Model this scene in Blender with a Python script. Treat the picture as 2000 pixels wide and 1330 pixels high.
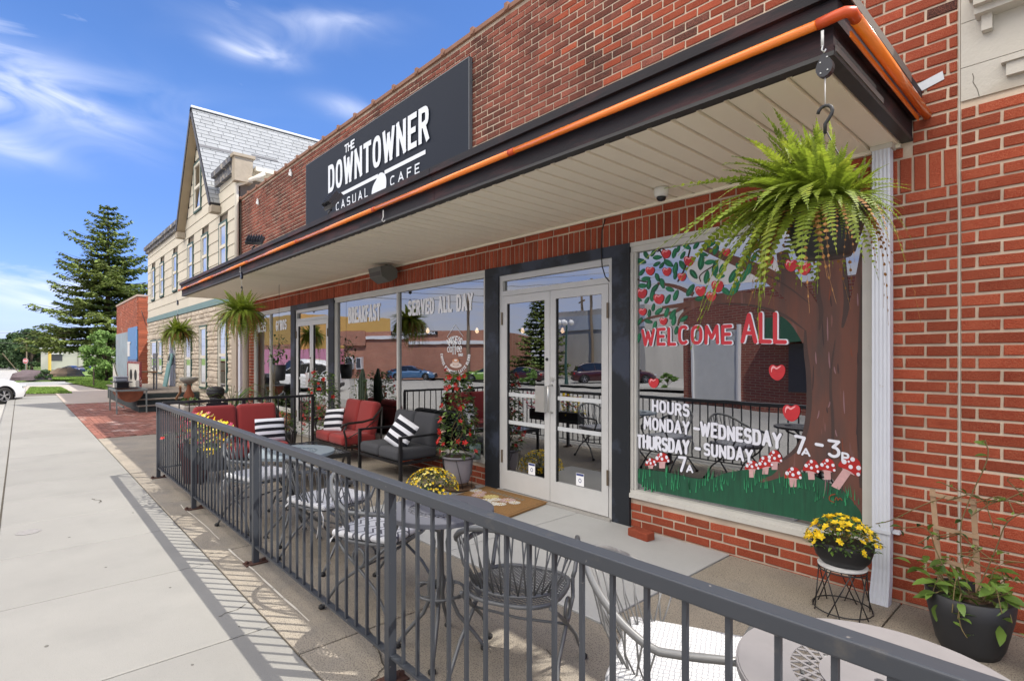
import bpy, math, random
from mathutils import Vector, Matrix, Euler
for o in list(bpy.data.objects): bpy.data.objects.remove(o, do_unlink=True)
SC = bpy.context.scene
COL = SC.collection
R = math.radians
# ---------------------------------------------------------------- camera
FPX = 1058.0; HOR = 696.0; EYE = 1.5
_a = math.atan(960.0/FPX)
FWD = (-math.cos(_a), math.sin(_a)); RGT = (math.sin(_a), math.cos(_a))
cam = bpy.data.cameras.new('camera'); camo = bpy.data.objects.new('camera', cam); COL.objects.link(camo)
camo.location = (0, 0, EYE)
camo.rotation_euler = (R(90), 0, math.atan2(-FWD[0], FWD[1]))
cam.sensor_width = 36.0; cam.lens = FPX/2000*36; cam.shift_y = (HOR-665)/2000
cam.clip_start = 0.05; cam.clip_end = 2000
SC.camera = camo
# ---------------------------------------------------------------- world
SUN = Vector((0.53, 0.443, 1.0)).normalized()
SUN_EL = math.asin(SUN.z); SUN_ROT = math.atan2(SUN.x, SUN.y)
W = bpy.data.worlds.new('World'); SC.world = W; W.use_nodes = True
nt = W.node_tree; nt.nodes.clear()
def N(t, ty, **k):
    n = t.nodes.new(ty)
    for a, b in k.items(): setattr(n, a, b)
    return n
def math_node(t, op, a, b=None, c=None, clamp=False):
    n = t.nodes.new('ShaderNodeMath'); n.operation = op; n.use_clamp = clamp
    for i, v in enumerate((a, b, c)):
        if v is None: continue
        if isinstance(v, (int, float)): n.inputs[i].default_value = v
        else: t.links.new(v, n.inputs[i])
    return n.outputs[0]
def mix_node(t, fac, a, b, blend='MIX'):
    n = t.nodes.new('ShaderNodeMix'); n.data_type = 'RGBA'; n.blend_type = blend
    for s, v in ((0, fac), (6, a), (7, b)):
        if isinstance(v, (int, float)): n.inputs[s].default_value = v
        elif isinstance(v, tuple): n.inputs[s].default_value = (*v[:3], 1)
        else: t.links.new(v, n.inputs[s])
    return n.outputs[2]
sky = N(nt, 'ShaderNodeTexSky'); sky.sky_type = 'NISHITA'; sky.sun_disc = False
sky.sun_elevation = SUN_EL; sky.sun_rotation = SUN_ROT; sky.air_density = 0.9; sky.dust_density = 0.15; sky.ozone_density = 3.0
SKY_STR = 0.15
tc = N(nt, 'ShaderNodeTexCoord'); sep = N(nt, 'ShaderNodeSeparateXYZ'); nt.links.new(tc.outputs['Generated'], sep.inputs[0])
dx, dy, dz = sep.outputs
fx_ = math_node(nt, 'ADD', math_node(nt, 'MULTIPLY', dx, FWD[0]), math_node(nt, 'MULTIPLY', dy, FWD[1])); lx_ = math_node(nt, 'ADD', math_node(nt, 'MULTIPLY', dx, FWD[1]), math_node(nt, 'MULTIPLY', dy, -FWD[0]))
az = math_node(nt, 'ARCTAN2', lx_, fx_); el = math_node(nt, 'ARCSINE', dz)
comb = N(nt, 'ShaderNodeCombineXYZ'); nt.links.new(math_node(nt, 'MULTIPLY', az, 1.6), comb.inputs[0]); nt.links.new(math_node(nt, 'MULTIPLY', el, 7.0), comb.inputs[1])
nz = N(nt, 'ShaderNodeTexNoise'); nz.inputs['Scale'].default_value = 2.2; nz.inputs['Detail'].default_value = 9; nz.inputs['Roughness'].default_value = .58; nz.inputs['Distortion'].default_value = .5
nt.links.new(comb.outputs[0], nz.inputs['Vector'])
def pix_dir(px, py):
    u = (px-1000)/FPX; v = (HOR-py)/FPX
    d = Vector((FWD[0]+RGT[0]*u, FWD[1]+RGT[1]*u, v)).normalized()
    return math.atan2(d.x*FWD[1]-d.y*FWD[0], d.x*FWD[0]+d.y*FWD[1]), math.asin(d.z)
# the street side of the sky is broken cloud, as the windows mirror it, with cover thickened to fill the shade
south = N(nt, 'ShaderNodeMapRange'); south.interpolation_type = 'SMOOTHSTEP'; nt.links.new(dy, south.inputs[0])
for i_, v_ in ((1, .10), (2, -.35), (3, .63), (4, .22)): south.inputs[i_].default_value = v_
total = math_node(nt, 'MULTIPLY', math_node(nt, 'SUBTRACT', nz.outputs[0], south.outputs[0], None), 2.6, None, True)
nz2 = N(nt, 'ShaderNodeTexNoise'); nz2.inputs['Scale'].default_value = 3.0; nz2.inputs['Detail'].default_value = 7; nz2.inputs['Roughness'].default_value = .48; nz2.inputs['Distortion'].default_value = 1.4
cb2 = N(nt, 'ShaderNodeVectorMath', operation='MULTIPLY'); nt.links.new(comb.outputs[0], cb2.inputs[0]); cb2.inputs[1].default_value = (1.3, .75, 1)
nt.links.new(cb2.outputs[0], nz2.inputs['Vector'])
nzf = math_node(nt, 'MULTIPLY', math_node(nt, 'SUBTRACT', nz2.outputs[0], .30), 2.4, None, True)
for px, py, sx, sy, tilt, amp in [(60,168,.085,.026,.12,.55),(165,205,.05,.022,-.3,.6),(500,103,.05,.013,0,.8),(640,40,.09,.012,.1,.35),(20,290,.05,.014,-.1,.5),(690,215,.05,.014,-.1,.5),
                                  (55,552,.030,.009,0,.7),(150,556,.028,.010,0,.75),(120,590,.045,.012,0,.55),(-200,560,.12,.02,0,.6),(60,620,.12,.02,0,.2),(-300,150,.25,.05,.1,.5),(560,60,.12,.02,.1,.25)]:
    a0, e0 = pix_dir(px, py)
    da = math_node(nt, 'SUBTRACT', az, a0); de = math_node(nt, 'SUBTRACT', math_node(nt, 'SUBTRACT', el, e0), math_node(nt, 'MULTIPLY', da, tilt))
    q = math_node(nt, 'ADD', math_node(nt, 'POWER', math_node(nt, 'DIVIDE', da, sx), 2), math_node(nt, 'POWER', math_node(nt, 'DIVIDE', de, sy), 2))
    g = math_node(nt, 'MULTIPLY', math_node(nt, 'EXPONENT', math_node(nt, 'MULTIPLY', q, -.8)), amp)
    total = math_node(nt, 'ADD', total, math_node(nt, 'MULTIPLY', g, nzf), None, True)
total = math_node(nt, 'MULTIPLY', total, math_node(nt, 'GREATER_THAN', dz, 0.0))
hz_ = N(nt, 'ShaderNodeMapRange'); nt.links.new(dz, hz_.inputs[0])
for i_, v_ in ((1, 0.0), (2, .38), (3, .74), (4, 1.0)): hz_.inputs[i_].default_value = v_
hc_ = N(nt, 'ShaderNodeCombineXYZ')
for i_, k_ in enumerate((.95, .86, .97)):
    nt.links.new(math_node(nt, 'ADD', math_node(nt, 'MULTIPLY', math_node(nt, 'SUBTRACT', 1.0, hz_.outputs[0]), k_-1.0), hz_.outputs[0]) if False else math_node(nt, 'POWER', hz_.outputs[0], 2.0-k_ if i_ != 1 else 1.75), hc_.inputs[i_])
skyc = mix_node(nt, 1.0, mix_node(nt, 1.0, sky.outputs[0], (.315, .41, .56), 'MULTIPLY'), hc_.outputs[0], 'MULTIPLY')
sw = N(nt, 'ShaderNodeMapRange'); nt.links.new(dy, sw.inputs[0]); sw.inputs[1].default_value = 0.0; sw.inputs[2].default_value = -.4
# unseen street-side cloud: dull near the horizon, brightened overhead to lift the shade
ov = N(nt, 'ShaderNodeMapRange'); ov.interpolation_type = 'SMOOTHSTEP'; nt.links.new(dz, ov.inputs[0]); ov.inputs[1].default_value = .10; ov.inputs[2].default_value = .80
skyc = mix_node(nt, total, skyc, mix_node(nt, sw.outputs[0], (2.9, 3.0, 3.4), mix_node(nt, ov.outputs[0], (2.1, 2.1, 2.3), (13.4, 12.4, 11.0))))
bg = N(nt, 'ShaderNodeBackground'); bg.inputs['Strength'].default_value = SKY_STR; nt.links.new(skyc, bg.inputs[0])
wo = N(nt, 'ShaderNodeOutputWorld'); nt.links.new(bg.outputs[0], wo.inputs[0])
sl = bpy.data.lights.new('sun', 'SUN'); sl.energy = 2.25; sl.angle = R(.53); sl.color = (1, .94, .85)
so = bpy.data.objects.new('sun', sl); COL.objects.link(so); so.location = (10, 10, 30)
so.rotation_euler = (-SUN).to_track_quat('-Z', 'Y').to_euler()
SC.view_settings.view_transform = 'Standard'; SC.view_settings.look = 'None'; SC.view_settings.gamma = 1
SC.view_settings.exposure = 1.5
try: SC.view_settings.use_curve_mapping = False
except Exception: pass
SC.render.engine = 'CYCLES'
SC.cycles.use_denoising = True
SC.cycles.max_bounces = 8; SC.cycles.transparent_max_bounces = 16; SC.cycles.glossy_bounces = 4
# ---------------------------------------------------------------- pixel -> place (measured from the photograph)
def onY(px, py, Y):
    u = (px-1000)/FPX; X = Y*(u*FWD[1]-RGT[1])/(RGT[0]-u*FWD[0]); d = FWD[0]*X+FWD[1]*Y
    return X, EYE+(HOR-py)*d/FPX
def onZ(px, py, Z=0.0):
    d = (EYE-Z)*FPX/(py-HOR); l = (px-1000)/FPX*d
    return FWD[0]*d+RGT[0]*l, FWD[1]*d+RGT[1]*l
def atD(px, d):
    l = (px-1000)/FPX*d
    return FWD[0]*d+RGT[0]*l, FWD[1]*d+RGT[1]*l
def depth(X, Y): return FWD[0]*X+FWD[1]*Y
def pixel(X, Y, Z):
    d = depth(X, Y)
    if d < .2: return None
    return 1000+FPX*(RGT[0]*X+RGT[1]*Y)/d, HOR-FPX*(Z-EYE)/d
def seen_size(X, Y, Z, s, m=60):
    p = pixel(X, Y, Z)
    if p is None or not (-m < p[0] < 2000+m and -m < p[1] < 1330+m): return 0
    return s/depth(X, Y)
# ---------------------------------------------------------------- materials
MATS = {}
def mat(name, col, rough=.6, metal=0, var=0., vscale=3., col2=None, c2scale=2., c2lo=.5, c2hi=.7, bump=0., bscale=40., objvar=0., spec=.5, emit=None, coat=0, stretch=None, sheen=0, trans=0, dotcol=None, dotscale=60, dotth=.15, objco=False):
    if name in MATS: return MATS[name]
    m = bpy.data.materials.new(name); m.use_nodes = True; t = m.node_tree; t.nodes.clear()
    out = N(t, 'ShaderNodeOutputMaterial'); b = N(t, 'ShaderNodeBsdfPrincipled'); t.links.new(b.outputs[0], out.inputs[0])
    b.inputs['Roughness'].default_value = rough; b.inputs['Metallic'].default_value = metal
    b.inputs['Specular IOR Level'].default_value = spec
    if coat: b.inputs['Coat Weight'].default_value = coat; b.inputs['Coat Roughness'].default_value = .05
    if sheen: b.inputs['Sheen Weight'].default_value = sheen
    if objco: vec = N(t, 'ShaderNodeTexCoord').outputs['Object']
    else: vec = N(t, 'ShaderNodeNewGeometry').outputs['Position']
    if stretch:
        mp = N(t, 'ShaderNodeMapping'); mp.inputs['Scale'].default_value = stretch; t.links.new(vec, mp.inputs[0]); vec = mp.outputs[0]
    def noise(s, d=5, r=.6):
        n = N(t, 'ShaderNodeTexNoise'); n.inputs['Scale'].default_value = s; n.inputs['Detail'].default_value = d; n.inputs['Roughness'].default_value = r
        t.links.new(vec, n.inputs['Vector']); return n.outputs[0]
    c = None
    if col2 is not None:
        mr = N(t, 'ShaderNodeMapRange'); t.links.new(noise(c2scale, 6), mr.inputs[0]); mr.inputs[1].default_value = c2lo; mr.inputs[2].default_value = c2hi
        c = mix_node(t, mr.outputs[0], col, col2)
    if dotcol is not None:
        mr = N(t, 'ShaderNodeMapRange'); t.links.new(noise(dotscale, 2), mr.inputs[0]); mr.inputs[1].default_value = .5+dotth; mr.inputs[2].default_value = .53+dotth
        c = mix_node(t, mr.outputs[0], c if c is not None else col, dotcol)
    if var or objvar:
        v = None
        if var:
            v = math_node(t, 'MULTIPLY_ADD', math_node(t, 'SUBTRACT', noise(vscale), .5), var*2.6, 1.0)
        if objvar:
            oi = N(t, 'ShaderNodeObjectInfo').outputs['Random']; ri = N(t, 'ShaderNodeNewGeometry').outputs['Random Per Island']
            f = math_node(t, 'FRACT', math_node(t, 'ADD', oi, ri))
            w = math_node(t, 'MULTIPLY_ADD', math_node(t, 'SUBTRACT', f, .5), objvar*2, 1.0)
            v = w if v is None else math_node(t, 'MULTIPLY', v, w)
        hs = N(t, 'ShaderNodeHueSaturation'); t.links.new(v, hs.inputs['Value'])
        if c is None: hs.inputs['Color'].default_value = (*col, 1)
        else: t.links.new(c, hs.inputs['Color'])
        c = hs.outputs[0]
    if c is None: b.inputs['Base Color'].default_value = (*col, 1)
    else: t.links.new(c, b.inputs['Base Color'])
    if bump:
        bn = N(t, 'ShaderNodeBump'); bn.inputs['Strength'].default_value = bump; bn.inputs['Distance'].default_value = .01
        t.links.new(noise(bscale, 4), bn.inputs['Height']); t.links.new(bn.outputs[0], b.inputs['Normal'])
    if emit: b.inputs['Emission Color'].default_value = (*emit[0], 1); b.inputs['Emission Strength'].default_value = emit[1]
    if trans:
        tr = N(t, 'ShaderNodeBsdfTranslucent'); tr.inputs[0].default_value = (*[min(1, x*1.6) for x in col], 1)
        if c is not None: t.links.new(c, tr.inputs[0])
        ms = N(t, 'ShaderNodeMixShader'); ms.inputs[0].default_value = trans
        t.links.new(b.outputs[0], ms.inputs[1]); t.links.new(tr.outputs[0], ms.inputs[2]); t.links.new(ms.outputs[0], out.inputs[0])
    MATS[name] = m; return m
def s2l(r, g, b):
    f = lambda x: (x/255/12.92) if x/255 <= .04045 else ((x/255+.055)/1.055)**2.4
    return (f(r), f(g), f(b))
def glass_mat(name, refl=.6, tint=(.25, .27, .3)):
    m = bpy.data.materials.new(name); m.use_nodes = True; t = m.node_tree; t.nodes.clear()
    out = N(t, 'ShaderNodeOutputMaterial'); g = N(t, 'ShaderNodeBsdfGlossy'); g.inputs['Roughness'].default_value = 0.0; g.inputs[0].default_value = (.92, .93, .95, 1)
    tr = N(t, 'ShaderNodeBsdfTransparent'); tr.inputs[0].default_value = (*tint, 1)
    bn = N(t, 'ShaderNodeBump'); bn.inputs['Strength'].default_value = .018; bn.inputs['Distance'].default_value = .05
    no = N(t, 'ShaderNodeTexNoise'); no.inputs['Scale'].default_value = 1.6; t.links.new(N(t, 'ShaderNodeNewGeometry').outputs['Position'], no.inputs['Vector'])
    t.links.new(no.outputs[0], bn.inputs['Height']); t.links.new(bn.outputs[0], g.inputs['Normal'])
    lw = N(t, 'ShaderNodeFresnel'); lw.inputs[0].default_value = 1.5
    f = math_node(t, 'ADD', math_node(t, 'MULTIPLY', lw.outputs[0], 1-refl), refl, None, True)
    ms = N(t, 'ShaderNodeMixShader'); t.links.new(f, ms.inputs[0]); t.links.new(tr.outputs[0], ms.inputs[1]); t.links.new(g.outputs[0], ms.inputs[2])
    t.links.new(ms.outputs[0], out.inputs[0]); MATS[name] = m; return m
# ---------------------------------------------------------------- mesh building
class MB:
    def __init__(s): s.v = []; s.f = []; s.smooth = False
    def add(s, vs, fs):
        n = len(s.v); s.v += [tuple(v) for v in vs]; s.f += [tuple(i+n for i in f) for f in fs]; return s
    def box(s, x0, x1, y0, y1, z0, z1):
        v = [(x, y, z) for z in (z0, z1) for y in (y0, y1) for x in (x0, x1)]
        return s.add(v, [(0,2,3,1),(4,5,7,6),(0,1,5,4),(2,6,7,3),(0,4,6,2),(1,3,7,5)])
    def cbox(s, c, d, rot=None):
        m = Matrix.Identity(3) if rot is None else (Euler(rot).to_matrix() if not isinstance(rot, Matrix) else rot)
        vs = [Vector(c)+m@Vector((x*d[0]/2, y*d[1]/2, z*d[2]/2)) for z in (-1,1) for y in (-1,1) for x in (-1,1)]
        return s.add(vs, [(0,2,3,1),(4,5,7,6),(0,1,5,4),(2,6,7,3),(0,4,6,2),(1,3,7,5)])
    def rbox(s, c, d, r=.02, rot=None, seg=3):
        # rounded box: superellipsoid-like cushion edges
        m = Matrix.Identity(3) if rot is None else Euler(rot).to_matrix()
        hx, hy, hz = d[0]/2, d[1]/2, d[2]/2; vs = []; fs = []
        prof = [(-hz, -r)]+[(-hz+r-r*math.cos(a*math.pi/2/seg), -r+r*math.sin(a*math.pi/2/seg)) for a in range(1, seg+1)]+[(hz-r+r*math.sin(a*math.pi/2/seg), -r+r*math.cos(a*math.pi/2/seg)) for a in range(0, seg+1)]
        ring = []
        for k, (sx, sy) in enumerate(((1,1),(-1,1),(-1,-1),(1,-1))):
            for a in range(seg+1):
                t = (k+a/seg)*math.pi/2; ring.append((sx, sy, math.cos(t), math.sin(t)))
        nr = len(ring)
        for z, off in prof:
            for sx, sy, ct, sn in ring:
                rr = max(r+off, 0)
                vs.append(Vector(c)+m@Vector((sx*(hx-r)+ct*rr, sy*(hy-r)+sn*rr, z)))
        for i in range(len(prof)-1):
            for j in range(nr): fs.append((i*nr+j, i*nr+(j+1)%nr, (i+1)*nr+(j+1)%nr, (i+1)*nr+j))
        fs.append(tuple(range(nr-1, -1, -1))); fs.append(tuple((len(prof)-1)*nr+j for j in range(nr)))
        return s.add(vs, fs)
    def tube(s, pts, r, n=6, cap=True):
        pts = [Vector(p) for p in pts]; rs = r if isinstance(r, (list, tuple)) else [r]*len(pts)
        vs = []; fs = []; up = None
        for i, p in enumerate(pts):
            t = (pts[min(i+1, len(pts)-1)]-pts[max(i-1, 0)])
            t = t.normalized() if t.length > 1e-9 else Vector((0,0,1))
            if up is None:
                up = Vector((0,0,1)) if abs(t.z) < .9 else Vector((1,0,0))
            a = up-t*up.dot(t)
            if a.length < 1e-6: a = t.orthogonal()
            a.normalize(); b = t.cross(a); up = a
            for k in range(n):
                th = 2*math.pi*k/n; vs.append(p+(a*math.cos(th)+b*math.sin(th))*rs[i])
        for i in range(len(pts)-1):
            for k in range(n): fs.append((i*n+k, i*n+(k+1)%n, (i+1)*n+(k+1)%n, (i+1)*n+k))
        if cap: fs.append(tuple(range(n-1, -1, -1))); fs.append(tuple((len(pts)-1)*n+k for k in range(n)))
        return s.add(vs, fs)
    def bar(s, a, b, w, h):
        a, b = Vector(a), Vector(b); t = (b-a).normalized(); up = Vector((0,0,1)) if abs(t.z) < .99 else Vector((0,1,0))
        x = t.cross(up).normalized(); y = x.cross(t)
        vs = [p+x*sx*w/2+y*sy*h/2 for p in (a, b) for sx, sy in ((-1,-1),(1,-1),(1,1),(-1,1))]
        return s.add(vs, [(3,2,1,0),(4,5,6,7),(0,1,5,4),(1,2,6,5),(2,3,7,6),(3,0,4,7)])
    def lathe(s, c, prof, n=24, sx=1, sy=1, caps=True):
        vs = []; fs = []
        for r, z in prof:
            for k in range(n):
                th = 2*math.pi*k/n; vs.append((c[0]+r*sx*math.cos(th), c[1]+r*sy*math.sin(th), c[2]+z))
        for i in range(len(prof)-1):
            for k in range(n): fs.append((i*n+k, i*n+(k+1)%n, (i+1)*n+(k+1)%n, (i+1)*n+k))
        if caps:
            if prof[0][0] > 1e-4: fs.append(tuple(range(n-1, -1, -1)))
            if prof[-1][0] > 1e-4: fs.append(tuple((len(prof)-1)*n+k for k in range(n)))
        return s.add(vs, fs)
    def prism(s, pts, y0, y1):
        # polygon in XZ extruded along Y
        n = len(pts); vs = [(p[0], y0, p[1]) for p in pts]+[(p[0], y1, p[1]) for p in pts]
        fs = [tuple(range(n)), tuple(range(2*n-1, n-1, -1))]+[((i+1) % n, i, i+n, (i+1) % n+n) for i in range(n)]
        return s.add(vs, fs)
    def quad(s, a, b, c, d): return s.add([a, b, c, d], [(0,1,2,3)])
    def mesh(s, name, m=None, smooth=False):
        me = bpy.data.meshes.new(name); me.from_pydata(s.v, [], s.f)
        if m: me.materials.append(m)
        if smooth: me.polygons.foreach_set('use_smooth', [True]*len(me.polygons))
        me.update(); return me
def wloc(o):
    v = Vector((0,0,0))
    while o is not None: v += o.location; o = o.parent
    return v
def obj(name, mb, m, parent=None, smooth=False, world=True, kind=None, label=None):
    if world and parent is not None:
        w = wloc(parent)
        if w.length > 0: mb.v = [(v[0]-w.x, v[1]-w.y, v[2]-w.z) for v in mb.v]
    o = bpy.data.objects.new(name, mb.mesh(name, m, smooth)); COL.objects.link(o)
    if parent is not None: o.parent = parent
    if kind: o['kind'] = kind
    if label: o['label'] = label
    return o
def inst(name, me, parent, loc, rot=None, scale=None, label=None):
    o = bpy.data.objects.new(name, me); COL.objects.link(o)
    if parent is not None: o.parent = parent
    o.location = loc
    if rot is not None: o.rotation_euler = rot
    if scale is not None: o.scale = scale if isinstance(scale, (tuple, Vector)) else (scale,)*3
    if label: o['label'] = label
    return o
def thing(name, label, cat, loc=(0,0,0), rz=0, group=None):
    o = bpy.data.objects.new(name, None); COL.objects.link(o); o.location = loc; o.rotation_euler = (0,0,rz); o.empty_display_size = .1
    o['label'] = label; o['category'] = cat
    if group: o['group'] = group
    return o
def tag(o, label, cat, group=None):
    o['label'] = label; o['category'] = cat
    if group: o['group'] = group
    return o
def struct(name, mb, m, parent=None, smooth=False):
    o = obj(name, mb, m, parent, smooth)
    if parent is None: o['kind'] = 'structure'
    return o
def copy_tree(o, parent=None):
    c = o.copy(); COL.objects.link(c); c.parent = parent
    for ch in [x for x in CHILD.get(o.name, [])]: copy_tree(ch, c)
    return c
CHILD = {}
def index_children():
    CHILD.clear()
    for x in bpy.data.objects:
        if x.parent: CHILD.setdefault(x.parent.name, []).append(x)
def dup(o, loc, rz, label, group=None):
    index_children(); c = copy_tree(o); c.location = loc; c.rotation_euler = (0,0,rz); c['label'] = label
    if group: c['group'] = group
    return c
# ---------------------------------------------------------------- stroke lettering
def arc(cx, cy, rx, ry, a0, a1, n=10, p=1.0):
    o = []
    for i in range(n+1):
        a = R(a0+(a1-a0)*i/n); c, s_ = math.cos(a), math.sin(a)
        o.append((cx+rx*math.copysign(abs(c)**p, c), cy+ry*math.copysign(abs(s_)**p, s_)))
    return o
_P = .75
GL = {
'A': (.8, [[(0,0),(.4,1),(.8,0)],[(.14,.32),(.66,.32)]]),
'B': (.7, [[(.3,0),(0,0),(0,1),(.3,1)]+arc(.32,.76,.33,.24,90,-90,8,_P)+[(0,.52)],[(.3,.52)]+arc(.34,.26,.36,.26,90,-90,8,_P)+[(.2,0)]]),
'C': (.7, [arc(.35,.5,.35,.5,55,305,16,_P)]),
'D': (.72, [[(.0,0),(0,1),(.3,1)]+arc(.3,.5,.42,.5,90,-90,14,_P)+[(.0,0)]]),
'E': (.6, [[(.6,1),(0,1),(0,0),(.6,0)],[(0,.52),(.5,.52)]]),
'F': (.58, [[(.58,1),(0,1),(0,0)],[(0,.52),(.48,.52)]]),
'G': (.74, [arc(.37,.5,.37,.5,50,350,18,_P)+[(.74,.45),(.42,.45)]]),
'H': (.7, [[(0,0),(0,1)],[(.7,0),(.7,1)],[(0,.52),(.7,.52)]]),
'I': (.0, [[(0,0),(0,1)]]),
'K': (.7, [[(0,0),(0,1)],[(.68,1),(.02,.42)],[(.2,.58),(.7,0)]]),
'L': (.55, [[(0,1),(0,0),(.55,0)]]),
'M': (.95, [[(0,0),(.05,1),(.475,.3),(.9,1),(.95,0)]]),
'N': (.74, [[(0,0),(0,1),(.74,0),(.74,1)]]),
'O': (.74, [arc(.37,.5,.37,.5,90,450,24,_P)]),
'P': (.66, [[(0,0),(0,1),(.3,1)]+arc(.34,.73,.32,.27,90,-90,8,_P)+[(0,.46)]]),
'R': (.7, [[(0,0),(0,1),(.3,1)]+arc(.34,.75,.34,.25,90,-90,8,_P)+[(0,.5)],[(.36,.5),(.7,0)]]),
'S': (.66, [arc(.33,.755,.32,.245,35,260,12,_P)+arc(.33,.26,.33,.26,85,-145,12,_P)]),
'T': (.7, [[(0,1),(.7,1)],[(.35,1),(.35,0)]]),
'U': (.7, [[(0,1),(0,.35)]+arc(.35,.35,.35,.35,180,360,12,_P)+[(.7,1)]]),
'V': (.76, [[(0,1),(.38,0),(.76,1)]]),
'W': (1.1, [[(0,1),(.27,0),(.55,.85),(.83,0),(1.1,1)]]),
'X': (.7, [[(0,0),(.7,1)],[(0,1),(.7,0)]]),
'Y': (.74, [[(0,1),(.37,.48),(.74,1)],[(.37,.48),(.37,0)]]),
'0': (.6, [arc(.3,.5,.3,.5,90,450,20,_P)]),
'3': (.6, [[(0,1),(.58,1),(.25,.6)]+arc(.27,.3,.32,.3,80,-140,12)]),
'7': (.6, [[(0,1),(.6,1),(.2,0)]]),
'-': (.35, [[(0,.5),(.35,.5)]]), "'": (.05, [[(.05,1),(.0,.75)]]), '.': (0, [[(0,0),(0,.04)]]), '&': (.7, [[(.7,0),(.15,.75)]+arc(.33,.8,.2,.2,200,-20,8)+[(.08,.3)]+arc(.3,.22,.26,.22,160,340,8)+[(.68,.45)]]),
'o': (.5, [arc(.25,.3,.25,.3,90,450,14)]), 'c': (.45, [arc(.25,.3,.25,.3,50,310,10)]), 'f': (.4, [arc(.3,.85,.16,.15,20,180,6)+[(.14,-.3)],[(0,.55),(.35,.55)]]),
'e': (.5, [[(.02,.32),(.48,.32)]+arc(.25,.3,.25,.3,0,310,12)]), ' ': (.35, []),
}
def ribbon(mb, pts, w, mapf, cap='square', closed=None):
    pts = [Vector(p) for p in pts]
    q = [pts[0]]
    for p in pts[1:]:
        if (p-q[-1]).length > 1e-5: q.append(p)
    pts = q
    if closed is None: closed = len(pts) > 3 and (pts[0]-pts[-1]).length < 1e-4
    if closed: pts = pts[:-1]
    n = len(pts)
    if n < 2: return
    if not closed:
        for i in range(1, n-1):
            if (pts[i]-pts[i-1]).normalized().dot((pts[i+1]-pts[i]).normalized()) < .15:
                ribbon(mb, pts[:i+1], w, mapf, cap, False); mf2 = (lambda p: tuple(Vector(mapf(p))+Vector((0,-.00025,0))))
                ribbon(mb, pts[i:], w, mf2, cap, False); return
    L = []; Rr = []
    for i in range(n):
        if closed: a, b = pts[(i-1) % n], pts[(i+1) % n]
        else: a, b = pts[max(i-1, 0)], pts[min(i+1, n-1)]
        d0 = (pts[i]-a).normalized() if (pts[i]-a).length > 1e-9 else (b-pts[i]).normalized()
        d1 = (b-pts[i]).normalized() if (b-pts[i]).length > 1e-9 else d0
        t = (d0+d1)
        t = t.normalized() if t.length > 1e-3 else d0
        nrm = Vector((-t.y, t.x)); c = max(.42, abs(nrm.dot(Vector((-d0.y, d0.x)))))
        p = pts[i]
        if not closed and cap == 'square' and i in (0, n-1): p = p+(-d1 if i == 0 else d0)*w*.5
        L.append(p+nrm*w/2/c); Rr.append(p-nrm*w/2/c)
    m = n if closed else n-1
    for i in range(m):
        j = (i+1) % n; mb.quad(mapf(L[i]), mapf(Rr[i]), mapf(Rr[j]), mapf(L[j]))
    if not closed and cap == 'round':
        for p, d in ((pts[0], (pts[0]-pts[1]).normalized()), (pts[-1], (pts[-1]-pts[-2]).normalized())):
            a0 = math.atan2(d.y, d.x)-math.pi/2
            fan = [mapf(p+Vector((math.cos(a0+math.pi*k/6), math.sin(a0+math.pi*k/6)))*w/2) for k in range(7)]
            mb.add(fan, [tuple(range(7))])
def text_lines(s, x0, z0, x1, z1, h, track=.22, wob=0, rnd=None):
    """polylines of s laid from (x0,z0) to (x1,z1), caps h high; width is fitted"""
    adv = 0; items = []
    for ch in s:
        w, pl = GL[ch]; items.append((adv, pl)); adv += w+track
    adv -= track; out = []; sx = (x1-x0)/adv; sl_ = (z1-z0)/adv
    for a, pl in items:
        dz = rnd.uniform(-wob, wob)*h if rnd else 0; sc = 1+(rnd.uniform(-wob, wob) if rnd else 0)
        for l in pl: out.append([(x0+(a+p[0])*sx, z0+(a+p[0])*sl_+p[1]*h*sc+dz) for p in l])
    return out
def write(mb, s, x0, z0, x1, z1, h, w, Y, cap='square', track=.22, wob=0, seed=1, dirn=1, stag=.00007):
    rnd = random.Random(seed) if wob else None
    for k, l in enumerate(text_lines(s, x0, z0, x1, z1, h, track, wob, rnd)):
        yy = Y-stag*k*dirn
        ribbon(mb, l, w, lambda p, yy=yy: (p[0], yy, p[1]), cap)
# ================================================================ SETTING
rnd = random.Random(7)
C_CONC = s2l(196,194,188)
M_walk = mat('walk', (.222,.217,.200), .85, var=.13, vscale=.9, col2=(.20,.196,.182), c2scale=1.7, c2lo=.5, c2hi=.75, bump=.25, bscale=140, dotcol=(.16,.155,.14), dotscale=230, dotth=.14, objvar=.045)
M_patio = mat('patio', (.285,.25,.20), .9, var=.22, vscale=1.6, col2=(.225,.205,.175), c2scale=2.6, c2lo=.45, c2hi=.7, bump=.4, bscale=160, dotcol=(.12,.105,.085), dotscale=150, dotth=.06, objvar=.08)
M_lslab = mat('light_slab', (.38,.385,.38), .85, var=.12, vscale=2.0, bump=.25, bscale=150, dotcol=(.3,.3,.29), dotscale=200, dotth=.13, objvar=.04)
M_joint = mat('joint', (.10,.09,.07), .95, var=.2, vscale=20)
M_asph = mat('asphalt', (.33,.32,.295), .9, var=.12, vscale=.8, bump=.3, bscale=60, dotcol=(.12,.12,.12), dotscale=90, dotth=.1)
M_grass = mat('grass', (.12,.19,.035), .95, var=.3, vscale=1.5, col2=(.17,.24,.06), c2scale=.7, bump=.5, bscale=40)
M_gravel = mat('gravel', (.34,.32,.29), .95, var=.2, vscale=3)
def gz(x):
    return 0.0 if x > -45 else (-(-45-x)*.022 if x > -115 else -1.54)
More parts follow.
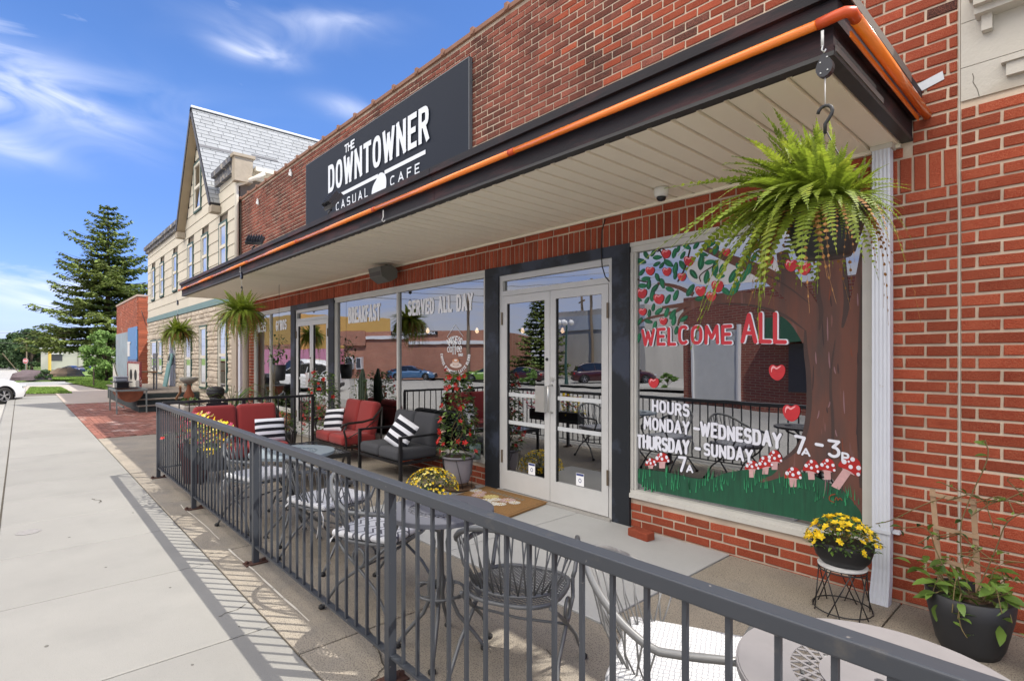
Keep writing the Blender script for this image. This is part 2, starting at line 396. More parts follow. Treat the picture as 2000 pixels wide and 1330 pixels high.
def sheet(name, x0, x1, y0, y1, z, m, nx=1, struct_=True):
    mb = MB(); xs = sorted(set([x0+(x1-x0)*i/nx for i in range(nx+1)]+[x for x in (-45., -115.) if x0 < x < x1]))
    vs = []
    for x in xs: vs += [(x, y0, gz(x)+z), (x, y1, gz(x)+z)]
    mb.add(vs, [(2*i, 2*i+2, 2*i+3, 2*i+1) for i in range(len(xs)-1)])
    return struct(name, mb, m)
sheet('ground', -900, 300, -600, 700, -.155, M_grass)
sheet('road', -240, 60, -13.5, -.33, -.13, M_asph)
sheet('cross_street', -46.5, -38.2, -200, 200, -.12, mat('cross_asphalt', (.26,.26,.255), .9, var=.08, vscale=.7))
sheet('parking_lot', -37.9, 30, -60, -13.6, -.11, mat('lot', (.33,.32,.295), .9, var=.1, vscale=.6))
sheet('far_lot', -220, -46.6, -90, -13.6, -.11, mat('lot', None))
# base under the walk (dark joints show between slabs)
sheet('sidewalk_bed', -30.5, 12, -.33, 1.04, -.012, M_joint)
walk = thing('sidewalk', 'x', 'x'); del walk['label'], walk['category']; walk['kind'] = 'structure'
joints = [5.0, 3.7, 2.5, 1.3, .1, -.85, -1.98, -3.14, -4.395, -5.5, -6.55, -7.6, -8.55, -9.7, -10.9, -12.1, -13.3, -14.5, -15.7, -16.9, -18.2, -19.5, -20.8, -22.1, -23.4, -24.7, -26, -27.3]
def slab(name, x0, x1, y0, y1, z, m, parent, g=.005, sag=0):
    mb = MB(); b = .004; h = .06
    a0, a1, c0, c1 = min(x0,x1)+g, max(x0,x1)-g, y0+g, y1-g
    vs = [(a0,c0,z-h),(a1,c0,z-h),(a1,c1,z-h),(a0,c1,z-h),(a0,c0,z-b),(a1,c0,z-b),(a1,c1,z-b),(a0,c1,z-b),(a0+b*2,c0+b*2,z),(a1-b*2,c0+b*2,z),(a1-b*2,c1-b*2,z),(a0+b*2,c1-b*2,z)]
    mb.add(vs, [(8,9,10,11)]+[(i,(i+1)%4,(i+1)%4+4,i+4) for i in range(4)]+[(i+4,(i+1)%4+4,(i+1)%4+8,i+8) for i in range(4)])
    return obj(name, mb, m, parent)
for a, b_ in zip(joints, joints[1:]):
    slab('slab', a, b_, -.135, 1.04, 0, M_walk, walk, .005)
kerb = thing('kerb', 'x', 'x'); del kerb['label'], kerb['category']; kerb['kind'] = 'structure'
kx = 6.0
while kx > -27:
    nx_ = kx-3.05; mb = MB().box(nx_+.006, kx-.006, -.33, -.145, -.16, -.002); obj('kerb_stone', mb, M_walk, kerb); kx = nx_
# dirt in the kerb joint
obj('joint_dirt', MB().box(-27, 6, -.147, -.133, -.05, -.006), mat('dirt', (.06,.05,.035), 1, var=.4, vscale=12), kerb)
patio = thing('patio_floor', 'x', 'x'); del patio['label'], patio['category']; patio['kind'] = 'structure'
sheet('patio_bed', -12.4, 12, 1.04, 3.99, -.02, M_joint)
pj = [8, 4.2, .9, -.85, -2.75, -4.6, -6.5, -8.4, -10.4, -12.38]
for a, b_ in zip(pj, pj[1:]):
    if b_ > -1.9 or a < -5:
        slab('slab', a, b_, 1.04, 2.42, -.001, M_patio, patio); slab('slab', a, b_, 2.42, 3.985, -.001, M_patio, patio)
    else:
        slab('slab', a, b_, 1.04, 2.42, -.001, M_patio, patio)
slab('slab', -1.93, -.85, 2.42, 3.985, -.001, M_patio, patio)
for a, b_ in ((-1.93,-3.42),(-3.42,-4.95)): slab('slab', a, b_, 2.42, 3.985, .004, M_lslab, patio, .004)
slab('slab', -4.95, -6.5, 2.42, 3.985, -.001, M_patio, patio)
def crack(parent, pts, w=.006, m=None, z=.0035):
    q = []; r3 = random.Random(len(pts)*7+int(pts[0][0]*100))
    for a, b_ in zip(pts, pts[1:]):
        for i in range(8): t = i/8; q.append((a[0]+(b_[0]-a[0])*t+r3.uniform(-.012,.012), a[1]+(b_[1]-a[1])*t+r3.uniform(-.012,.012)))
    q.append(pts[-1]); mb = MB()
    for a, b_ in zip(q, q[1:]): ribbon(mb, [a, b_], w*r3.uniform(.5,1.4), lambda p: (p[0], p[1], z))
    obj('crack', mb, m or mat('crack_dark', (.07,.06,.045), 1), parent)
crack(patio, [(-7.3,1.05),(-6.9,1.5),(-7.0,2.1),(-6.6,2.41)]); crack(patio, [(-1.93,2.0),(-1.5,1.7),(-1.1,1.75)]); crack(patio, [(-5.9,1.05),(-5.75,1.35),(-5.2,1.5)]); crack(patio, [(-2.2,1.05),(-2.35,1.3),(-2.75,1.42)]); crack(patio, [(-1.0,2.5),(-.9,2.9),(-.86,3.3)])
crack(walk, [(-7.2,.55),(-7.05,.62),(-6.95,.60)], .008, None, .002); crack(walk, [(-3.5,1.0),(-3.45,.85)], .005, None, .002)
# old gum and painted-in sun strips on the concrete
for (x_, y_, r_) in ((-2.6,.35,.011),(-3.0,.62,.008),(-3.7,.1,.012),(-4.8,.45,.010),(-2.2,.75,.009),(-1.95,.5,.011),(-5.8,.3,.012),(-3.25,.9,.007),(-4.1,.72,.009),(-2.75,.12,.008),(-1.7,.3,.009),(-6.3,.8,.012),(-2.45,.95,.008)):
    obj('gum_spot', MB().lathe((x_,y_,.0005), [(r_,.0),(r_*.7,.0012),(.0005,.0015)], 9, 1.25, .8), mat('gum', (.10,.095,.085), .9), walk)
crack(patio, [(-3.05,1.205),(-4.6,1.20)], .010, mat('sun_strip', (.55,.52,.45), .9)); crack(patio, [(-4.9,1.205),(-6.3,1.20)], .007, mat('sun_strip', None))  # not cracks: sunlight painted in between the rail and canopy shadows
# brick paved front area
M_pav = mat('paver', (.20,.075,.052), .85, var=.25, vscale=5, col2=(.42,.30,.26), c2scale=2.2, c2lo=.56, c2hi=.68, objvar=.22, bump=.4, bscale=80)
pav = thing('brick_paving', 'x', 'x'); del pav['label'], pav['category']; pav['kind'] = 'structure'
sheet('paving_bed', -22.1, -12.4, 1.04, 3.99, -.014, M_joint)
pme = []
for k in range(4):
    mb = MB().box(-.1, .1, -.047, .047, -.04, 0); pme.append(mb.mesh('brick', M_pav))
cells = []
ny = 29
for i in range(ny):
    y = 1.09+i*.1; xo = (.105 if i % 2 else 0)
    x = -12.5-xo
    while x > -22.0: cells.append((x, y)); x -= .21
cells.sort(key=lambda c: c[0]**2+c[1]**2)
far = MB()
for k, (x, y) in enumerate(cells):
    z = rnd.uniform(-.004, .004)
    if k < 300: inst('brick', pme[k % 4], pav, (x, y, z), (rnd.uniform(-.01,.01), rnd.uniform(-.01,.01), rnd.uniform(-.02,.02)))
    else: far.cbox((x, y, z-.02), (.2, .094, .04), (0,0,rnd.uniform(-.02,.02)))
obj('paving_bricks', far, M_pav, pav, kind='stuff')
sheet('house_apron', -30.5, -22.1, 1.045, 3.99, -.004, mat('apron', (.33,.28,.24), .85, var=.1, vscale=2))
sheet('driveway', -38.2, -30.5, -.33, 3.2, -.05, mat('drive', (.35,.31,.27), .85, var=.1, vscale=2))
# grass verges
def grass_patch(name, pts, n, h=.10, seed=1, z0=0.0):
    r2 = random.Random(seed); mb = MB(); mb.add([(p[0], p[1], z0+gz(p[0])+.012) for p in pts], [tuple(range(len(pts)))])
    def inside(x, y):
        c = False; j = len(pts)-1
        for i in range(len(pts)):
            if (pts[i][1] > y) != (pts[j][1] > y) and x < (pts[j][0]-pts[i][0])*(y-pts[i][1])/(pts[j][1]-pts[i][1])+pts[i][0]: c = not c
            j = i
        return c
    xs = [p[0] for p in pts]; ys = [p[1] for p in pts]
    for k in range(n):
        x, y = r2.uniform(min(xs), max(xs)), r2.uniform(min(ys), max(ys))
        if not inside(x, y): continue
        a = r2.uniform(0, 6.28); w = r2.uniform(.02, .05); hh = h*r2.uniform(.4, 1.1); z = z0+gz(x)
        mb.add([(x-w*math.cos(a), y-w*math.sin(a), z), (x+w*math.cos(a), y+w*math.sin(a), z), (x+r2.uniform(-.04,.04), y+r2.uniform(-.04,.04), z+hh)], [(0,1,2)])
    o = obj(name, mb, mat('blade', (.17,.27,.05), .9, var=.35, vscale=1.2, objvar=.3, trans=.25)); o['kind'] = 'stuff'; return o
P = lambda *a: [onZ(*q) for q in a]
grass_patch('grass', P((50,769),(140,768),(118,757),(60,757)), 9000, .07, 1)
grass_patch('grass', P((128,746),(215,762),(300,765),(290,748),(200,738)), 20000, .10, 2)
grass_patch('grass', P((88,733),(120,741),(190,738),(250,736),(250,728),(100,727)), 20000, .16, 3)
grass_patch('grass', P((46,732),(48,737),(70,737),(66,731)), 3000, .16, 4)
grass_patch('grass', [(-60,4.2),(-38.5,4.2),(-38.5,30),(-60,30)], 12000, .12, 5)
sheet('footpath', -60, -30.5, 3.2, 4.1, -.03, mat('drive', None))

# ================================================================ CAFE BUILDING
WY = 4.0; CH = .0713; BLN = .21
M_mort = mat('mortar', (.56,.455,.35), .95, var=.22, vscale=3, col2=(.38,.30,.235), c2scale=1.3, c2lo=.48, c2hi=.66, bump=.3, bscale=90)
M_brick = mat('brick_red', (.30,.056,.026), .85, var=.20, vscale=2.5, col2=(.25,.033,.014), c2scale=7, c2lo=.45, c2hi=.7, objvar=.24, spec=.25, bump=.9, bscale=170, dotcol=(.42,.13,.07), dotscale=420, dotth=.04)
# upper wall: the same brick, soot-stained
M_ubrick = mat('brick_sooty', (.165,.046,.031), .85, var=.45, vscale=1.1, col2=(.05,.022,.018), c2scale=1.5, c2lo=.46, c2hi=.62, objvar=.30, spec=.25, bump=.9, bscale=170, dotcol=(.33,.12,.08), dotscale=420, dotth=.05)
cafe = thing('cafe_building', 'long single-storey red brick cafe with dark canopy, black-framed white doors and painted shop windows', 'building', (-7.4, 4.0, 0))
X0, X1 = -14.23, -.583; TOP = 5.36
openA = (-13.25,-10.92,.42,2.50); openDA = (-10.92,-8.92,0,2.50); openB = (-8.92,-4.84,.30,2.50); openDB = (-4.84,-2.84,0,2.50); openC = (-2.84,-1.0,.30,2.50)
wm = MB()
wm.box(X0, X1, WY, WY+.3, 2.5, TOP-.03)
wm.box(X0, openA[0], WY, WY+.3, -.3, 2.5); wm.box(openC[1], X1, WY, WY+.3, -.3, 2.5)
for o_ in (openA, openB, openC): wm.box(o_[0], o_[1], WY, WY+.3, -.3, o_[2]-.04)
wm.v = wm.v; obj('wall', wm, M_mort, cafe)
bricks = []   # (x, z, len, height, mat)
def brick_field(x0, x1, z0, z1, m, phase=0, out=bricks, bl=BLN, ch=CH, skip=None):
    n0 = int(math.floor(z0/ch)); n1 = int(math.ceil(z1/ch))
    for k in range(n0, n1):
        zc = k*ch+ch/2
        if zc-ch*.45 < z0 or zc+ch*.45 > z1: continue
        xo = (bl/2 if k % 2 else 0)+phase
        i0 = int(math.floor((x0-xo)/bl))-1
        x = i0*bl+xo
        while x < x1:
            a, b_ = max(x+.0075, x0+.004), min(x+bl-.0075, x1-.004)
            if b_-a > .03 and not (skip and skip(a, b_, zc)): out.append((a, b_, zc, m))
            x += bl
brick_field(openC[1]+.0, X1, -.3, 2.505, 'r')
brick_field(X0, openA[0], -.1, 2.505, 'r')
for o_ in (openA, openB, openC): brick_field(o_[0], o_[1], -.2, o_[2]-.045, 'r')
brick_field(X0, -.80, 2.70, 2.80, 'r')
sign_x0, sign_x1 = -10.05, -5.11
brick_field(-.80, X1, 2.70, 3.0, 'r')
_k0 = math.floor(3.0/CH)*CH
upper = []
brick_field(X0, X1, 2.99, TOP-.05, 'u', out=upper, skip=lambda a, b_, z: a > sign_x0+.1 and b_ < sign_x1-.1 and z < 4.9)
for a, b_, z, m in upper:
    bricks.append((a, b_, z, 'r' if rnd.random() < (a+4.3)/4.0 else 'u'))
sold = []
x = X1
while x > X0:
    a, b_ = x-CH+.007, x-.007; sold.append((a, b_)); x -= CH
mb = MB()
def brick_mesh(l, h, m, sd):
    r2 = random.Random(sd); b = .004; d0 = .05; j = lambda: r2.uniform(-.0015, .0015)
    hl, hh = l/2, h/2
    vs = [(-hl,d0,-hh),(hl,d0,-hh),(hl,d0,hh),(-hl,d0,hh),(-hl+j(),.0025,-hh+j()),(hl+j(),.0025,-hh+j()),(hl+j(),.0025,hh+j()),(-hl+j(),.0025,hh+j()),(-hl+b,0,-hh+b),(hl-b,0,-hh+b),(hl-b,0,hh-b),(-hl+b,0,hh-b)]
    return MB().add(vs, [(8,9,10,11)]+[(i,(i+1)%4,(i+1)%4+4,i+4) for i in range(4)]+[(i+4,(i+1)%4+4,(i+1)%4+8,i+8) for i in range(4)])
def lay_bricks(parent, items, Y, mats, limit=300, proud=.007, soldiers=()):
    """items: (xa, xb, zc, mat); largest seen as single objects, the rest joined"""
    allb = [(seen_size((a+b_)/2, Y, z, (b_-a)*CH), a, b_, z, CH-.0155, m) for a, b_, z, m in items]
    allb += [(seen_size((a+b_)/2, Y, z, (b_-a)*hh), a, b_, z, hh, m) for a, b_, z, hh, m in soldiers]
    allb.sort(key=lambda q: -q[0]); r2 = random.Random(3); cache = {}; pl = wloc(parent); rest = {}
    for k, (s_, a, b_, z, h, m) in enumerate(allb):
        yy = Y-proud-r2.uniform(0, .004); l = round(b_-a, 3); z += r2.uniform(-.0018, .0018)
        if k < limit and s_ > 0:
            key = (l, h, m, r2.randrange(3))
            if key not in cache: cache[key] = brick_mesh(l, h, m, hash(key[0])+key[3]).mesh('brick', mats[m])
            inst('brick', cache[key], parent, ((a+b_)/2-pl.x, yy-pl.y, z-pl.z), (0, r2.uniform(-.006,.006), r2.uniform(-.006,.006)))
        else:
            q = rest.setdefault(m, MB()); t = brick_mesh(l, h, m, k); q.add([(v[0]+(a+b_)/2, v[1]+yy, v[2]+z) for v in t.v], t.f)
    for m, q in rest.items(): obj('bricks', q, mats[m], parent, kind='stuff')
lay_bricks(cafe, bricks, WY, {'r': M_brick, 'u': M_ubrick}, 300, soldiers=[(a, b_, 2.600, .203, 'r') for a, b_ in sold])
# clay coping with its lugs
cop = MB(); x = X0
M_cop = mat('coping', (.22,.11,.07), .8, var=.3, vscale=3)
while x < X1-.05:
    b_ = min(x+.61, X1); t = MB().box(x+.003, b_-.003, WY-.035, WY+.33, TOP-.05, TOP); t.box(x-.01, x+.045, WY-.055, WY+.34, TOP-.055, TOP+.025)
    obj('coping_tile', t, M_cop, cafe); x = b_
# canopy
can = bpy.data.objects.new('canopy', None); COL.objects.link(can); can.parent = cafe; can.location = (0,0,0)
cL, cR, cF = -13.56, -.80, 2.60
M_fas = mat('fascia', (.012,.010,.014), .6, spec=.3, var=.5, vscale=1.5, col2=(.07,.026,.028), c2scale=3.2, c2lo=.48, c2hi=.70, bump=.2, bscale=50, stretch=(.5,1,3))
M_sof = mat('soffit', (.84,.78,.64), .55, var=.05, vscale=2, objvar=.03)
for nm, z0, z1, yo, m in (('fascia_board', 2.82, 2.925, 0, M_fas), ('fascia_board', 2.925, 3.03, -.022, M_fas), ('fascia_board', 3.033, 3.088, -.048, M_fas)):
    x = cR
    while x > cL:
        a = max(x-3.05, cL); obj(nm, MB().box(a+.003, x-.002 if x < cR else x-yo, cF+yo, cF+.05, z0, z1), m, can); x = a
    obj(nm, MB().box(cR-.05, cR-yo, cF+.052, WY-.002, z0, z1), m, can)
    obj(nm, MB().box(cL+yo, cL+.05, cF+.052, WY-.002, z0, z1), m, can)
M_trim = mat('bronze_trim', (.17,.155,.14), .4)
obj('drip_trim', MB().box(cL, cR+.003, cF-.003, cF+.055, 2.800, 2.8195).box(cR-.052, cR+.003, cF+.056, WY-.002, 2.800, 2.8195).box(cL-.002, cL+.05, cF+.056, WY-.002, 2.8, 2.8195), mat('dark_trim', (.025,.025,.025), .5), can)
obj('corner_trim', MB().box(cR+.001, cR+.007, cF+.02, cF+.75, 2.822, 2.85).box(cR+.05, cR+.056, cF-.03, WY-.3, 3.036, 3.084), M_trim, can)
obj('roof_sheet', MB().box(cL, cR, cF, WY-.01, 3.065, 3.08), mat('roof_membrane', (.55,.54,.52), .8), can)
# soffit panels
x = cR-.055; pw = .1525
while x > cL+.06:
    a = max(x-pw, cL+.055)
    t = MB(); z = 2.797; ya, yb = cF+.058, WY-.012
    vs = []
    for (xx, zz) in ((x-.004, z+.018),(x-.010, z),(a+.016, z),(a+.012, z+.012),(a, z+.012)): vs += [(xx, ya, zz), (xx, yb, zz)]
    t.add(vs, [(2*i, 2*i+1, 2*i+3, 2*i+2) for i in range(4)])
    obj('soffit_panel', t, M_sof, can); x = a
obj('soffit_backing', MB().box(cL+.05, cR-.05, cF+.056, WY-.008, 2.819, 2.825), mat('groove', (.12,.10,.07), .9), can)
obj('soffit_moulding', MB().box(cL+.06, cR-.055, WY-.03, WY-.011, 2.775, 2.796), M_sof, can)
# orange tube light along the fascia
M_or = mat('orange_tube', (1.0,.26,.03), .22, var=.08, vscale=4, coat=.6, trans=.12)
tz = 2.936; tf = cF-.042
x = cR-.02; k = 0
while x > cL:
    a = max(x-2.0, cL-.01); obj('tube_light', MB().tube([(x-.012, tf, tz), (a+.012, tf, tz)], .021, 12), M_or, can, True)
    obj('tube_joint', MB().tube([(a+.03, tf, tz), (a-.03, tf, tz)], .0225, 12), mat('tube_end', (.55,.07,.01), .4), can, True); x = a; k += 1
sx_ = cR+.075
obj('tube_light', MB().tube([(sx_, cF+.04, tz), (sx_, WY-.02, tz-.01)], .025, 12), M_or, can, True)
obj('tube_corner', MB().tube([(cR-.05, tf, tz), (cR+.02, tf, tz+.004), (cR+.055, tf+.004, tz+.006), (sx_, tf+.02, tz+.005), (sx_, tf+.10, tz)], .0235, 12), mat('tube_end', None), can, True)
obj('tube_channel', MB().box(cR+.045, cR+.052, cF+.06, WY-.1, tz-.055, tz-.03), M_or, can)
# flashing tab at the wall
obj('flashing', MB().add([(cR-.0,WY-.012,3.07),(cR+.155,WY-.012,3.115),(cR+.147,WY-.012,3.165),(cR,WY-.012,3.125)],[(0,1,2,3)]), mat('galv', (.5,.52,.55), .5, var=.1, vscale=30), cafe)
# ---------------------------------------------------------------- shop windows and doors
M_white = mat('white_frame', (.54,.53,.49), .5, var=.10, vscale=5, col2=(.36,.33,.29), c2scale=16, c2lo=.66, c2hi=.74)
M_alu = mat('white_alu', (.54,.54,.53), .4, var=.07, vscale=5, col2=(.42,.41,.40), c2scale=20, c2lo=.66, c2hi=.76)
M_char = mat('charcoal_paint', (.017,.020,.025), .55, spec=.3, var=.25, vscale=2.5, col2=(.04,.048,.07), c2scale=1.8, c2lo=.52, c2hi=.6)
M_glass = glass_mat('shop_glass', .33)
M_dglass = glass_mat('door_glass', .33, (.2,.2,.22))
M_let = mat('white_vinyl', (.88,.89,.91), .45)
GY = WY+.03
def part(name, parent):
    o = bpy.data.objects.new(name, None); COL.objects.link(o); o.parent = parent; return o
def shop_window(o_, mulls, sillh=.05):
    x0, x1, z0, z1 = o_; w = part('shop_window', cafe)
    fw = .05
    f = MB(); f.box(x0, x1, WY-.018, WY+.07, z1-.035, z1-.001); obj('frame_head', f, M_white, w)
    obj('frame_head', MB().box(x0+.002, x1-.002, WY-.006, WY+.07, z1-.085, z1-.0355), M_white, w)
    obj('frame_jamb', MB().box(x0, x0+fw*.55, WY-.012, WY+.07, z0+.03, z1-.0855).box(x0+fw*.56, x0+fw, WY+.004, WY+.07, z0+.03, z1-.0855), M_white, w)
    obj('frame_jamb', MB().box(x1-fw*.6, x1, WY-.012, WY+.07, z0+.03, z1-.0855).box(x1-fw*1.3, x1-fw*.61, WY+.004, WY+.07, z0+.03, z1-.0855), M_white, w)
    obj('sill', MB().box(x0, x1, WY-.03, WY+.07, z0-.038, z0).box(x0+.001, x1-.001, WY-.018, WY+.07, z0+.0005, z0+.029), M_white, w)
    xs = [x0+fw]+mulls+[x1-fw*1.3]
    for a, b_ in zip(xs, xs[1:]): obj('pane', MB().quad((a-.005,GY,z0+.02),(b_+.005,GY,z0+.02),(b_+.005,GY,z1-.08),(a-.005,GY,z1-.08)), M_glass, w)
    for m_ in mulls: obj('mullion', MB().box(m_-.022, m_+.022, WY+.002, GY+.02, z0+.0295, z1-.086), M_white, w)
    return w
winA = shop_window(openA, [onY(527,700,WY)[0]])
winB = shop_window(openB, [onY(776,600,WY)[0]])
winC = shop_window(openC, [])
# dark interior seen faintly through the glass
room = MB(); room.box(X0+.2, X1-.2, 9.5, 9.6, 0, 3).box(X0+.2, X1-.2, WY+.31, 9.5, -.03, -.012).box(X0+.2, X1-.2, WY+.31, 9.5, 3.0, 3.05).box(X0+.1, X0+.2, WY+.31, 9.5, 0, 3).box(X1-.2, X1-.1, WY+.31, 9.5, 0, 3)
obj('interior_room', room, mat('room', (.07,.05,.04), .8), cafe)
obj('roof_slab', MB().box(X0, X1, WY+.3, 14, 4.6, 4.7), mat('roof_membrane', None), cafe)
def double_door(o_, ax0, ax1, lit=True):
    x0, x1, z0, z1 = o_; d = part('door_surround', cafe)
    obj('post', MB().box(x0, ax0, WY-.03, WY+.12, -.02, z1-.10), M_char, d)
    obj('post', MB().box(ax1, x1, WY-.03, WY+.12, -.02, z1-.10), M_char, d)
    obj('header', MB().box(x0, x1, WY-.031, WY+.12, z1-.099, z1-.001), M_char, d)
    fr = part('door_frame', cafe); a0, a1 = ax0+.001, ax1-.001; s_ = .05; t = z1-.10; tb = 2.17
    obj('frame', MB().box(a0, a0+s_, WY-.005, WY+.1, 0, t).box(a1-s_, a1, WY-.005, WY+.1, 0, t).box(a0+s_, a1-s_, WY-.005, WY+.1, t-.06, t).box(a0+s_, a1-s_, WY-.005, WY+.1, tb, tb+.055), M_alu, fr)
    obj('threshold', MB().box(a0, a1, WY-.06, WY+.1, 0.001, .022), mat('threshold', (.33,.32,.3), .5), fr)
    obj('pane', MB().quad((a0+s_,GY,tb+.055),(a1-s_,GY,tb+.055),(a1-s_,GY,t-.06),(a0+s_,GY,t-.06)), M_dglass, fr)
    mid = (a0+a1)/2
    for k, (l0, l1) in enumerate(((a0+s_+.004, mid-.003), (mid+.003, a1-s_-.004))):
        lf = part('door_leaf', cafe); st = .075
        obj('leaf_frame', MB().box(l0, l0+st, WY-.012, WY+.03, .03, tb-.005).box(l1-st, l1, WY-.012, WY+.03, .03, tb-.005).box(l0+st, l1-st, WY-.012, WY+.03, .03, .24).box(l0+st, l1-st, WY-.012, WY+.03, tb-.09, tb-.005), M_alu, lf)
        obj('pane', MB().quad((l0+st,GY-.02,.24),(l1-st,GY-.02,.24),(l1-st,GY-.02,tb-.09),(l0+st,GY-.02,tb-.09)), M_dglass, lf)
        obj('gasket', MB().box(l0+st, l0+st+.008, WY-.004, GY-.021, .24, tb-.09).box(l1-st-.008, l1-st, WY-.004, GY-.021, .24, tb-.09), mat('gasket', (.02,.02,.02), .6), lf)
        for zz in (.755, 1.06): obj('safety_stripe', MB().quad((l0+st+.01,GY-.0225,zz),(l1-st-.01,GY-.0225,zz),(l1-st-.01,GY-.0225,zz+.04),(l0+st+.01,GY-.0225,zz+.04)), mat('stripe', (.6,.62,.63), .6), lf)
        hx = l1-st*.5 if k == 0 else l0+st*.5
        if k == 0: obj('push_plate', MB().box(hx-.13, hx-.005, WY-.055, WY-.050, .93, 1.20).box(hx-.02, hx-.005, WY-.050, WY-.012, .93, 1.20), mat('steel', (.62,.62,.6), .3, metal=.8), lf)
        else: obj('pull_handle', MB().tube([(hx-.01,WY-.012,.93),(hx-.01,WY-.07,.94),(hx-.01,WY-.07,1.20),(hx-.01,WY-.012,1.21)], .011, 8), mat('steel', None), lf, True)
        if k == 1: obj('lock', MB().tube([(l0+.037,WY-.012,1.27),(l0+.037,WY-.03,1.27)], .02, 12), mat('steel', None), lf)
        else: obj('lock', MB().tube([(l1-.037,WY-.012,1.47),(l1-.037,WY-.022,1.47)], .016, 12), mat('gasket', None), lf)
        hxx = l0 if k == 0 else l1
        for zz in (.32, 1.85): obj('hinge', MB().tube([(hxx,WY-.02,zz),(hxx,WY-.02,zz+.14)], .011, 8), mat('old_brass', (.18,.14,.1), .5, metal=.6), lf)
        sxx = l0+.40 if k == 0 else l0+.33
        if lit:
            obj('sticker', MB().quad((sxx,GY-.0235,.25),(sxx+.1,GY-.0235,.25),(sxx+.1,GY-.0235,.37),(sxx,GY-.0235,.37)), M_let, lf)
            b2 = MB().quad((sxx+.004,GY-.0245,.345),(sxx+.096,GY-.0245,.345),(sxx+.096,GY-.0245,.366),(sxx+.004,GY-.0245,.366)); ribbon(b2, arc(sxx+.05, .30, .016, .018, 0, 360, 12), .006, lambda p: (p[0], GY-.0245, p[1]))
            obj('sticker_print', b2, mat('navy_print', (.03,.05,.2), .6), lf)
    return d
double_door(openDB, -4.61, -3.03)
double_door(openDA, -10.70, -9.14, False)
# cable hanging over the right door leaf
obj('loose_cable', MB().tube([Vector((onY(px,py,3.96)[0], 3.96, onY(px,py,3.96)[1])) for px, py in ((1182,428),(1176,450),(1174,490),(1176,520),(1182,540),(1190,550))], .006, 6), mat('black_cable', (.01,.01,.01), .5), cafe, True)
# lettering on the glass
LY = GY-.004
def glass_text(w, s, bl, br, topl, wt, cap='square', track=.2, m=None, wob=0, seed=1, Y=LY, stretch_h=1, name='lettering'):
    x0, z0 = onY(*bl, Y); x1, z1 = onY(*br, Y); h = (onY(bl[0], topl, Y)[1]-z0)*stretch_h
    mb = MB(); i = wt*h/2
    write(mb, s, x0+i, z0+i, x1-i, z1+i, h-2*i, wt*h, Y, cap, track, wob, seed); return obj(name, mb, m or M_let, w)
glass_text(winB, 'BREAKFAST', (680,632), (743,626), 601, .19, track=.58)
glass_text(winB, 'SERVED ALL DAY', (797,617.5), (924,606), 588, .19, track=.58)
glass_text(winA, 'GYROS', (538.7,646.5), (559.4,643.5), 627, .19, track=.58)
glass_text(winA, 'BURGERS', (497,650.5), (519.4,648), 632, .19, track=.58)
# coffee bar logo
lx, lz = onY(888.5, 692, LY); SXL = abs(onY(920.5, 692, LY)[0]-lx)/.26; lg = MB(); mp = lambda p, dy=0: (lx+(p[0]-lx)*SXL, LY-dy, p[1])
def arc_text(mb, s, cx, cz, r, a0, a1, h, w, inward=False):
    tot = sum(GL[c][0]+.4 for c in s); a = 0
    for c in s:
        wd, pl = GL[c]; t = R(a0+(a1-a0)*(a+wd/2)/tot)
        for l in pl:
            pts = []
            for q in l:
                u = (q[0]-wd/2)*h*.62; v = (q[1]-.5)*h
                if not inward: pts.append((cx+math.cos(t)*(r+v)+math.sin(t)*u, cz+math.sin(t)*(r+v)-math.cos(t)*u))
                else: pts.append((cx+math.cos(t)*(r-v)-math.sin(t)*u, cz+math.sin(t)*(r-v)+math.cos(t)*u))
            ribbon(mb, pts, w, mp)
        a += wd+.4
arc_text(lg, "MIKE'S", lx, lz+.02, .165, 132, 46, .075, .016)
arc_text(lg, "COFFEE ESPRESSO LATTE BLEND", lx, lz, .225, 178, 362, .032, .008, True)
wl = MB()
for l in text_lines('coffee', lx-.125, lz+.03, lx+.11, lz+.035, .105, .12): ribbon(lg, l, .011, mp, 'round')
for l in text_lines('BAR', lx+.06, lz-.02, lx+.125, lz-.02, .03, .3): ribbon(lg, l, .007, mp)
ribbon(lg, [(lx-.13, lz+.22),(lx, lz+.37),(lx+.13, lz+.22)], .005, mp)
obj('logo_lettering', lg, M_let, winB, kind='stuff')
M_cup = mat('cup_print', (.66,.52,.45), .6)
def disc(c, rx, rz, lay, m, nm, a0=0, a1=360, extra=()):
    pts = arc(c[0], c[1], rx, rz, a0, a1, 20); pts = pts[:-1] if a1-a0 == 360 else pts
    obj(nm, MB().add([mp(p, lay*.0006) for p in pts+list(extra)], [tuple(range(len(pts)+len(extra)))]), m, winB)
cc = (lx+.015, lz-.10)
disc((cc[0], cc[1]-.035), .095, .034, 1, mat('saucer_print', (.72,.62,.56), .6), 'logo_saucer'); disc((cc[0], cc[1]-.03), .05, .016, 2, mat('cup_shade', (.4,.26,.2), .6), 'logo_saucer_well')
disc((cc[0], cc[1]+.02), .056, .062, 3, M_cup, 'logo_cup', 180, 360); disc((cc[0], cc[1]+.024), .057, .022, 4, mat('coffee_print', (.55,.24,.11), .6), 'logo_coffee'); disc((cc[0], cc[1]+.026), .028, .010, 5, M_let, 'logo_foam')
# round translucent sticker spot
sx2, sz2 = onY(688, 645, LY); obj('round_decal', MB().add([mp(p) for p in arc(sx2, sz2, .115, .115, 0, 360, 24)[:-1]], [tuple(range(24))]), mat('decal', (.42,.47,.52), .5), winB)
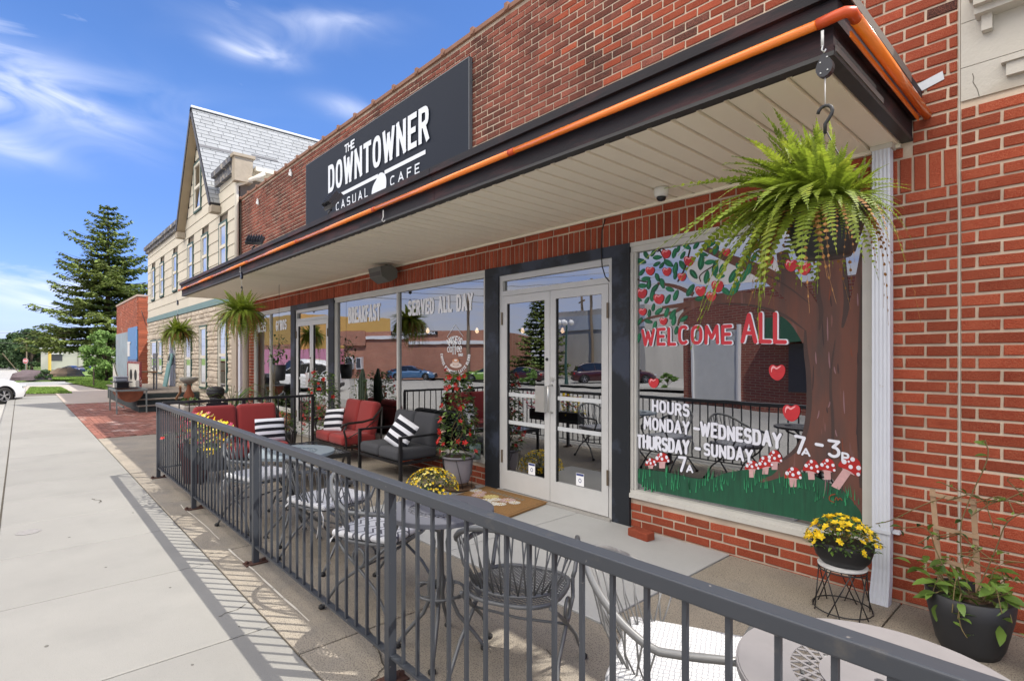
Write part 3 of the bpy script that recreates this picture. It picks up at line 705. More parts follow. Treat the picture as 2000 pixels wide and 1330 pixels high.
# ---------------------------------------------------------------- painted window
MYY = GY-.003
def Z3(x, y): return onY(1220+x/5.115, 440+y/5.115, MYY)
def Z4(x, y): return onY(1460+x/5.115, 440+y/5.115, MYY)
def Z1(x, y): return onY(1200+x/2.145, 440+y/2.145, MYY)
def Z5(x, y): return onY(1220+x/4.75, 740+y/4.75, MYY)
def Z6(x, y): return onY(1440+x/5.114, 800+y/5.114, MYY)
PB, PT, PL_, PR_ = openC[2]+.031, openC[3]-.087, openC[0]+.052, openC[1]-.067
def clampp(p): return (min(max(p[0], PL_), PR_), min(max(p[1], PB), PT))
def smooth(pts, n=3, closed=True):
    for _ in range(n):
        q = []; m = len(pts)
        for i in range(m if closed else m-1):
            a, b = pts[i], pts[(i+1) % m]; q += [(a[0]*.75+b[0]*.25, a[1]*.75+b[1]*.25), (a[0]*.25+b[0]*.75, a[1]*.25+b[1]*.75)]
        pts = q if closed else [pts[0]]+q+[pts[-1]]
    return pts
def flat(name, pts, m, lay, parent=winC, sm=2):
    pts = [clampp(p) for p in (smooth(pts, sm) if sm else pts)]; mb = MB()
    mb.add([(p[0], MYY-lay*.0004, p[1]) for p in pts], [tuple(range(len(pts)))])
    import bmesh
    me = mb.mesh(name, m); bm = bmesh.new(); bm.from_mesh(me); bmesh.ops.triangulate(bm, faces=bm.faces[:]); bm.to_mesh(me); bm.free()
    w = wloc(parent); me.transform(Matrix.Translation(-w)); o = bpy.data.objects.new(name, me); COL.objects.link(o); o.parent = parent; return o
def taper(pts, ws):
    L = []; Rr = []; k_ = len(ws)-1; ws = [ws[min(int(i/(len(pts)-1)*k_), k_-1)]*(1-(i/(len(pts)-1)*k_-min(int(i/(len(pts)-1)*k_), k_-1)))+ws[min(int(i/(len(pts)-1)*k_), k_-1)+1]*(i/(len(pts)-1)*k_-min(int(i/(len(pts)-1)*k_), k_-1)) for i in range(len(pts))]
    for i, p in enumerate(pts):
        a, b = Vector(pts[max(i-1,0)]), Vector(pts[min(i+1,len(pts)-1)]); t = (b-a).normalized(); n = Vector((-t.y, t.x))*ws[i]/2
        L.append((p[0]+n.x, p[1]+n.y)); Rr.append((p[0]-n.x, p[1]-n.y))
    return L+Rr[::-1]
M_pbark = mat('painted_bark', s2l(106,68,57), .75, var=.12, vscale=3, col2=s2l(76,60,57), c2scale=2.2, c2lo=.42, c2hi=.68, stretch=(3,1,.5), dotcol=s2l(112,78,72), dotscale=5.5, dotth=.14)
M_pleaf = mat('painted_leaf', s2l(20,100,66), .6, var=.45, vscale=22, objvar=.28, stretch=(1,1,1))
M_pgrass = mat('painted_grass', s2l(22,80,56), .7, var=.35, vscale=7, col2=s2l(24,70,50), c2scale=5, stretch=(6,1,.8))
M_pred = mat('painted_red', s2l(196,44,52), .55, var=.22, vscale=18, objvar=.08)
M_pred2 = mat('painted_mushroom_red', s2l(172,32,30), .55, var=.12, vscale=18)
M_pwh = mat('painted_white', s2l(226,228,238), .6)
M_ppink = mat('painted_pink', s2l(200,160,160), .6, var=.2, vscale=20)
M_phi = mat('painted_highlight', s2l(240,170,175), .6)
# white banner seen behind the branches
flat('white_banner', [Z3(620,410),Z3(760,330),Z3(1000,340),Z3(1330,395),Z4(230,265),Z4(330,440),Z4(330,510),Z4(270,545),Z3(1250,570),Z3(900,605),Z3(700,590),Z3(620,520)], mat('banner_white', s2l(205,205,208), .7), .3)
flat('painted_grass', [Z1(*p) for p in [(86,1015),(120,1022),(200,1030),(270,1045),(340,1062),(420,1058),(455,1040),(500,1030),(560,1022),(620,1015),(700,1010),(760,1030),(820,1040),(900,1080),(960,1110),(1040,1150),(1046,1290),(850,1245),(400,1160),(86,1095)]], M_pgrass, 1, sm=1)
trunk = [Z1(*p) for p in [(690,990),(750,960),(790,910),(812,830),(822,720),(815,600),(795,500),(812,420),(850,400),(858,330),(838,280),(848,160),(868,90),(965,90),(970,160),(978,230),(962,300),(957,390),(985,330),(1010,220),(1030,110),(1046,30),(1060,30),(1060,1250),(1020,1180),(960,1110),(900,1050),(830,1010),(770,1030),(620,1080),(600,1068),(680,1040)]]
flat('painted_tree_trunk', trunk, M_pbark, 2, sm=1)
def branch(pts, ws, lay): flat('painted_branch', taper(smooth(pts, 2, False), [ws[0]+(ws[1]-ws[0])*i/(len(smooth(pts,2,False))-1) for i in range(len(smooth(pts,2,False)))]), M_pbark, lay, sm=0)
branch([Z1(860,430),Z1(800,330),Z1(700,245),Z1(600,185),Z1(480,140),Z1(370,95)], (.17,.03), 2.4)
branch([Z1(840,400),Z1(790,300),Z1(725,215),Z1(700,110)], (.14,.07), 2.8)
branch([Z1(830,470),Z1(760,370),Z1(660,325),Z1(540,300),Z1(430,310),Z1(320,330),Z1(200,345)], (.15,.016), 3.2)
branch([Z1(420,310),Z1(330,340),Z1(275,380),Z1(265,420)], (.045,.01), 3.4)
branch([Z1(330,290),Z1(260,255),Z1(180,243)], (.04,.02), 3.3)
branch([Z1(310,330),Z1(240,370),Z1(130,390),Z1(92,420)], (.03,.014), 3.5)
for a in ([(400,185),(330,270),(300,250)],[(165,210),(240,180),(330,200),(400,250)],[(130,150),(160,200),(170,250)],[(400,340),(350,250),(270,140)],[(760,560),(740,500),(900,400)],[(100,520),(160,560),(230,570)],[(530,560),(600,440),(650,250)]):
    q = smooth([Z3(*p) for p in a], 2, False); mb = MB(); ribbon(mb, q, .010, lambda p: (p[0], MYY-.0026, p[1])); obj('painted_twig', mb, mat('twig_paint', s2l(70,48,45), .7), winC)
# painted dark edges between the limbs
for q_, w_ in (([(700,985),(760,945),(800,880),(818,760),(815,620),(800,520),(800,440)],(.012,.03,.035,.03,.012)),([(858,440),(870,360),(850,280),(855,190)],(.008,.03,.03,.01)),([(955,430),(975,340),(968,240),(962,150)],(.01,.035,.03,.01)),([(905,1020),(920,850),(900,650),(925,480)],(.004,.02,.016,.004)),([(1035,1100),(1025,800),(1032,500),(1040,250)],(.02,.035,.03,.02)),([(820,330),(720,250),(600,190)],(.004,.012,.004)),([(800,440),(700,365),(560,330),(430,330)],(.004,.02,.014,.004))):
    flat('painted_shade', taper(smooth([Z1(*p) for p in q_], 2, False), list(w_)), mat('bark_shade_paint', s2l(70,54,51), .75, var=.15, vscale=6), 3.55, sm=0)
# bark streaks
rs = random.Random(5)
for k in range(28):
    x0, y0 = rs.uniform(830, 1030), rs.uniform(200, 1130); l = rs.uniform(25, 110); b_ = rs.uniform(-8, 8)
    if y0 > 850: b_ += (x0-930)*.1
    a = Z1(x0, y0); c = Z1(x0+b_, y0+l); m_ = Z1(x0+b_*.2, y0+l*.5)
    if min(PR_-a[0], PR_-c[0]) < .01: continue
    flat('bark_streak', taper(smooth([a, m_, c], 1, False), [.002, .007, .009, .002]), rs.choice([mat('streak_pale', s2l(132,100,104), .7), mat('streak_dark', s2l(58,44,44), .7), mat('streak_rust', s2l(118,62,44), .7)]), 3.7+k*.02, sm=0)
leaves = [(165,360,-15,55),(213,298,-60,50),(285,275,60,50),(325,322,5,50),(320,388,30,45),(170,470,50,50),(370,400,55,45),(435,380,-35,60),(495,280,75,60),(580,300,60,50),(620,215,-30,50),(535,235,70,45),(715,200,55,55),(840,190,20,80),(910,240,75,70),(780,290,-10,50),(765,370,85,90),(575,400,-60,60),(505,430,80,70),(505,500,80,50),(325,520,-70,50),(120,560,80,40),(210,535,10,50),(240,590,85,60),(180,605,0,50),(375,580,-75,60),(300,630,50,60),(450,640,-20,50),(275,700,85,70),(430,740,65,60),(510,700,70,65),(655,650,60,78),(130,740,-20,45),(220,750,60,45),(340,860,40,55),(285,820,80,45),(245,880,85,45),(420,870,75,60),(480,890,60,65),(235,960,-15,45),(300,1000,75,50),(490,950,80,60),(590,935,35,55),(515,1050,80,50),(135,1130,70,60),(150,960,60,50),(850,370,10,60),(690,490,-50,65),(820,520,80,78),(905,430,85,90),(970,440,75,65),(950,510,5,60),(1080,510,65,85),(1190,510,60,80),(1240,440,75,72),(1010,660,-40,62),(1100,630,60,95),(755,730,15,62),(1140,420,-60,55),(1230,300,-80,60),(1190,360,20,50),(1290,320,60,60)]
for k, (x, y, an, l) in enumerate(leaves):
    c = Z3(x, y); a = Z3(x+l*math.cos(R(an)), y-l*math.sin(R(an))); b_ = Z3(x-l*math.cos(R(an)), y+l*math.sin(R(an)))
    ax = Vector(a)-Vector(b_); L_ = ax.length; t = ax.normalized(); n = Vector((-t.y, t.x))*L_*.21
    cv = Vector(c); pts = [Vector(b_), cv-t*L_*.25+n*.9, cv+n, cv+t*L_*.3+n*.7, Vector(a), cv+t*L_*.3-n*.7, cv-n, cv-t*L_*.25-n*.9]
    flat('painted_leaf', [tuple(p) for p in pts], M_pleaf, 4+(k % 7)*.35)
    flat('leaf_stroke', [tuple(p) for p in (cv-t*L_*.34+n*.25, cv+n*.12, cv+t*L_*.36, cv-n*.12)], mat('leaf_light', s2l(52,150,100), .6, objvar=.25), 6.6+(k%3)*.05, sm=1)
def zz4(x, y): return Z4(x, y)
apples = [(Z3,415,287,45),(Z3,645,360,52),(Z3,255,458,44),(Z3,422,465,44),(Z3,573,517,42),(Z3,172,682,50),(Z3,342,737,52),(Z3,758,658,52),(Z3,928,612,60),(Z3,868,712,50),(Z3,180,865,38),(Z3,388,960,38),(Z4,60,200,50),(Z4,210,355,54),(Z4,435,403,62),(Z4,565,430,70),(Z3,1015,270,40)]
apples += [(lambda x, y: onY(x, y, MYY), 1277, 748, 10), (lambda x, y: onY(x, y, MYY), 1518, 727, 16), (lambda x, y: onY(x, y, MYY), 1546, 806, 17)]
for k, (f, x, y, r) in enumerate(apples):
    sc = 1
    hp = [(-.1,-.75),(-.55,-1.0),(-1.0,-.65),(-1.0,0),(-.7,.65),(-.15,1.0),(.25,1.0),(.75,.6),(1.0,0),(1.0,-.65),(.55,-1.0),(.1,-.75)]
    flat('painted_apple', [f(x+q[0]*r, y+q[1]*r) for q in hp], M_pred, 8+(k % 3)*.3)
    flat('apple_shine', [f(x+q[0]*r, y+q[1]*r) for q in [(-.75,-.45),(-.55,-.8),(-.3,-.75),(-.1,-.5),(.2,-.7),(.55,-.8),(.3,-.55),(-.1,-.3),(-.35,-.55),(-.6,-.4),(-.7,.15)]], M_phi, 9+(k % 3)*.3, sm=1)
# mushrooms: centre px(zoom6), half width, half height, tilt
mush = [(Z6,150,560,72,52,0,150),(Z6,280,530,75,70,-12,130),(Z6,375,475,76,72,0,145),(Z6,560,640,88,68,4,160),(Z6,745,570,82,74,10,150),(Z6,905,560,84,74,8,165),(Z6,1140,560,120,90,28,270),(Z5,245,775,52,40,0,60),(Z5,350,735,68,52,0,110)]
for k, (f, x, y, hw, hh, tilt, sl2) in enumerate(mush):
    ct, st = math.cos(R(tilt)), math.sin(R(tilt))
    g = lambda u, v: f(x+(u*hw)*ct-(v*hh)*st, y+(u*hw)*st+(v*hh)*ct)
    if tilt == 28: stem = [f(1060,590), f(1140,630), f(1020,800), f(940,760)]
    else: stem = [g(-.42,.6), g(.42,.6), f(x+hw*.38, y+hh*.5+sl2*.6), f(x-hw*.38, y+hh*.5+sl2*.6)]
    flat('mushroom_stem', stem, M_ppink, 10+k*.1, sm=0)
    flat('mushroom_cap', [g(-1,.75),g(-1.0,.2),g(-.8,-.4),g(-.35,-1),(g(.35,-1)),g(.8,-.4),g(1.0,.2),g(1,.75),g(.5,.62),g(0,.58),g(-.5,.62)], M_pred2, 11+k*.1, sm=1)
    flat('mushroom_gill', [g(-.75,.72),g(0,.55),g(.8,.74),g(0,.82)], M_ppink, 12+k*.1, sm=1)
    for (u, v, r) in ((-.15,-.72,.2),(-.68,-.05,.22),(.0,.12,.19),(.62,-.2,.2),(.85,.45,.16),(-.35,-.3,.1)):
        p0 = g(u, v); rr = r*abs(f(x+hw, y)[0]-f(x, y)[0])*1.05
        flat('mushroom_dot', [(p0[0]+rr*math.cos(t*math.pi/4), p0[1]+rr*1.1*math.sin(t*math.pi/4)) for t in range(8)], M_pwh, 13+k*.1, sm=1)
# grass blades of paint in front of the stems
for k in range(120):
    x = rs.uniform(95, 1030); yb = 1060 + max(0, (x-600))*.16 + rs.uniform(-10, 60); f = Z1
    flat('paint_stroke', [f(x-2.5, yb), f(x+2.5, yb), f(x+rs.uniform(-7,7), yb-rs.uniform(25,60))], mat('grass_light', s2l(40,128,84), .6, objvar=.35), 14+(k % 5)*.2, sm=0)
# lettering painted by hand
def hand(s, bl, br, topl, wt, seed, m=M_pwh, lay=16, track=.3, ox=0, oz=0, wob=.035):
    Yt = MYY-lay*.0004
    x0, z0 = onY(*bl, Yt); x1, z1 = onY(*br, Yt); h = onY(bl[0], topl, Yt)[1]-z0; i = wt*h/2; mb = MB()
    write(mb, s, x0+i+ox, z0+i+oz, x1-i+ox, z1+i+oz, h-2*i, wt*h, Yt, 'round', track, wob, seed); obj('lettering', mb, m, winC)
for m_, lay, ox, oz in ((M_pwh, 15, .009, -.004), (M_pwh, 15.5, .006, .006), (mat('painted_letter_red', s2l(200,50,62), .6), 17.5, -.003, 0)):
    hand('WELCOME', (1253,676), (1431,672), 641, .175, 4, m_, lay, .42, ox, oz)
    hand('ALL', (1447,671), (1538,673), 613, .135, 5, m_, lay, .3, ox, oz)
hand('HOURS', (1273,804), (1347,815), 780, .2, 11, track=.42)
hand('MONDAY', (1257,838), (1347,850), 813, .19, 12, track=.42)
hand('-', (1354,844), (1367,846), 828, .34, 3, track=.1, wob=0)
hand('WEDNESDAY', (1367,851), (1527,877), 822, .19, 13, track=.42)
hand('THURSDAY', (1243,874), (1347,889), 847, .2, 14, track=.42)
hand('-', (1356,883), (1369,885), 867, .36, 3, track=.1, wob=0)
hand('SUNDAY', (1374,890), (1471,905), 864, .19, 15, track=.42)
hand('7', (1551,885), (1574,890), 848, .16, 0, wob=0)
hand('A', (1565,889), (1583,892), 873, .22, 0, wob=0)
hand('-', (1591,877), (1609,880), 857, .3, 0, wob=0)
hand('3', (1616,892), (1642,896), 857, .16, 0, wob=0)
hand('P', (1643,901), (1659,904), 882, .22, 0, wob=0)
hand('7', (1324,921), (1341,923), 890, .16, 0, wob=0)
hand('A', (1340,922), (1354,924), 906, .22, 0, wob=0)
# signature scribble
sg = MB(); ribbon(sg, [Z6(*p) for p in smooth([(980,840),(930,850),(920,900),(970,920)],2,False)], .006, lambda p: (p[0], MYY-.0112, p[1])); ribbon(sg, [Z6(*p) for p in smooth([(980,900),(1000,860),(1010,910),(1030,870),(1050,900)],2,False)], .005, lambda p: (p[0], MYY-.0114, p[1]))
obj('signature', sg, mat('signature_paint', s2l(140,60,30), .6), winC)

# ================================================================ SIGN BOARD ON THE WALL
SY = WY-.06
sb = thing('wall_sign', 'large charcoal sign board with white cafe lettering mounted high on the brick wall', 'sign', (-7.6, 3.95, 3.1))
M_board = mat('sign_board', (.014,.019,.031), .65, spec=.2, var=.06, vscale=1)
obj('board', MB().box(sign_x0, sign_x1, SY+.003, WY-.015, 3.12, 5.045), M_board, sb)
obj('board_edge', MB().box(sign_x0-.012, sign_x0-.001, SY, WY-.012, 3.12, 5.05).box(sign_x1+.001, sign_x1+.012, SY, WY-.012, 3.12, 5.05).box(sign_x0-.012, sign_x1+.012, SY, WY-.012, 5.046, 5.058), mat('board_rim', (.10,.11,.12), .4), sb)
M_sw = mat('sign_white', (.66,.70,.76), .5)
TY = SY-.004
def sign_text(s, bl, br, tl, wt, track, cap='square'):
    x0, z0 = onY(*bl, TY); x1, z1 = onY(*br, TY); h = onY(*tl, TY)[1]-onY(tl[0], bl[1]+(br[1]-bl[1])*(tl[0]-bl[0])/(br[0]-bl[0]), TY)[1]; mb = MB()
    zc = (z0+z1)/2; i = wt*h/2; write(mb, s, x0+i, zc+i, x1-i, zc+i, h-2*i, wt*h, TY, cap, track, stag=.001); obj('lettering', mb, M_sw, sb); return h
sign_text('THE', (673,300), (693,289), (672,284), .2, .25)
sign_text('DOWNTOWNER', (641,376), (839,277), (642,322), .165, .52)
sign_text('CASUAL', (656,413.5), (719,385.5), (712,369.5), .16, .7)
sign_text('CAFE', (762,364), (820,339), (812,322), .16, .7)
zl = onY(700,363,TY)[1]; zr = onY(790,317.5,TY)[1]
b2 = MB()
for (a, b_) in (((660,383),(738,344)),((751,337),(831,297))):
    xa, xb = onY(*a, TY)[0], onY(*b_, TY)[0]; zc = (zl+zr)/2; b2.quad((xa,TY,zc-.028),(xb,TY,zc-.028),(xb,TY,zc+.028),(xa,TY,zc+.028))
obj('underline', b2, M_sw, sb)
o8 = lambda x, y: onY(590+x/5.714, 260+y/5.714, TY-.001)
pts = smooth([o8(*p) for p in [(880,438),(920,450),(940,500),(940,580),(930,640),(870,680),(780,740),(775,680),(782,620),(800,570),(830,520),(845,470)]], 2)
obj('apple_emblem', MB().add([(p[0], TY-.001, p[1]) for p in pts], [tuple(range(len(pts)))]), M_sw, sb)

# ================================================================ NEIGHBOUR WITH STONE TRIM (right)
nb = thing('brick_building', 'red brick building with pale stone band and cornice, right of the white downspout', 'building', (1.5, 4.0, 0))
NX0, NX1, NT = -.573, 4.2, 4.45
obj('wall', MB().box(NX0, NX1, WY-.0, WY+6, -.3, NT-.05), M_mort, nb)
bricks2 = []
brick_field(NX0+.0, NX1, -.3, 2.945, 'r', .13, bricks2)
brick_field(NX0, NX1, 3.95, 4.30, 'r', .13, bricks2)
lay_bricks(nb, bricks2, WY, {'r': M_brick}, 290)
M_stone = mat('limestone', (.50,.475,.42), .85, var=.10, vscale=2.5, col2=(.40,.35,.28), c2scale=2, c2lo=.52, c2hi=.7, bump=.3, bscale=60)
def stones(z0, z1, xs, y=WY-.012):
    for a, b_ in zip(xs, xs[1:]): obj('stone_block', MB().box(a+.003, b_-.003, y, WY+.05, z0+.002, z1-.002), M_stone, nb)
stones(2.955, 3.145, [NX0, .3, 1.3, 2.6, NX1]); stones(3.145, 3.40, [NX0, -.05, .9, 2.1, NX1]); stones(3.40, 3.60, [NX0, .2, 1.3, 2.7, NX1]); stones(3.60, 3.95, [NX0, .6, 1.9, 3, NX1])
obj('cornice', MB().box(-.50, NX1, WY-.14, WY-.0125, 3.42, 3.50).box(-.53, NX1, WY-.18, WY-.0125, 3.5005, 3.55).box(-.50, NX1, WY-.10, WY-.0125, 3.385, 3.4195), M_stone, nb)
obj('corbel', MB().box(-.475, -.43, WY-.06, WY-.0125, 3.30, 3.3845), M_stone, nb)
obj('panel_moulding', MB().box(-.375, 1.6, WY-.045, WY-.0125, 3.02, 3.09).box(-.395, 1.6, WY-.06, WY-.0125, 3.0905, 3.11), M_stone, nb)
obj('coping_stone', MB().box(NX0, NX1, WY-.06, WY+.4, 4.36, NT), M_stone, nb)
obj('joint_sealant', MB().box(X1+.001, NX0-.001, WY-.004, WY+.1, -.3, NT), mat('sealant', (.46,.43,.38), .8, var=.1, vscale=20), nb)
# crack in the stone
ck = MB(); ribbon(ck, [onY(1780+x/5.78, y/5.78, WY-.0135) for x, y in ((690,835),(705,880),(695,930),(745,1010),(765,1085))], .003, lambda p: (p[0], WY-.0135, p[1])); obj('crack', ck, M_joint, nb)
# ---------------------------------------------------------------- downspout
ds = thing('downspout', 'white ribbed rectangular downspout beside the painted window, dented at its foot', 'downspout', (-.93, 3.94, 0))
M_ds = mat('downspout_white', (.58,.61,.67), .4, var=.06, vscale=5, col2=(.4,.36,.3), c2scale=14, c2lo=.68, c2hi=.74)
def spout(parent, xa, xb, y0, y1, zb, zt, m):
    mb = MB(); n = 9; top = []
    prof = [(xa, y1)]
    for i in range(n+1):
        x = xa+(xb-xa)*i/n; prof += [(x, y0+(.004 if i % 2 else 0))]
    prof += [(xb, y1)]
    k = len(prof); vs = []
    zs = [zt, 1.2, .32, .20, .12, zb]; off = [0, 0, 0, -.004, -.02, -.065]; sc = [1, 1, 1, .98, 1.04, 1.1]
    cx, cy = (xa+xb)/2, (y0+y1)/2
    for z, o_, s_ in zip(zs, off, sc):
        for p in prof: vs.append((cx+(p[0]-cx)*s_, cy+(p[1]-cy)*s_+o_, z+(.03 if z == zb and p[1] > cy else 0)))
    fs = [(i*k+j, i*k+(j+1) % k, (i+1)*k+(j+1) % k, (i+1)*k+j) for i in range(len(zs)-1) for j in range(k)]
    mb.add(vs, fs); return obj('pipe', mb, m, parent)
spout(ds, -.985, -.892, 3.90, 3.975, -.03, 2.79, M_ds)
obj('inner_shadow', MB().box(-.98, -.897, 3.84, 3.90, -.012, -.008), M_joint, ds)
obj('strap', MB().box(-.99, -.887, 3.892, 3.896, .42, .44).box(-.886, -.85, 3.93, 3.985, .422, .438), M_ds, ds)
obj('outlet_bracket', MB().box(-.995, -.88, 3.90, 3.985, 2.765, 2.795), M_stone, ds)
# loose red brick by the doorway
tag(obj('loose_brick', MB().rbox((-2.6, 3.80, .035), (.21,.10,.07), .012, (0,0,-.12)), M_brick), 'single loose red brick lying on the pavement at the foot of the black door post', 'brick')
# ---------------------------------------------------------------- doormat
dm = thing('doormat', 'brown coir doormat printed with pale daisies lying before the double door', 'doormat', (-4.2, 3.62, .005))
mc = [(-4.77,3.93),(-3.83,3.97),(-3.72,3.33),(-4.66,3.29)]
M_coir = mat('coir', (.27,.145,.05), 1, var=.3, vscale=50, bump=1, bscale=180)
mb = MB(); mb.add([(x, y, .006) for x, y in mc]+[(x, y, .024) for x, y in mc], [(3,2,1,0),(4,5,6,7),(0,1,5,4),(1,2,6,5),(2,3,7,6),(3,0,4,7)]); obj('mat_body', mb, M_coir, dm)
def mm(u, v): 
    a = Vector(mc[3]).lerp(Vector(mc[2]), u); b_ = Vector(mc[0]).lerp(Vector(mc[1]), u); return a.lerp(b_, v)
bor = MB()
for q in (.035,):
    c4 = [mm(q,q*1.4), mm(1-q,q*1.4), mm(1-q,1-q*1.4), mm(q,1-q*1.4)]
    for i in range(4): ribbon(bor, [c4[i], c4[(i+1) % 4]], .006, lambda p: (p[0], p[1], .0248+i*.0002))
obj('mat_border', bor, mat('coir_dark', (.08,.045,.02), 1), dm)
for k, (u, v, r, c) in enumerate([(.05,.66,.07,'w'),(.16,.62,.07,'p'),(.22,.48,.075,'p'),(.38,.56,.085,'y'),(.50,.50,.06,'w'),(.62,.60,.085,'p'),(.74,.58,.06,'w'),(.44,.34,.07,'w'),(.34,.24,.075,'w'),(.56,.26,.085,'w'),(.66,.36,.06,'w'),(.58,.10,.075,'w')]):
    cc = mm(u, v); fl = MB()
    for j in range(13):
        t = j*2*math.pi/13
        fl.add([(cc.x+r*.3*math.cos(t-.25), cc.y+r*.3*math.sin(t-.25), .0255+k*.0003), (cc.x+r*math.cos(t-.16), cc.y+r*math.sin(t-.16), .0255+k*.0003), (cc.x+r*math.cos(t+.16), cc.y+r*math.sin(t+.16), .0255+k*.0003), (cc.x+r*.3*math.cos(t+.25), cc.y+r*.3*math.sin(t+.25), .0255+k*.0003)], [(0,1,2,3)])
    obj('printed_daisy', fl, {'w': mat('daisy_white', (.62,.6,.55), .9), 'p': mat('daisy_pink', (.5,.36,.34), .9), 'y': mat('daisy_yellow', (.55,.47,.2), .9)}[c], dm)
    obj('daisy_centre', MB().lathe((cc.x, cc.y, .0262+k*.0003), [(r*.26, 0), (.0001, .0008)], 10), mat('daisy_mid', (.5,.38,.14), .9), dm)
lt = MB()
for (s, u0, u1) in (('oo', .18, .30), ('cofe', .33, .60), ('oe', .63, .72)):
    pass
for k in range(11):
    a = mm(.22+k*.05, .80-(k % 2)*.02); ribbon(lt, [(a.x-.012, a.y-.03), (a.x+.005, a.y+.03), (a.x+.02, a.y-.025), (a.x+.03, a.y+.01)], .007, lambda p: (p[0], p[1], .0255))
obj('script_lettering', lt, mat('mat_script', (.20,.22,.19), .9), dm)
# ================================================================ FENCES
M_rail = mat('rail_grey', (.036,.041,.050), .48, var=.10, vscale=6, col2=(.07,.067,.064), c2scale=10, c2lo=.62, c2hi=.75, spec=.5, dotcol=(.16,.15,.14), dotscale=34, dotth=.22)
M_rail_blk = mat('rail_black', (.012,.012,.014), .4)
M_rust = mat('rust', (.06,.025,.016), .9, var=.4, vscale=40)
FY = 1.265
fen = thing('railing', 'long grey steel railing of thin square balusters along the sidewalk edge of the patio', 'railing', (-4, FY, 0))
fx0, fx1 = -7.93, 1.6
obj('top_rail', MB().rbox(((fx0+fx1)/2, FY, .905), (fx1-fx0, .058, .046), .006), M_rail, fen)
obj('bottom_rail', MB().box(fx0, fx1, FY-.012, FY+.022, .118, .130), M_rail, fen)
posts = [-7.91, -6.06, -4.17, -2.23, -.27, 1.55]
for px_ in posts:
    obj('post', MB().box(px_-.02, px_+.02, FY-.02, FY+.02, .004, .882), M_rail, fen)
    obj('base_plate', MB().box(px_-.045, px_+.045, FY-.075, FY+.075, .0, .008).lathe((px_, FY-.06, .008), [(.014,0),(.014,.016),(.006,.02)], 8).lathe((px_, FY+.06, .008), [(.014,0),(.014,.016),(.006,.02)], 8), M_rust, fen)
bme = MB().cbox((0,0,.506), (.0135,.0135,.752)).mesh('baluster', M_rail)
for a, b_ in zip(posts, posts[1:]):
    n = 16; st = (b_-a)/(n+1)
    for i in range(n): inst('baluster', bme, fen, (a+st*(i+1)-fen.location.x, 0, 0), (0,0,rnd.uniform(-.06,.06)))
fen2 = thing('railing', 'black steel railing closing the far left end of the patio behind the red sofa', 'railing', (-7.95, 2.2, 0))
SX = lambda y: -7.93-(y-1.29)*.045
obj('top_rail', MB().bar((SX(1.31), 1.31, .915), (SX(3.25), 3.25, .915), .04, .035), M_rail_blk, fen2)
obj('bottom_rail', MB().bar((SX(1.31), 1.31, .12), (SX(3.25), 3.25, .12), .03, .02), M_rail_blk, fen2)
for i in range(17):
    y = 1.38+i*.113; obj('baluster', MB().box(SX(y)-.006, SX(y)+.006, y-.006, y+.006, .13, .90), M_rail_blk, fen2)
for y in (2.26, 3.24): obj('post', MB().box(SX(y)-.018, SX(y)+.018, y-.018, y+.018, 0, .897), M_rail_blk, fen2)
# notice on the side railing
ny_ = 1.93; n0 = thing('notice_sign', 'small black notice with white capitals hanging on the far black railing', 'sign', (SX(ny_)+.03, ny_, .80))
obj('plate', MB().box(SX(ny_)+.022, SX(ny_)+.030, ny_-.13, ny_+.13, .735, .89), mat('notice_black', (.008,.008,.01), .5), n0)
def notice_text(parent, ax, ay, az, dirv, lines, w, h):
    nrm = Vector((dirv[1], -dirv[0], 0)); mb = MB()
    for k, s in enumerate(lines):
        z = az-k*h*1.6
        for l in text_lines(s, -w/2, z, w/2, z, h, .25):
            ribbon(mb, l, h*.17, lambda p: (ax+dirv[0]*p[0]+nrm.x*.001, ay+dirv[1]*p[0]+nrm.y*.001, p[1]))
    obj('lettering', mb, M_let, parent)
notice_text(n0, SX(ny_)+.032, ny_, .815, (0,1), ['NO ALCOHOL', 'BEYOND FENCE'], .20, .032)
n1 = thing('notice_sign', 'black no-alcohol notice fixed inside the long grey railing, back turned to the sidewalk', 'sign', (-3.6, FY+.02, .8))
obj('plate', MB().box(-.55-.14, -.55+.14, FY+.024, FY+.030, .72, .875), mat('notice_black', None), n1)
notice_text(n1, -.55, FY+.032, .80, (-1,0), ['NO ALCOHOL', 'BEYOND FENCE'], .22, .03)
n1.location = (0,0,0)

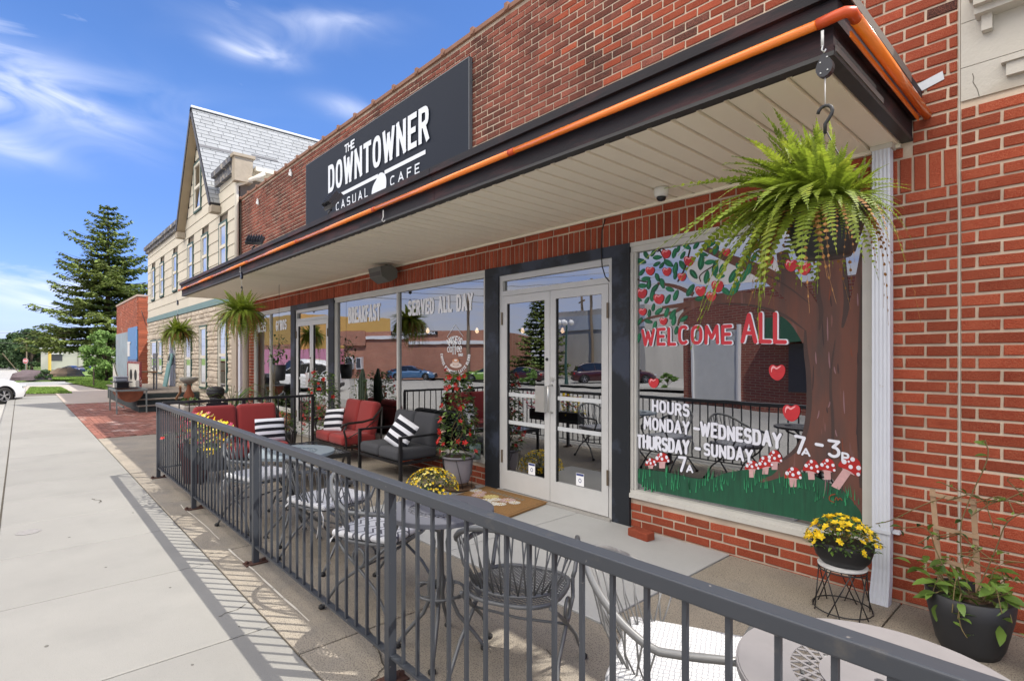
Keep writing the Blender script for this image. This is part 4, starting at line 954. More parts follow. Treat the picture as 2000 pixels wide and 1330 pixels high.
# ================================================================ PATIO FURNITURE
M_iron = mat('wrought_iron', (.12,.125,.13), .42, metal=.25, var=.1, vscale=10)
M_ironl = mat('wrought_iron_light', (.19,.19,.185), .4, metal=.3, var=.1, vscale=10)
def cushion_mat(name, pat):
    m = bpy.data.materials.new(name); m.use_nodes = True; t = m.node_tree; b = t.nodes['Principled BSDF']; b.inputs['Roughness'].default_value = .9
    co = N(t, 'ShaderNodeTexCoord'); mp = N(t, 'ShaderNodeMapping'); t.links.new(co.outputs['Object'], mp.inputs[0])
    if pat == 'chevron':
        sp_ = N(t, 'ShaderNodeSeparateXYZ'); t.links.new(co.outputs['Object'], sp_.inputs[0])
        zz_ = math_node(t, 'ABSOLUTE', math_node(t, 'SUBTRACT', math_node(t, 'FRACT', math_node(t, 'MULTIPLY', sp_.outputs[0], 9.0)), .5))
        ln_ = math_node(t, 'LESS_THAN', math_node(t, 'FRACT', math_node(t, 'ADD', math_node(t, 'MULTIPLY', sp_.outputs[1], 17.0), math_node(t, 'MULTIPLY', zz_, 1.5))), .24)
        br = N(t, 'ShaderNodeTexBrick'); mp.inputs['Rotation'].default_value = (0,0,R(45)); mp.inputs['Scale'].default_value = (10,10,.01)
        br.inputs['Mortar Size'].default_value = .085; br.inputs['Color1'].default_value = br.inputs['Color2'].default_value = (.60,.605,.62,1); br.inputs['Mortar'].default_value = (.10,.10,.12,1); br.inputs['Brick Width'].default_value = 1.0; br.inputs['Row Height'].default_value = .5
        t.nodes.remove(br); t.links.new(mix_node(t, ln_, (.62,.625,.64), (.12,.12,.14)), b.inputs['Base Color'])
    elif pat == 'fleck':
        vo = N(t, 'ShaderNodeTexVoronoi'); mp.inputs['Scale'].default_value = (24,24,.01); t.links.new(mp.outputs[0], vo.inputs['Vector'])
        mr = N(t, 'ShaderNodeMapRange'); t.links.new(vo.outputs['Distance'], mr.inputs[0]); mr.inputs[1].default_value = .19; mr.inputs[2].default_value = .23
        t.links.new(mix_node(t, mr.outputs[0], (.08,.08,.09), (.62,.625,.64)), b.inputs['Base Color'])
    else:
        vo = N(t, 'ShaderNodeTexVoronoi'); vo.feature = 'DISTANCE_TO_EDGE'; mp.inputs['Scale'].default_value = (9,12,.01); vo.inputs['Randomness'].default_value = .3; t.links.new(mp.outputs[0], vo.inputs['Vector'])
        mr = N(t, 'ShaderNodeMapRange'); t.links.new(vo.outputs['Distance'], mr.inputs[0]); mr.inputs[1].default_value = .04; mr.inputs[2].default_value = .10
        t.links.new(mix_node(t, mr.outputs[0], (.20,.21,.23), (.52,.52,.52)), b.inputs['Base Color'])
    t.links.new(mp.outputs[0], mp.outputs[0].node.inputs[0]) if False else None
    MATS[name] = m; return m
def iron_chair(label, loc, rz, cushion=None, light=False):
    """local: faces +Y, seat centre at the origin"""
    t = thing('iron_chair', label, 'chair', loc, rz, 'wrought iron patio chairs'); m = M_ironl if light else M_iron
    L = lambda n, mb, mm_, sm=True: obj(n, mb, mm_, t, sm, world=False)
    SZ = .415
    ring = [(.225*math.copysign(abs(math.cos(a))**.7, math.cos(a)), .02+.225*math.copysign(abs(math.sin(a))**.7, math.sin(a)), SZ) for a in [i*2*math.pi/28 for i in range(29)]]
    L('seat_frame', MB().tube(ring, .011, 6, False), m)
    # expanded metal seat
    mb = MB(); q = .218
    n = 20
    for i in range(-n, n+1):
        c = i*q*2/n
        for s in (1, -1):
            pts = []
            for j in range(2):
                pass
            # line x = s*y + c clipped to a rounded square
            a = max(-q, -q-c) if s == 1 else max(-q, c-q); b_ = min(q, q-c) if s == 1 else min(q, c+q)
            if b_-a > .02:
                p0, p1 = (s*a+c, a+.02), (s*b_+c, b_+.02)
                if abs(p0[0]) <= q+.01 and abs(p1[0]) <= q+.01: mb.bar((p0[0], p0[1], SZ+.003*s), (p1[0], p1[1], SZ+.003*s), .004, .003)
    mb.v = [(v[0], v[1], v[2]) if math.hypot(v[0], v[1]-.02) < .262 else (v[0]*.262/math.hypot(v[0], v[1]-.02), .02+(v[1]-.02)*.262/math.hypot(v[0], v[1]-.02), v[2]) for v in mb.v]
    L('seat_mesh', mb, m, False)
    # top rail sweeping from arm to arm
    rail = []
    for i in range(33):
        a = R(-30-120*i/32) if False else R(-180*(i/32)); w = .30
        x = .275*math.cos(a); y = -.02+.29*math.sin(a); k = abs(math.sin(a)); z = .60+.175*k**1.3
        rail.append((x, y*1.0, z))
    front = [(.225,.25,.595),(.25,.17,.602),(.27,.07,.602)]
    full = front+rail+[(-p[0], p[1], p[2]) for p in front[::-1]]
    L('top_rail', MB().tube(full, .0135, 8), m)
    # lower hoop of the back and its spokes
    low = [(.205*math.cos(R(-180*i/20)), -.03-.165*abs(math.sin(R(-180*i/20))), SZ+.035+.0*i) for i in range(21)]
    L('back_hoop', MB().tube(low, .008, 6), m)
    mb = MB(); ns = 15
    for i in range(ns):
        for off in (-1, 1):
            fi = (i+.5)/ns; a = R(-180*(.06+.88*fi)); xl, yl = .205*math.cos(a), -.03-.165*abs(math.sin(a))
            f2 = min(max(fi+off*.045, .01), .99); a2 = R(-180*f2); k = abs(math.sin(a2)); xu, yu, zu = .275*math.cos(a2), -.02+.29*math.sin(a2), .60+.175*k**1.3
            m2 = ((xl+xu)/2*1.03, (yl+yu)/2*1.05, (SZ+zu)/2)
            mb.tube([(xl, yl, SZ+.035), m2, (xu, yu, zu)], .0036, 4)
    L('back_spokes', mb, m)
    for s in (1, -1):
        L('arm_support', MB().tube([(s*.225,.25,.595),(s*.224,.272,.58),(s*.224,.272,.54),(s*.222,.245,.49),(s*.220,.22,.44),(s*.215,.20,SZ)], .011, 8), m)
        N_ = (s*.235, .02, .27)
        L('ring_ornament', MB().tube([(s*.24, .02+.042*math.sin(R(30*i)), .335+.055*math.cos(R(30*i))) for i in range(13)], .008, 6, False), m)
        L('leg', MB().tube([(s*.215,.20,SZ),(s*.235,.13,.35),N_,(s*.24,-.12,.17),(s*.25,-.20,.06),(s*.255,-.235,.012)], .0095, 8), m)
        L('leg', MB().tube([(s*.215,-.16,SZ),(s*.235,-.08,.35),(N_[0]+s*.002, N_[1], N_[2]),(s*.245,.14,.17),(s*.255,.215,.06),(s*.26,.245,.012)], .0095, 8), m)
        for yy in (-.238, .248): L('foot', MB().lathe((s*.257, yy, 0), [(.012,0),(.019,.006),(.019,.018),(.010,.026)], 10), mat('rubber', (.012,.012,.012), .7))
    L('stretcher', MB().tube([(-.235,.02,.27),(0,.02,.255),(.235,.02,.27)], .007, 6), m)
    L('stretcher', MB().tube([(-.21,-.02,SZ-.005),(0,-.02,SZ-.012),(.21,-.02,SZ-.005)], .007, 6), m)
    if cushion:
        L('seat_cushion', MB().rbox((0,.02,SZ+.03), (.445,.445,.042), .02, seg=3), cushion)
        for s in (1, -1):
            L('cushion_tie', MB().tube([(s*.17,-.19,SZ+.02),(s*.20,-.225,SZ-.02),(s*.205,-.235,SZ-.10),(s*.185,-.235,SZ-.17)], .004, 5).tube([(s*.18,-.20,SZ+.02),(s*.225,-.21,SZ-.03),(s*.235,-.22,SZ-.09)], .004, 5), mat('tie', (.7,.7,.7), .9))
    return t
CM1 = cushion_mat('cushion_chevron', 'chevron'); CM2 = cushion_mat('cushion_fleck', 'fleck'); CM3 = cushion_mat('cushion_lattice', 'lattice')
# heading h: chair faces direction h (deg from +X); local +Y -> rz = h-90
iron_chair('iron barrel chair with bare mesh seat and no cushion, nearest the double door mat', (-1.88, 1.74, 0), R(116-90), None, False)
iron_chair('iron barrel chair with bright sunlit white lattice cushion beside the pale round table', (-1.02, 1.70, 0), R(25-90), CM3, True)
iron_chair('iron barrel chair with white chevron cushion drawn up to the dark grey round table', (-3.04, 1.66, 0), R(25-90), CM1)
iron_chair('iron barrel chair with flecked white cushion, its back turned to the railing', (-3.92, 1.70, 0), R(104-90), CM2)
iron_chair('iron barrel chair with flecked white cushion between the flower box and blue-grey table', (-5.15, 1.60, 0), R(16-90), CM2)
def round_table(label, loc, r, mtop, zt=.72, slots='ring'):
    t = thing('round_table', label, 'table', loc, 0, 'round iron bistro tables'); L = lambda n, mb, mm_, sm=False: obj(n, mb, mm_, t, sm, world=False)
    n = 56; mb = MB()
    def annulus(r0, r1, z0, z1):
        vs = []; fs = []
        for k in range(n):
            a = 2*math.pi*k/n
            for rr, zz in ((r0, z1), (r1, z1), (r1, z0), (r0, z0)): vs.append((rr*math.cos(a), rr*math.sin(a), zz))
        for k in range(n):
            a, b_ = 4*k, 4*((k+1) % n)
            for j in range(4): fs.append((a+j, a+(j+1) % 4, b_+(j+1) % 4, b_+j))
        mb.add(vs, fs)
    ri0, ri1 = r*.40, r*.60
    annulus(ri1, r*.985, zt-.006, zt); annulus(r*.985, r, zt-.022, zt-.0015); 
    annulus(.012, ri0, zt-.006, zt)
    ns = 30
    for k in range(ns):
        for s in (1, -1):
            a = 2*math.pi*(k+(.0 if s > 0 else .5))/ns; b_ = a+s*2*math.pi*1.6/ns
            mb.bar((ri0*.99*math.cos(a), ri0*.99*math.sin(a), zt-.004-.0006*s), (ri1*1.01*math.cos(b_), ri1*1.01*math.sin(b_), zt-.004-.0006*s), .0075, .003)
    L('tabletop', mb, mtop)
    L('hub', MB().lathe((0,0,zt-.05), [(.03,0),(.05,.02),(.05,.043)], 16), M_iron, True)
    for k in range(4):
        a = R(45+90*k); c, s = math.cos(a), math.sin(a)
        pr_ = [(.17,.690),(.15,.66),(.05,.62),(.035,.55),(.045,.42),(.06,.32),(.055,.26),(.09,.18),(.17,.09),(.21,.04),(.225,.014)]
        L('leg', MB().tube([(p*c, p*s, z*zt/.72) for p, z in pr_], .0105, 8), M_iron, True)
        L('foot', MB().lathe((.226*c, .226*s, 0), [(.012,0),(.02,.006),(.02,.016),(.01,.024)], 10), mat('rubber', None), True)
    L('ring', MB().tube([(.125*math.cos(R(15*i)), .125*math.sin(R(15*i)), .30) for i in range(25)], .008, 6, False), M_iron, True)
    L('ring', MB().tube([(.165*math.cos(R(15*i)), .165*math.sin(R(15*i)), zt-.03) for i in range(25)], .006, 6, False), M_iron, True)
    for k in range(4):
        a = R(45+90*k); c, s = math.cos(a), math.sin(a); L('ring_scroll', MB().tube([((.085+.038*math.cos(R(30*i)))*c, (.085+.038*math.cos(R(30*i)))*s, .30+.04*math.sin(R(30*i))) for i in range(13)], .006, 6, False), M_iron, True)
    return t
round_table('round iron table with dark slate grey top in front of the yellow mums', (-2.31, 1.60, 0), .275, mat('slate_top', (.105,.108,.125), .45, var=.05, vscale=5))
round_table('round iron table with sunlit pale grey perforated top, nearest the potted trellis', (-.37, 1.53, 0), .32, mat('pale_top', (.20,.19,.19), .5, var=.12, vscale=9))
round_table('round iron table with pale blue-grey top beside the black coffee table', (-4.52, 1.66, 0), .33, mat('blue_top', (.24,.29,.315), .3, var=.04, vscale=4))
# coffee table
ct_ = thing('coffee_table', 'low rectangular black coffee table between the two red sofas', 'coffee table', (-6.35, 2.45, 0))
M_blk = mat('black_metal', (.014,.014,.016), .35)
for (a, b_, n) in (((-6.95,2.12),(-5.85,2.88),0),):
    obj('table_top', MB().box(-6.93, -5.88, 2.16, 2.80, .37, .395), mat('black_glass', (.02,.022,.025), .15), ct_)
    obj('apron', MB().box(-6.95, -5.86, 2.14, 2.159, .35, .40).box(-6.95, -5.86, 2.801, 2.82, .35, .40).box(-6.95, -6.931, 2.16, 2.80, .35, .40).box(-5.879, -5.86, 2.16, 2.80, .35, .40), M_blk, ct_)
    for x in (-6.93, -5.88):
        for y in (2.16, 2.80): obj('leg', MB().box(x-.015, x+.015, y-.015, y+.015, 0, .349), M_blk, ct_)
# loveseats
M_redf = mat('red_cushion', (.27,.030,.028), .95, var=.09, vscale=4, bump=.15, bscale=300, sheen=.1)
M_gryf = mat('charcoal_cushion', (.052,.054,.062), .95, var=.08, vscale=4, bump=.2, bscale=300)
def loveseat(name, label, loc, rz, w, dpt, mf, style, sh=.38, bh=.82, cols=2):
    """local: faces -Y, origin at the centre of the footprint on the ground"""
    t = thing(name, label, 'sofa', loc, rz); L = lambda n, mb, mm_, sm=True: obj(n, mb, mm_, t, sm, world=False)
    hw, hd = w/2, dpt/2; fr = mat('sofa_frame', (.02,.015,.013), .4) if style == 'curved' else M_blk
    L('seat_rail', MB().box(-hw+.02, hw-.02, -hd, -hd+.03, sh-.17, sh-.135).box(-hw+.02, hw-.02, hd-.03, hd, sh-.17, sh-.135).box(-hw+.02, -hw+.05, -hd+.031, hd-.031, sh-.17, sh-.135).box(hw-.05, hw-.02, -hd+.031, hd-.031, sh-.17, sh-.135), fr, False)
    cw = (w-.08)/cols
    for i in range(cols):
        cx = -hw+.04+cw*(i+.5)
        L('seat_cushion', MB().rbox((cx, -.03, sh-.06), (cw-.006, dpt-.03, .145), .045, seg=4), mf)
        ah = bh-sh+.05
        L('back_cushion', MB().rbox((cx, hd-.06, sh+ah/2-.03), (cw-.006, .14, ah), .055, (R(-12),0,0), seg=4), mf)
    L('back_rail', MB().tube([(-hw+.03, hd+.03, bh-.08), (0, hd+.035, bh-.06 if style == 'curved' else bh-.08), (hw-.03, hd+.03, bh-.08)], .014, 6), fr)
    for s in (1, -1):
        x = s*(hw-.012)
        if style == 'curved':
            L('armrest', MB().tube([(x,hd+.03,bh-.06),(x,hd-.12,.60),(x,0,.57),(x,-hd+.06,.565),(x,-hd-.02,.545),(x,-hd-.045,.51)], .017, 8), fr)
            L('leg', MB().tube([(x,-hd+.04,.555),(x,-hd+.00,.46),(x,-hd+.03,.34),(x,-hd+.035,.22),(x,-hd-.005,.10),(x,-hd-.03,0)], .015, 8), fr)
            L('arm_brace', MB().tube([(x,hd-.02,.62),(x,.05,.48),(x,-hd+.06,.36)], .008, 6), fr)
        else:
            L('armrest', MB().box(x-.02, x+.02, -hd-.01, hd+.03, .525, .55), fr, False)
            L('leg', MB().box(x-.018, x+.018, -hd-.01, -hd+.025, 0, .524), fr, False)
        L('leg', MB().tube([(x,hd+.02,bh-.09),(x,hd+.01,.3),(x,hd+.04,0)], .014, 6), fr)
    return t
loveseat('loveseat', 'two-seat sofa with red cushions and black curved arms, its back to the shop window', (-7.62, 3.60, 0), 0, 1.02, .56, M_redf, 'curved')
loveseat('loveseat', 'two-seat sofa with charcoal grey cushions and straight black frame under the window', (-6.13, 3.61, 0), 0, 1.06, .60, M_gryf, 'straight', .38, .76)
loveseat('loveseat', 'red-cushioned sofa standing sideways against the far black railing', (-7.46, 2.10, 0), R(90), 1.08, .58, M_redf, 'curved', .38, .85)
def striped_pillow(label, loc, rot, w=.34, h=.34, d=.10, n=7):
    t = thing('striped_pillow', label, 'pillow', loc, 0, 'black and white striped pillows'); t.rotation_euler = rot
    G = 28; K = MB(); mats = [M_pillow_w, M_pillow_b]
    vs = []; fs = []; mi = []
    for side in (1, -1):
        base = len(vs)
        for i in range(G+1):
            for j in range(G+1):
                u, v = i/G*2-1, j/G*2-1; e = (1-abs(u)**2.4)*(1-abs(v)**2.4)
                pin = 1-.07*(abs(u)**2*(1-v*v)+0)-.0; pin2 = 1-.07*abs(v)**2*(1-u*u)
                vs.append((u*w/2*pin2, side*d/2*max(e, 0)**.42, v*h/2*pin))
        for i in range(G):
            for j in range(G):
                a = base+i*(G+1)+j; q = (a, a+1, a+G+2, a+G+1); fs.append(q if side < 0 else q[::-1]); mi.append(int((j+.5)/G*n) % 2)
    me = bpy.data.meshes.new('pillow_cover'); me.from_pydata(vs, [], fs)
    for m_ in mats: me.materials.append(m_)
    me.polygons.foreach_set('material_index', mi); me.polygons.foreach_set('use_smooth', [True]*len(fs)); me.update()
    o = bpy.data.objects.new('pillow_cover', me); COL.objects.link(o); o.parent = t; return t
M_pillow_w = mat('pillow_white', (.72,.73,.78), .95); M_pillow_b = mat('pillow_black', (.010,.011,.018), .95)
striped_pillow('black and white striped pillow leaning in the corner of the sideways red sofa', (-7.38, 2.42, .54), (R(-14), R(0), R(82)), .36, .30, .12)
striped_pillow('black and white striped pillow leaning on the left end of the red window sofa', (-7.86, 3.50, .54), (R(-17), R(-6), R(22)), .35, .34, .12)
striped_pillow('black and white striped pillow tipped on its corner on the charcoal sofa', (-5.90, 3.50, .55), (R(-20), R(28), R(25)), .32, .36, .12)
# ================================================================ PLANTS AND POTS
M_potblk = mat('pot_black', (.022,.023,.026), .55, var=.15, vscale=8)
M_soil = mat('soil', (.05,.032,.02), 1, var=.3, vscale=40)
M_fern = mat('fern_green', (.20,.27,.025), .6, var=.35, vscale=9, col2=(.32,.36,.04), c2scale=6, c2lo=.5, c2hi=.7, objvar=.3, trans=.38)
M_fernd = mat('fern_dry', (.27,.13,.035), .8, var=.3, vscale=9, objvar=.3, trans=.2)
def frond_mesh(L_, droop, seed, m, n=26, wid=.10):
    r2 = random.Random(seed); mb = MB(); pts = []
    for i in range(n+1):
        t = i/n; pts.append(Vector((0, L_*(t-.12*t*t*droop), L_*(.55*t*(1-.3*droop)-droop*.95*t*t))))
    mb.tube([pts[i] for i in range(0, n+1, 4)]+[pts[-1]], [.0022]*((n//4)+2), 3, False) if n % 4 == 0 else mb.tube(pts[::3]+[pts[-1]], .002, 3, False)
    for i in range(1, n+1):
        t = i/n; p = pts[i]; d = (pts[i]-pts[i-1]).normalized(); w = wid*math.sin(math.pi*min(1, t*.92+.10))**.7*(1-.45*t)*1.15
        side = Vector((1,0,0)); up = d.cross(side)
        for s in (1, -1):
            q = side*s*w*r2.uniform(.85, 1.1)+d*w*.35+up*r2.uniform(-.01, .004); hwid = d*L_/n*.42
            b0, b1 = p-hwid, p+hwid; tip = p+q; m0 = p+q*.55
            mb.add([b0, b1, m0+hwid*1.05, tip, m0-hwid*1.05], [(0,1,2,4),(4,2,3)])
    return mb.mesh('frond', m)
FR = [frond_mesh(1, d, k, M_fern) for k, d in enumerate((.25,.5,.8,1.1,1.45,1.8))]
FRD = [frond_mesh(1, d, 20+k, M_fernd, 16, .06) for k, d in enumerate((1.2,1.7,2.2))]
def hanging_fern(label, c, ztop, rpot, hpot, nf, Lr, seed, cord_top, hook_z, pulley=True, skew=(0,0), lodry=.2, up=False):
    cx, cy = c; t = thing('hanging_fern', label, 'hanging plant', (cx, cy, ztop), 0, 'ferns in hanging baskets'); r2 = random.Random(seed)
    L = lambda n, mb, mm_, sm=True: obj(n, mb, mm_, t, sm, world=False)
    mb = MB(); n = 48; prof = [(rpot*.62, -hpot, 0),(rpot*.64, -hpot+.008, 0),(rpot*.70, -hpot*.92, 1),(rpot*.86, -hpot*.45, 1),(rpot*.95, -.03, 1),(rpot*.97, -.022, 0),(rpot*1.04, -.018, 0),(rpot*1.05, 0, 0),(rpot*.98, .002, 0),(rpot*.95, -.02, 0)]
    vs = []; fs = []
    for r, z, rib in prof:
        for k in range(n):
            th = 2*math.pi*k/n; rr = r*(1+(.012 if (k//2) % 2 else -.004)*rib); vs.append((rr*math.cos(th), rr*math.sin(th), z))
    fs = [(i*n+k, i*n+(k+1) % n, (i+1)*n+(k+1) % n, (i+1)*n+k) for i in range(len(prof)-1) for k in range(n)]; fs.append(tuple(range(n-1, -1, -1)))
    mb.add(vs, fs); L('pot', mb, M_potblk); L('soil', MB().lathe((0,0,0), [(rpot*.96,-.02),(rpot*.5,.0),(.001,.012)], 20), M_soil)
    top = hook_z-ztop
    L('hanger_wire', MB().tube([(rpot,0,-.005),(0,0,top-.12)], .0022, 4).tube([(-rpot*.5,rpot*.86,-.005),(0,0,top-.12)], .0022, 4).tube([(-rpot*.5,-rpot*.86,-.005),(0,0,top-.12)], .0022, 4), M_potblk)
    hr = .028
    L('hook', MB().tube([(0,0,top-.14),(0,0,top-.10),(.012,0,top-.085),(.026,0,top-.062)]+[(hr*math.cos(R(a)), 0, top-.05+hr*math.sin(R(a))) for a in (0,30,60,90,120,150,175)], .0075, 8), M_potblk)
    for k in range(nf):
        a = r2.uniform(0, 2*math.pi); q = r2.random(); j = min(5, int(q**1.5*5.2)); rr = rpot*r2.uniform(.1, .75)
        l = Lr*r2.uniform(.65, 1.1)*(1+skew[0]*math.cos(a)+skew[1]*math.sin(a))*(1.0 if j > 0 else .85)
        inst('frond', FR[j], t, (rr*math.cos(a), rr*math.sin(a), r2.uniform(-.005,.02)), (R(r2.uniform(-5, 28 if j < 3 else 8)), R(r2.uniform(-16,16)), a-math.pi/2), l)
        if up:
            f_ = COL.objects[-1]; el_ = r2.random(); f_.data = FR[min(3 if up is True else 4, int(el_*(3.4 if up is True else 4.6)))] if r2.random() < .93 else FR[4]
            f_.rotation_euler.x = R(80*(1 if up is True else up+.15)-92*el_**(.8 if up is True else .6)+r2.uniform(-8,8)); f_.scale = (f_.scale[0]*r2.uniform(.85,1.1)*(.80+.3*el_),)*3; f_.location.z += .02
    for k in range(int(nf*lodry)):
        a = r2.uniform(0, 2*math.pi); inst('frond', FRD[k % 3], t, (rpot*.85*math.cos(a), rpot*.85*math.sin(a), .0), (R(r2.uniform(-10,10)), R(r2.uniform(-15,15)), a-math.pi/2), Lr*r2.uniform(.4,.8))
    # retractable pulley and fascia hook
    pz = cord_top
    py = thing('pulley', label.split(' fern')[0]+' basket pulley, black teardrop case on a white hook', 'pulley', (cx, cy, pz)) if pulley else None
    if pulley:
        py['label'] = PUL.pop(0); py['group'] = 'pulleys holding the hanging ferns'
        K = lambda n, mb, mm_, sm=True: obj(n, mb, mm_, py, sm, world=False)
        K('case', MB().add(*drop_mesh()), mat('pulley_black', (.012,.013,.02), .3), False)
        K('rivet', MB().lathe((0,0,0), [(.001,0)], 3) if False else MB().cbox((.012,-.0155,-.03),(.006,.003,.006)).cbox((-.014,-.0155,-.045),(.006,.003,.006)).cbox((.014,-.0155,-.085),(.006,.003,.006)).cbox((-.013,-.0155,-.09),(.006,.003,.006)), mat('steel', None))
        K('strap_hook', MB().box(-.009, .002, -.022, -.019, .02, .085).tube([(-.003,-.02,.02),(-.003,-.03,0),(.002,-.018,-.008),(.006,-.01,.006)], .0035, 6), mat('hook_white', (.6,.6,.58), .4))
        K('cord', MB().tube([(0,0,-.105),(0,0,hook_z-pz-.022)], .0018, 4), mat('tie', None))
    return t
def drop_mesh():
    pts = [(0,.0)]+[(.033*math.sin(R(a)), -.062-.045*math.cos(R(180-a))*-1 if False else -.068+.040*math.cos(R(a))*-1*-1) for a in (55,80,105,130,155,180,205,230,255,280,305)]
    n = len(pts); vs = [(x, -.014, z) for x, z in pts]+[(x, .014, z) for x, z in pts]
    return vs, [tuple(range(n-1,-1,-1)), tuple(range(n, 2*n))]+[(i, (i+1) % n, (i+1) % n+n, i+n) for i in range(n)]
PUL = ['black teardrop pulley near the right front corner of the canopy, above the largest fern', 'small black pulley hanging from the canopy edge above the middle fern', 'small black pulley at the far left end of the canopy above the farthest fern']
hanging_fern('largest hanging fern, sunlit yellow-green, in black pot before the painted tree', (-.81, 2.53), 2.11, .155, .19, 430, .35, 5, 2.79, 2.585, True, (-.42, -.12), .10, up=True)
hanging_fern('middle hanging fern with drooping brownish fronds in small black pot before the far shop window', (-9.0, 2.53), 2.16, .15, .17, 270, .44, 6, 2.80, 2.60, True, (0,0), .30, up=.6)
hanging_fern('farthest hanging fern, dark green, below the left end of the canopy', (-13.6, 2.53), 2.02, .15, .17, 240, .44, 7, 2.72, 2.44, True, up=.6)
# generic leaves
def leaf_mesh(m, name='leaf', fold=.25, pw=.42):
    mb = MB(); prof = [(0,.04),(.2,.55),(.45,1),(.7,.8),(.88,.4),(1,.02)]; vs = []; fs = []
    for i, (t, w) in enumerate(prof):
        z = .18*t*(1-t)*2-.12*t*t; h = w*pw/2
        vs += [(-h, t, z+fold*h), (0, t, z), (h, t, z+fold*h)]
    for i in range(len(prof)-1):
        a = 3*i; fs += [(a, a+1, a+4, a+3), (a+1, a+2, a+5, a+4)]
    mb.add(vs, fs); return mb.mesh(name, m, True)
M_leafd = mat('leaf_dark', (.045,.085,.022), .45, var=.3, vscale=9, objvar=.35, trans=.2)
M_leafl = mat('leaf_light', (.14,.25,.04), .45, var=.3, vscale=9, objvar=.35, trans=.3) if False else mat('plant_leaf_light', (.13,.22,.04), .45, var=.3, vscale=9, objvar=.35, trans=.3)
M_stem = mat('stem', (.16,.12,.05), .8)
LFD = leaf_mesh(M_leafd); LFL = leaf_mesh(M_leafl)
def flower_mesh(m, n=5, w=.75, name='flower', cup=.35):
    mb = MB()
    for k in range(n):
        a = 2*math.pi*k/n; c, s = math.cos(a), math.sin(a); c2, s2 = math.cos(a-w/2), math.sin(a-w/2); c3, s3 = math.cos(a+w/2), math.sin(a+w/2)
        mb.add([(0,0,-.25), (.62*c2,.62*s2,cup*.6), (1.0*c,1.0*s,cup*.8), (.62*c3,.62*s3,cup*.6)], [(0,1,2,3)])
    return mb.mesh(name, m)
M_mred = mat('mandevilla_red', (.50,.018,.012), .5, objvar=.25, trans=.2); M_yel = mat('yellow_petal', (.92,.66,.02), .6, objvar=.2, trans=.3); M_yelp = mat('pale_yellow_petal', (.8,.72,.25), .6, objvar=.2, trans=.2)
FRED = flower_mesh(M_mred, 5, 1.1); FYEL = flower_mesh(M_yel, 5, 1.2, cup=.2); FYP = flower_mesh(M_yelp, 6, 1.0); FPINK = flower_mesh(mat('pink_petal', (.55,.09,.16), .6, objvar=.3, trans=.2), 5, 1.1)
FTHROAT = MB().tube([(0,0,-1.6),(0,0,-.7),(0,0,-.2)], [.06,.12,.3], 6, False).mesh('flower_throat', mat('throat', (.75,.5,.4), .6))
def mandevilla(label, base, h, r, nl, nfl, seed, t=None, pot=True):
    r2 = random.Random(seed); x, y, z = base
    for k in range(5):
        a0 = r2.uniform(0, 6.28); obj('stem', MB().tube([(x+.5*r*(1-i/12)*math.cos(a0+i*.7), y+.5*r*(1-i/12)*math.sin(a0+i*.7), z+h*i/12) for i in range(13)], .004, 4), M_stem, t, True)
    W0 = wloc(t)
    for k in range(nl):
        f = r2.random(); zz = z+.02+h*f; rr = r*(1.0-.55*f**1.5)*(.35+.65*math.sqrt(r2.random())); a = r2.uniform(0, 6.28)
        rx = r2.uniform(-35, 35); p = Vector((x+rr*math.cos(a), y+rr*math.sin(a), zz))-W0
        inst('leaf', LFL if r2.random() < .35 else LFD, t, p, (R(rx), R(r2.uniform(-30,30)), a-math.pi/2+r2.uniform(-.7,.7)), r2.uniform(.055, .085))
    for k in range(nfl):
        f = r2.random(); zz = z+.05+h*f; rr = r*(1.15-.5*f); a = r2.uniform(-2.9, .3); s = r2.uniform(.028, .040)
        p = Vector((x+rr*math.cos(a), y+rr*math.sin(a), zz))-W0; e = Euler((R(90+r2.uniform(-45,35)), 0, a+math.pi/2+r2.uniform(-.6,.6)))
        inst('flower', FRED, t, p, e, s); inst('flower_throat', FTHROAT, t, p, e, s)
t = thing('potted_mandevilla', 'tall red-flowered climbing plant in grey pot in wire stand, left of double door', 'potted plant', (-4.93, 3.66, 0))
obj('pot', MB().lathe((-4.93,3.66,.0), [(.115,.09),(.12,.10),(.15,.20),(.165,.34),(.168,.355),(.185,.36),(.187,.385),(.172,.387),(.168,.36)], 36), mat('pot_mauve', (.23,.215,.24), .5, var=.06, vscale=6), t, True)
obj('soil', MB().lathe((-4.93,3.66,.37), [(.172,0),(.001,.01)], 24), M_soil, t)
ws = MB()
for k in range(6):
    a = R(60*k+15); ws.tube([(-4.93+.19*math.cos(a), 3.66+.19*math.sin(a), .365), (-4.93+.15*math.cos(a+.5), 3.66+.15*math.sin(a+.5), .02)], .0035, 5)
for rr, zz in ((.19,.365),(.15,.02)): ws.tube([(-4.93+rr*math.cos(R(12*i)), 3.66+rr*math.sin(R(12*i)), zz) for i in range(31)], .004, 5, False)
obj('wire_stand', ws, M_blk, t, True)
obj('saucer', MB().lathe((-4.93,3.66,.0), [(.16,.01),(.19,.035),(.185,.036),(.15,.02)], 24), mat('terracotta_dark', (.16,.09,.05), .8), t, True)
mandevilla('', (-4.93, 3.66, .38), .92, .22, 620, 30, 3, t)
t = thing('potted_mandevilla', 'red-flowered climbing plant behind the left end of the red window sofa', 'potted plant', (-8.30, 3.52, 0))
obj('pot', MB().lathe((-8.30,3.52,0), [(.11,.0),(.13,.2),(.16,.3),(.17,.32),(.16,.325)], 24), M_potblk, t, True); obj('soil', MB().lathe((-8.3,3.52,.3), [(.16,0),(.001,.01)], 16), M_soil, t)
mandevilla('', (-8.30, 3.52, .3), .92, .28, 560, 30, 8, t)
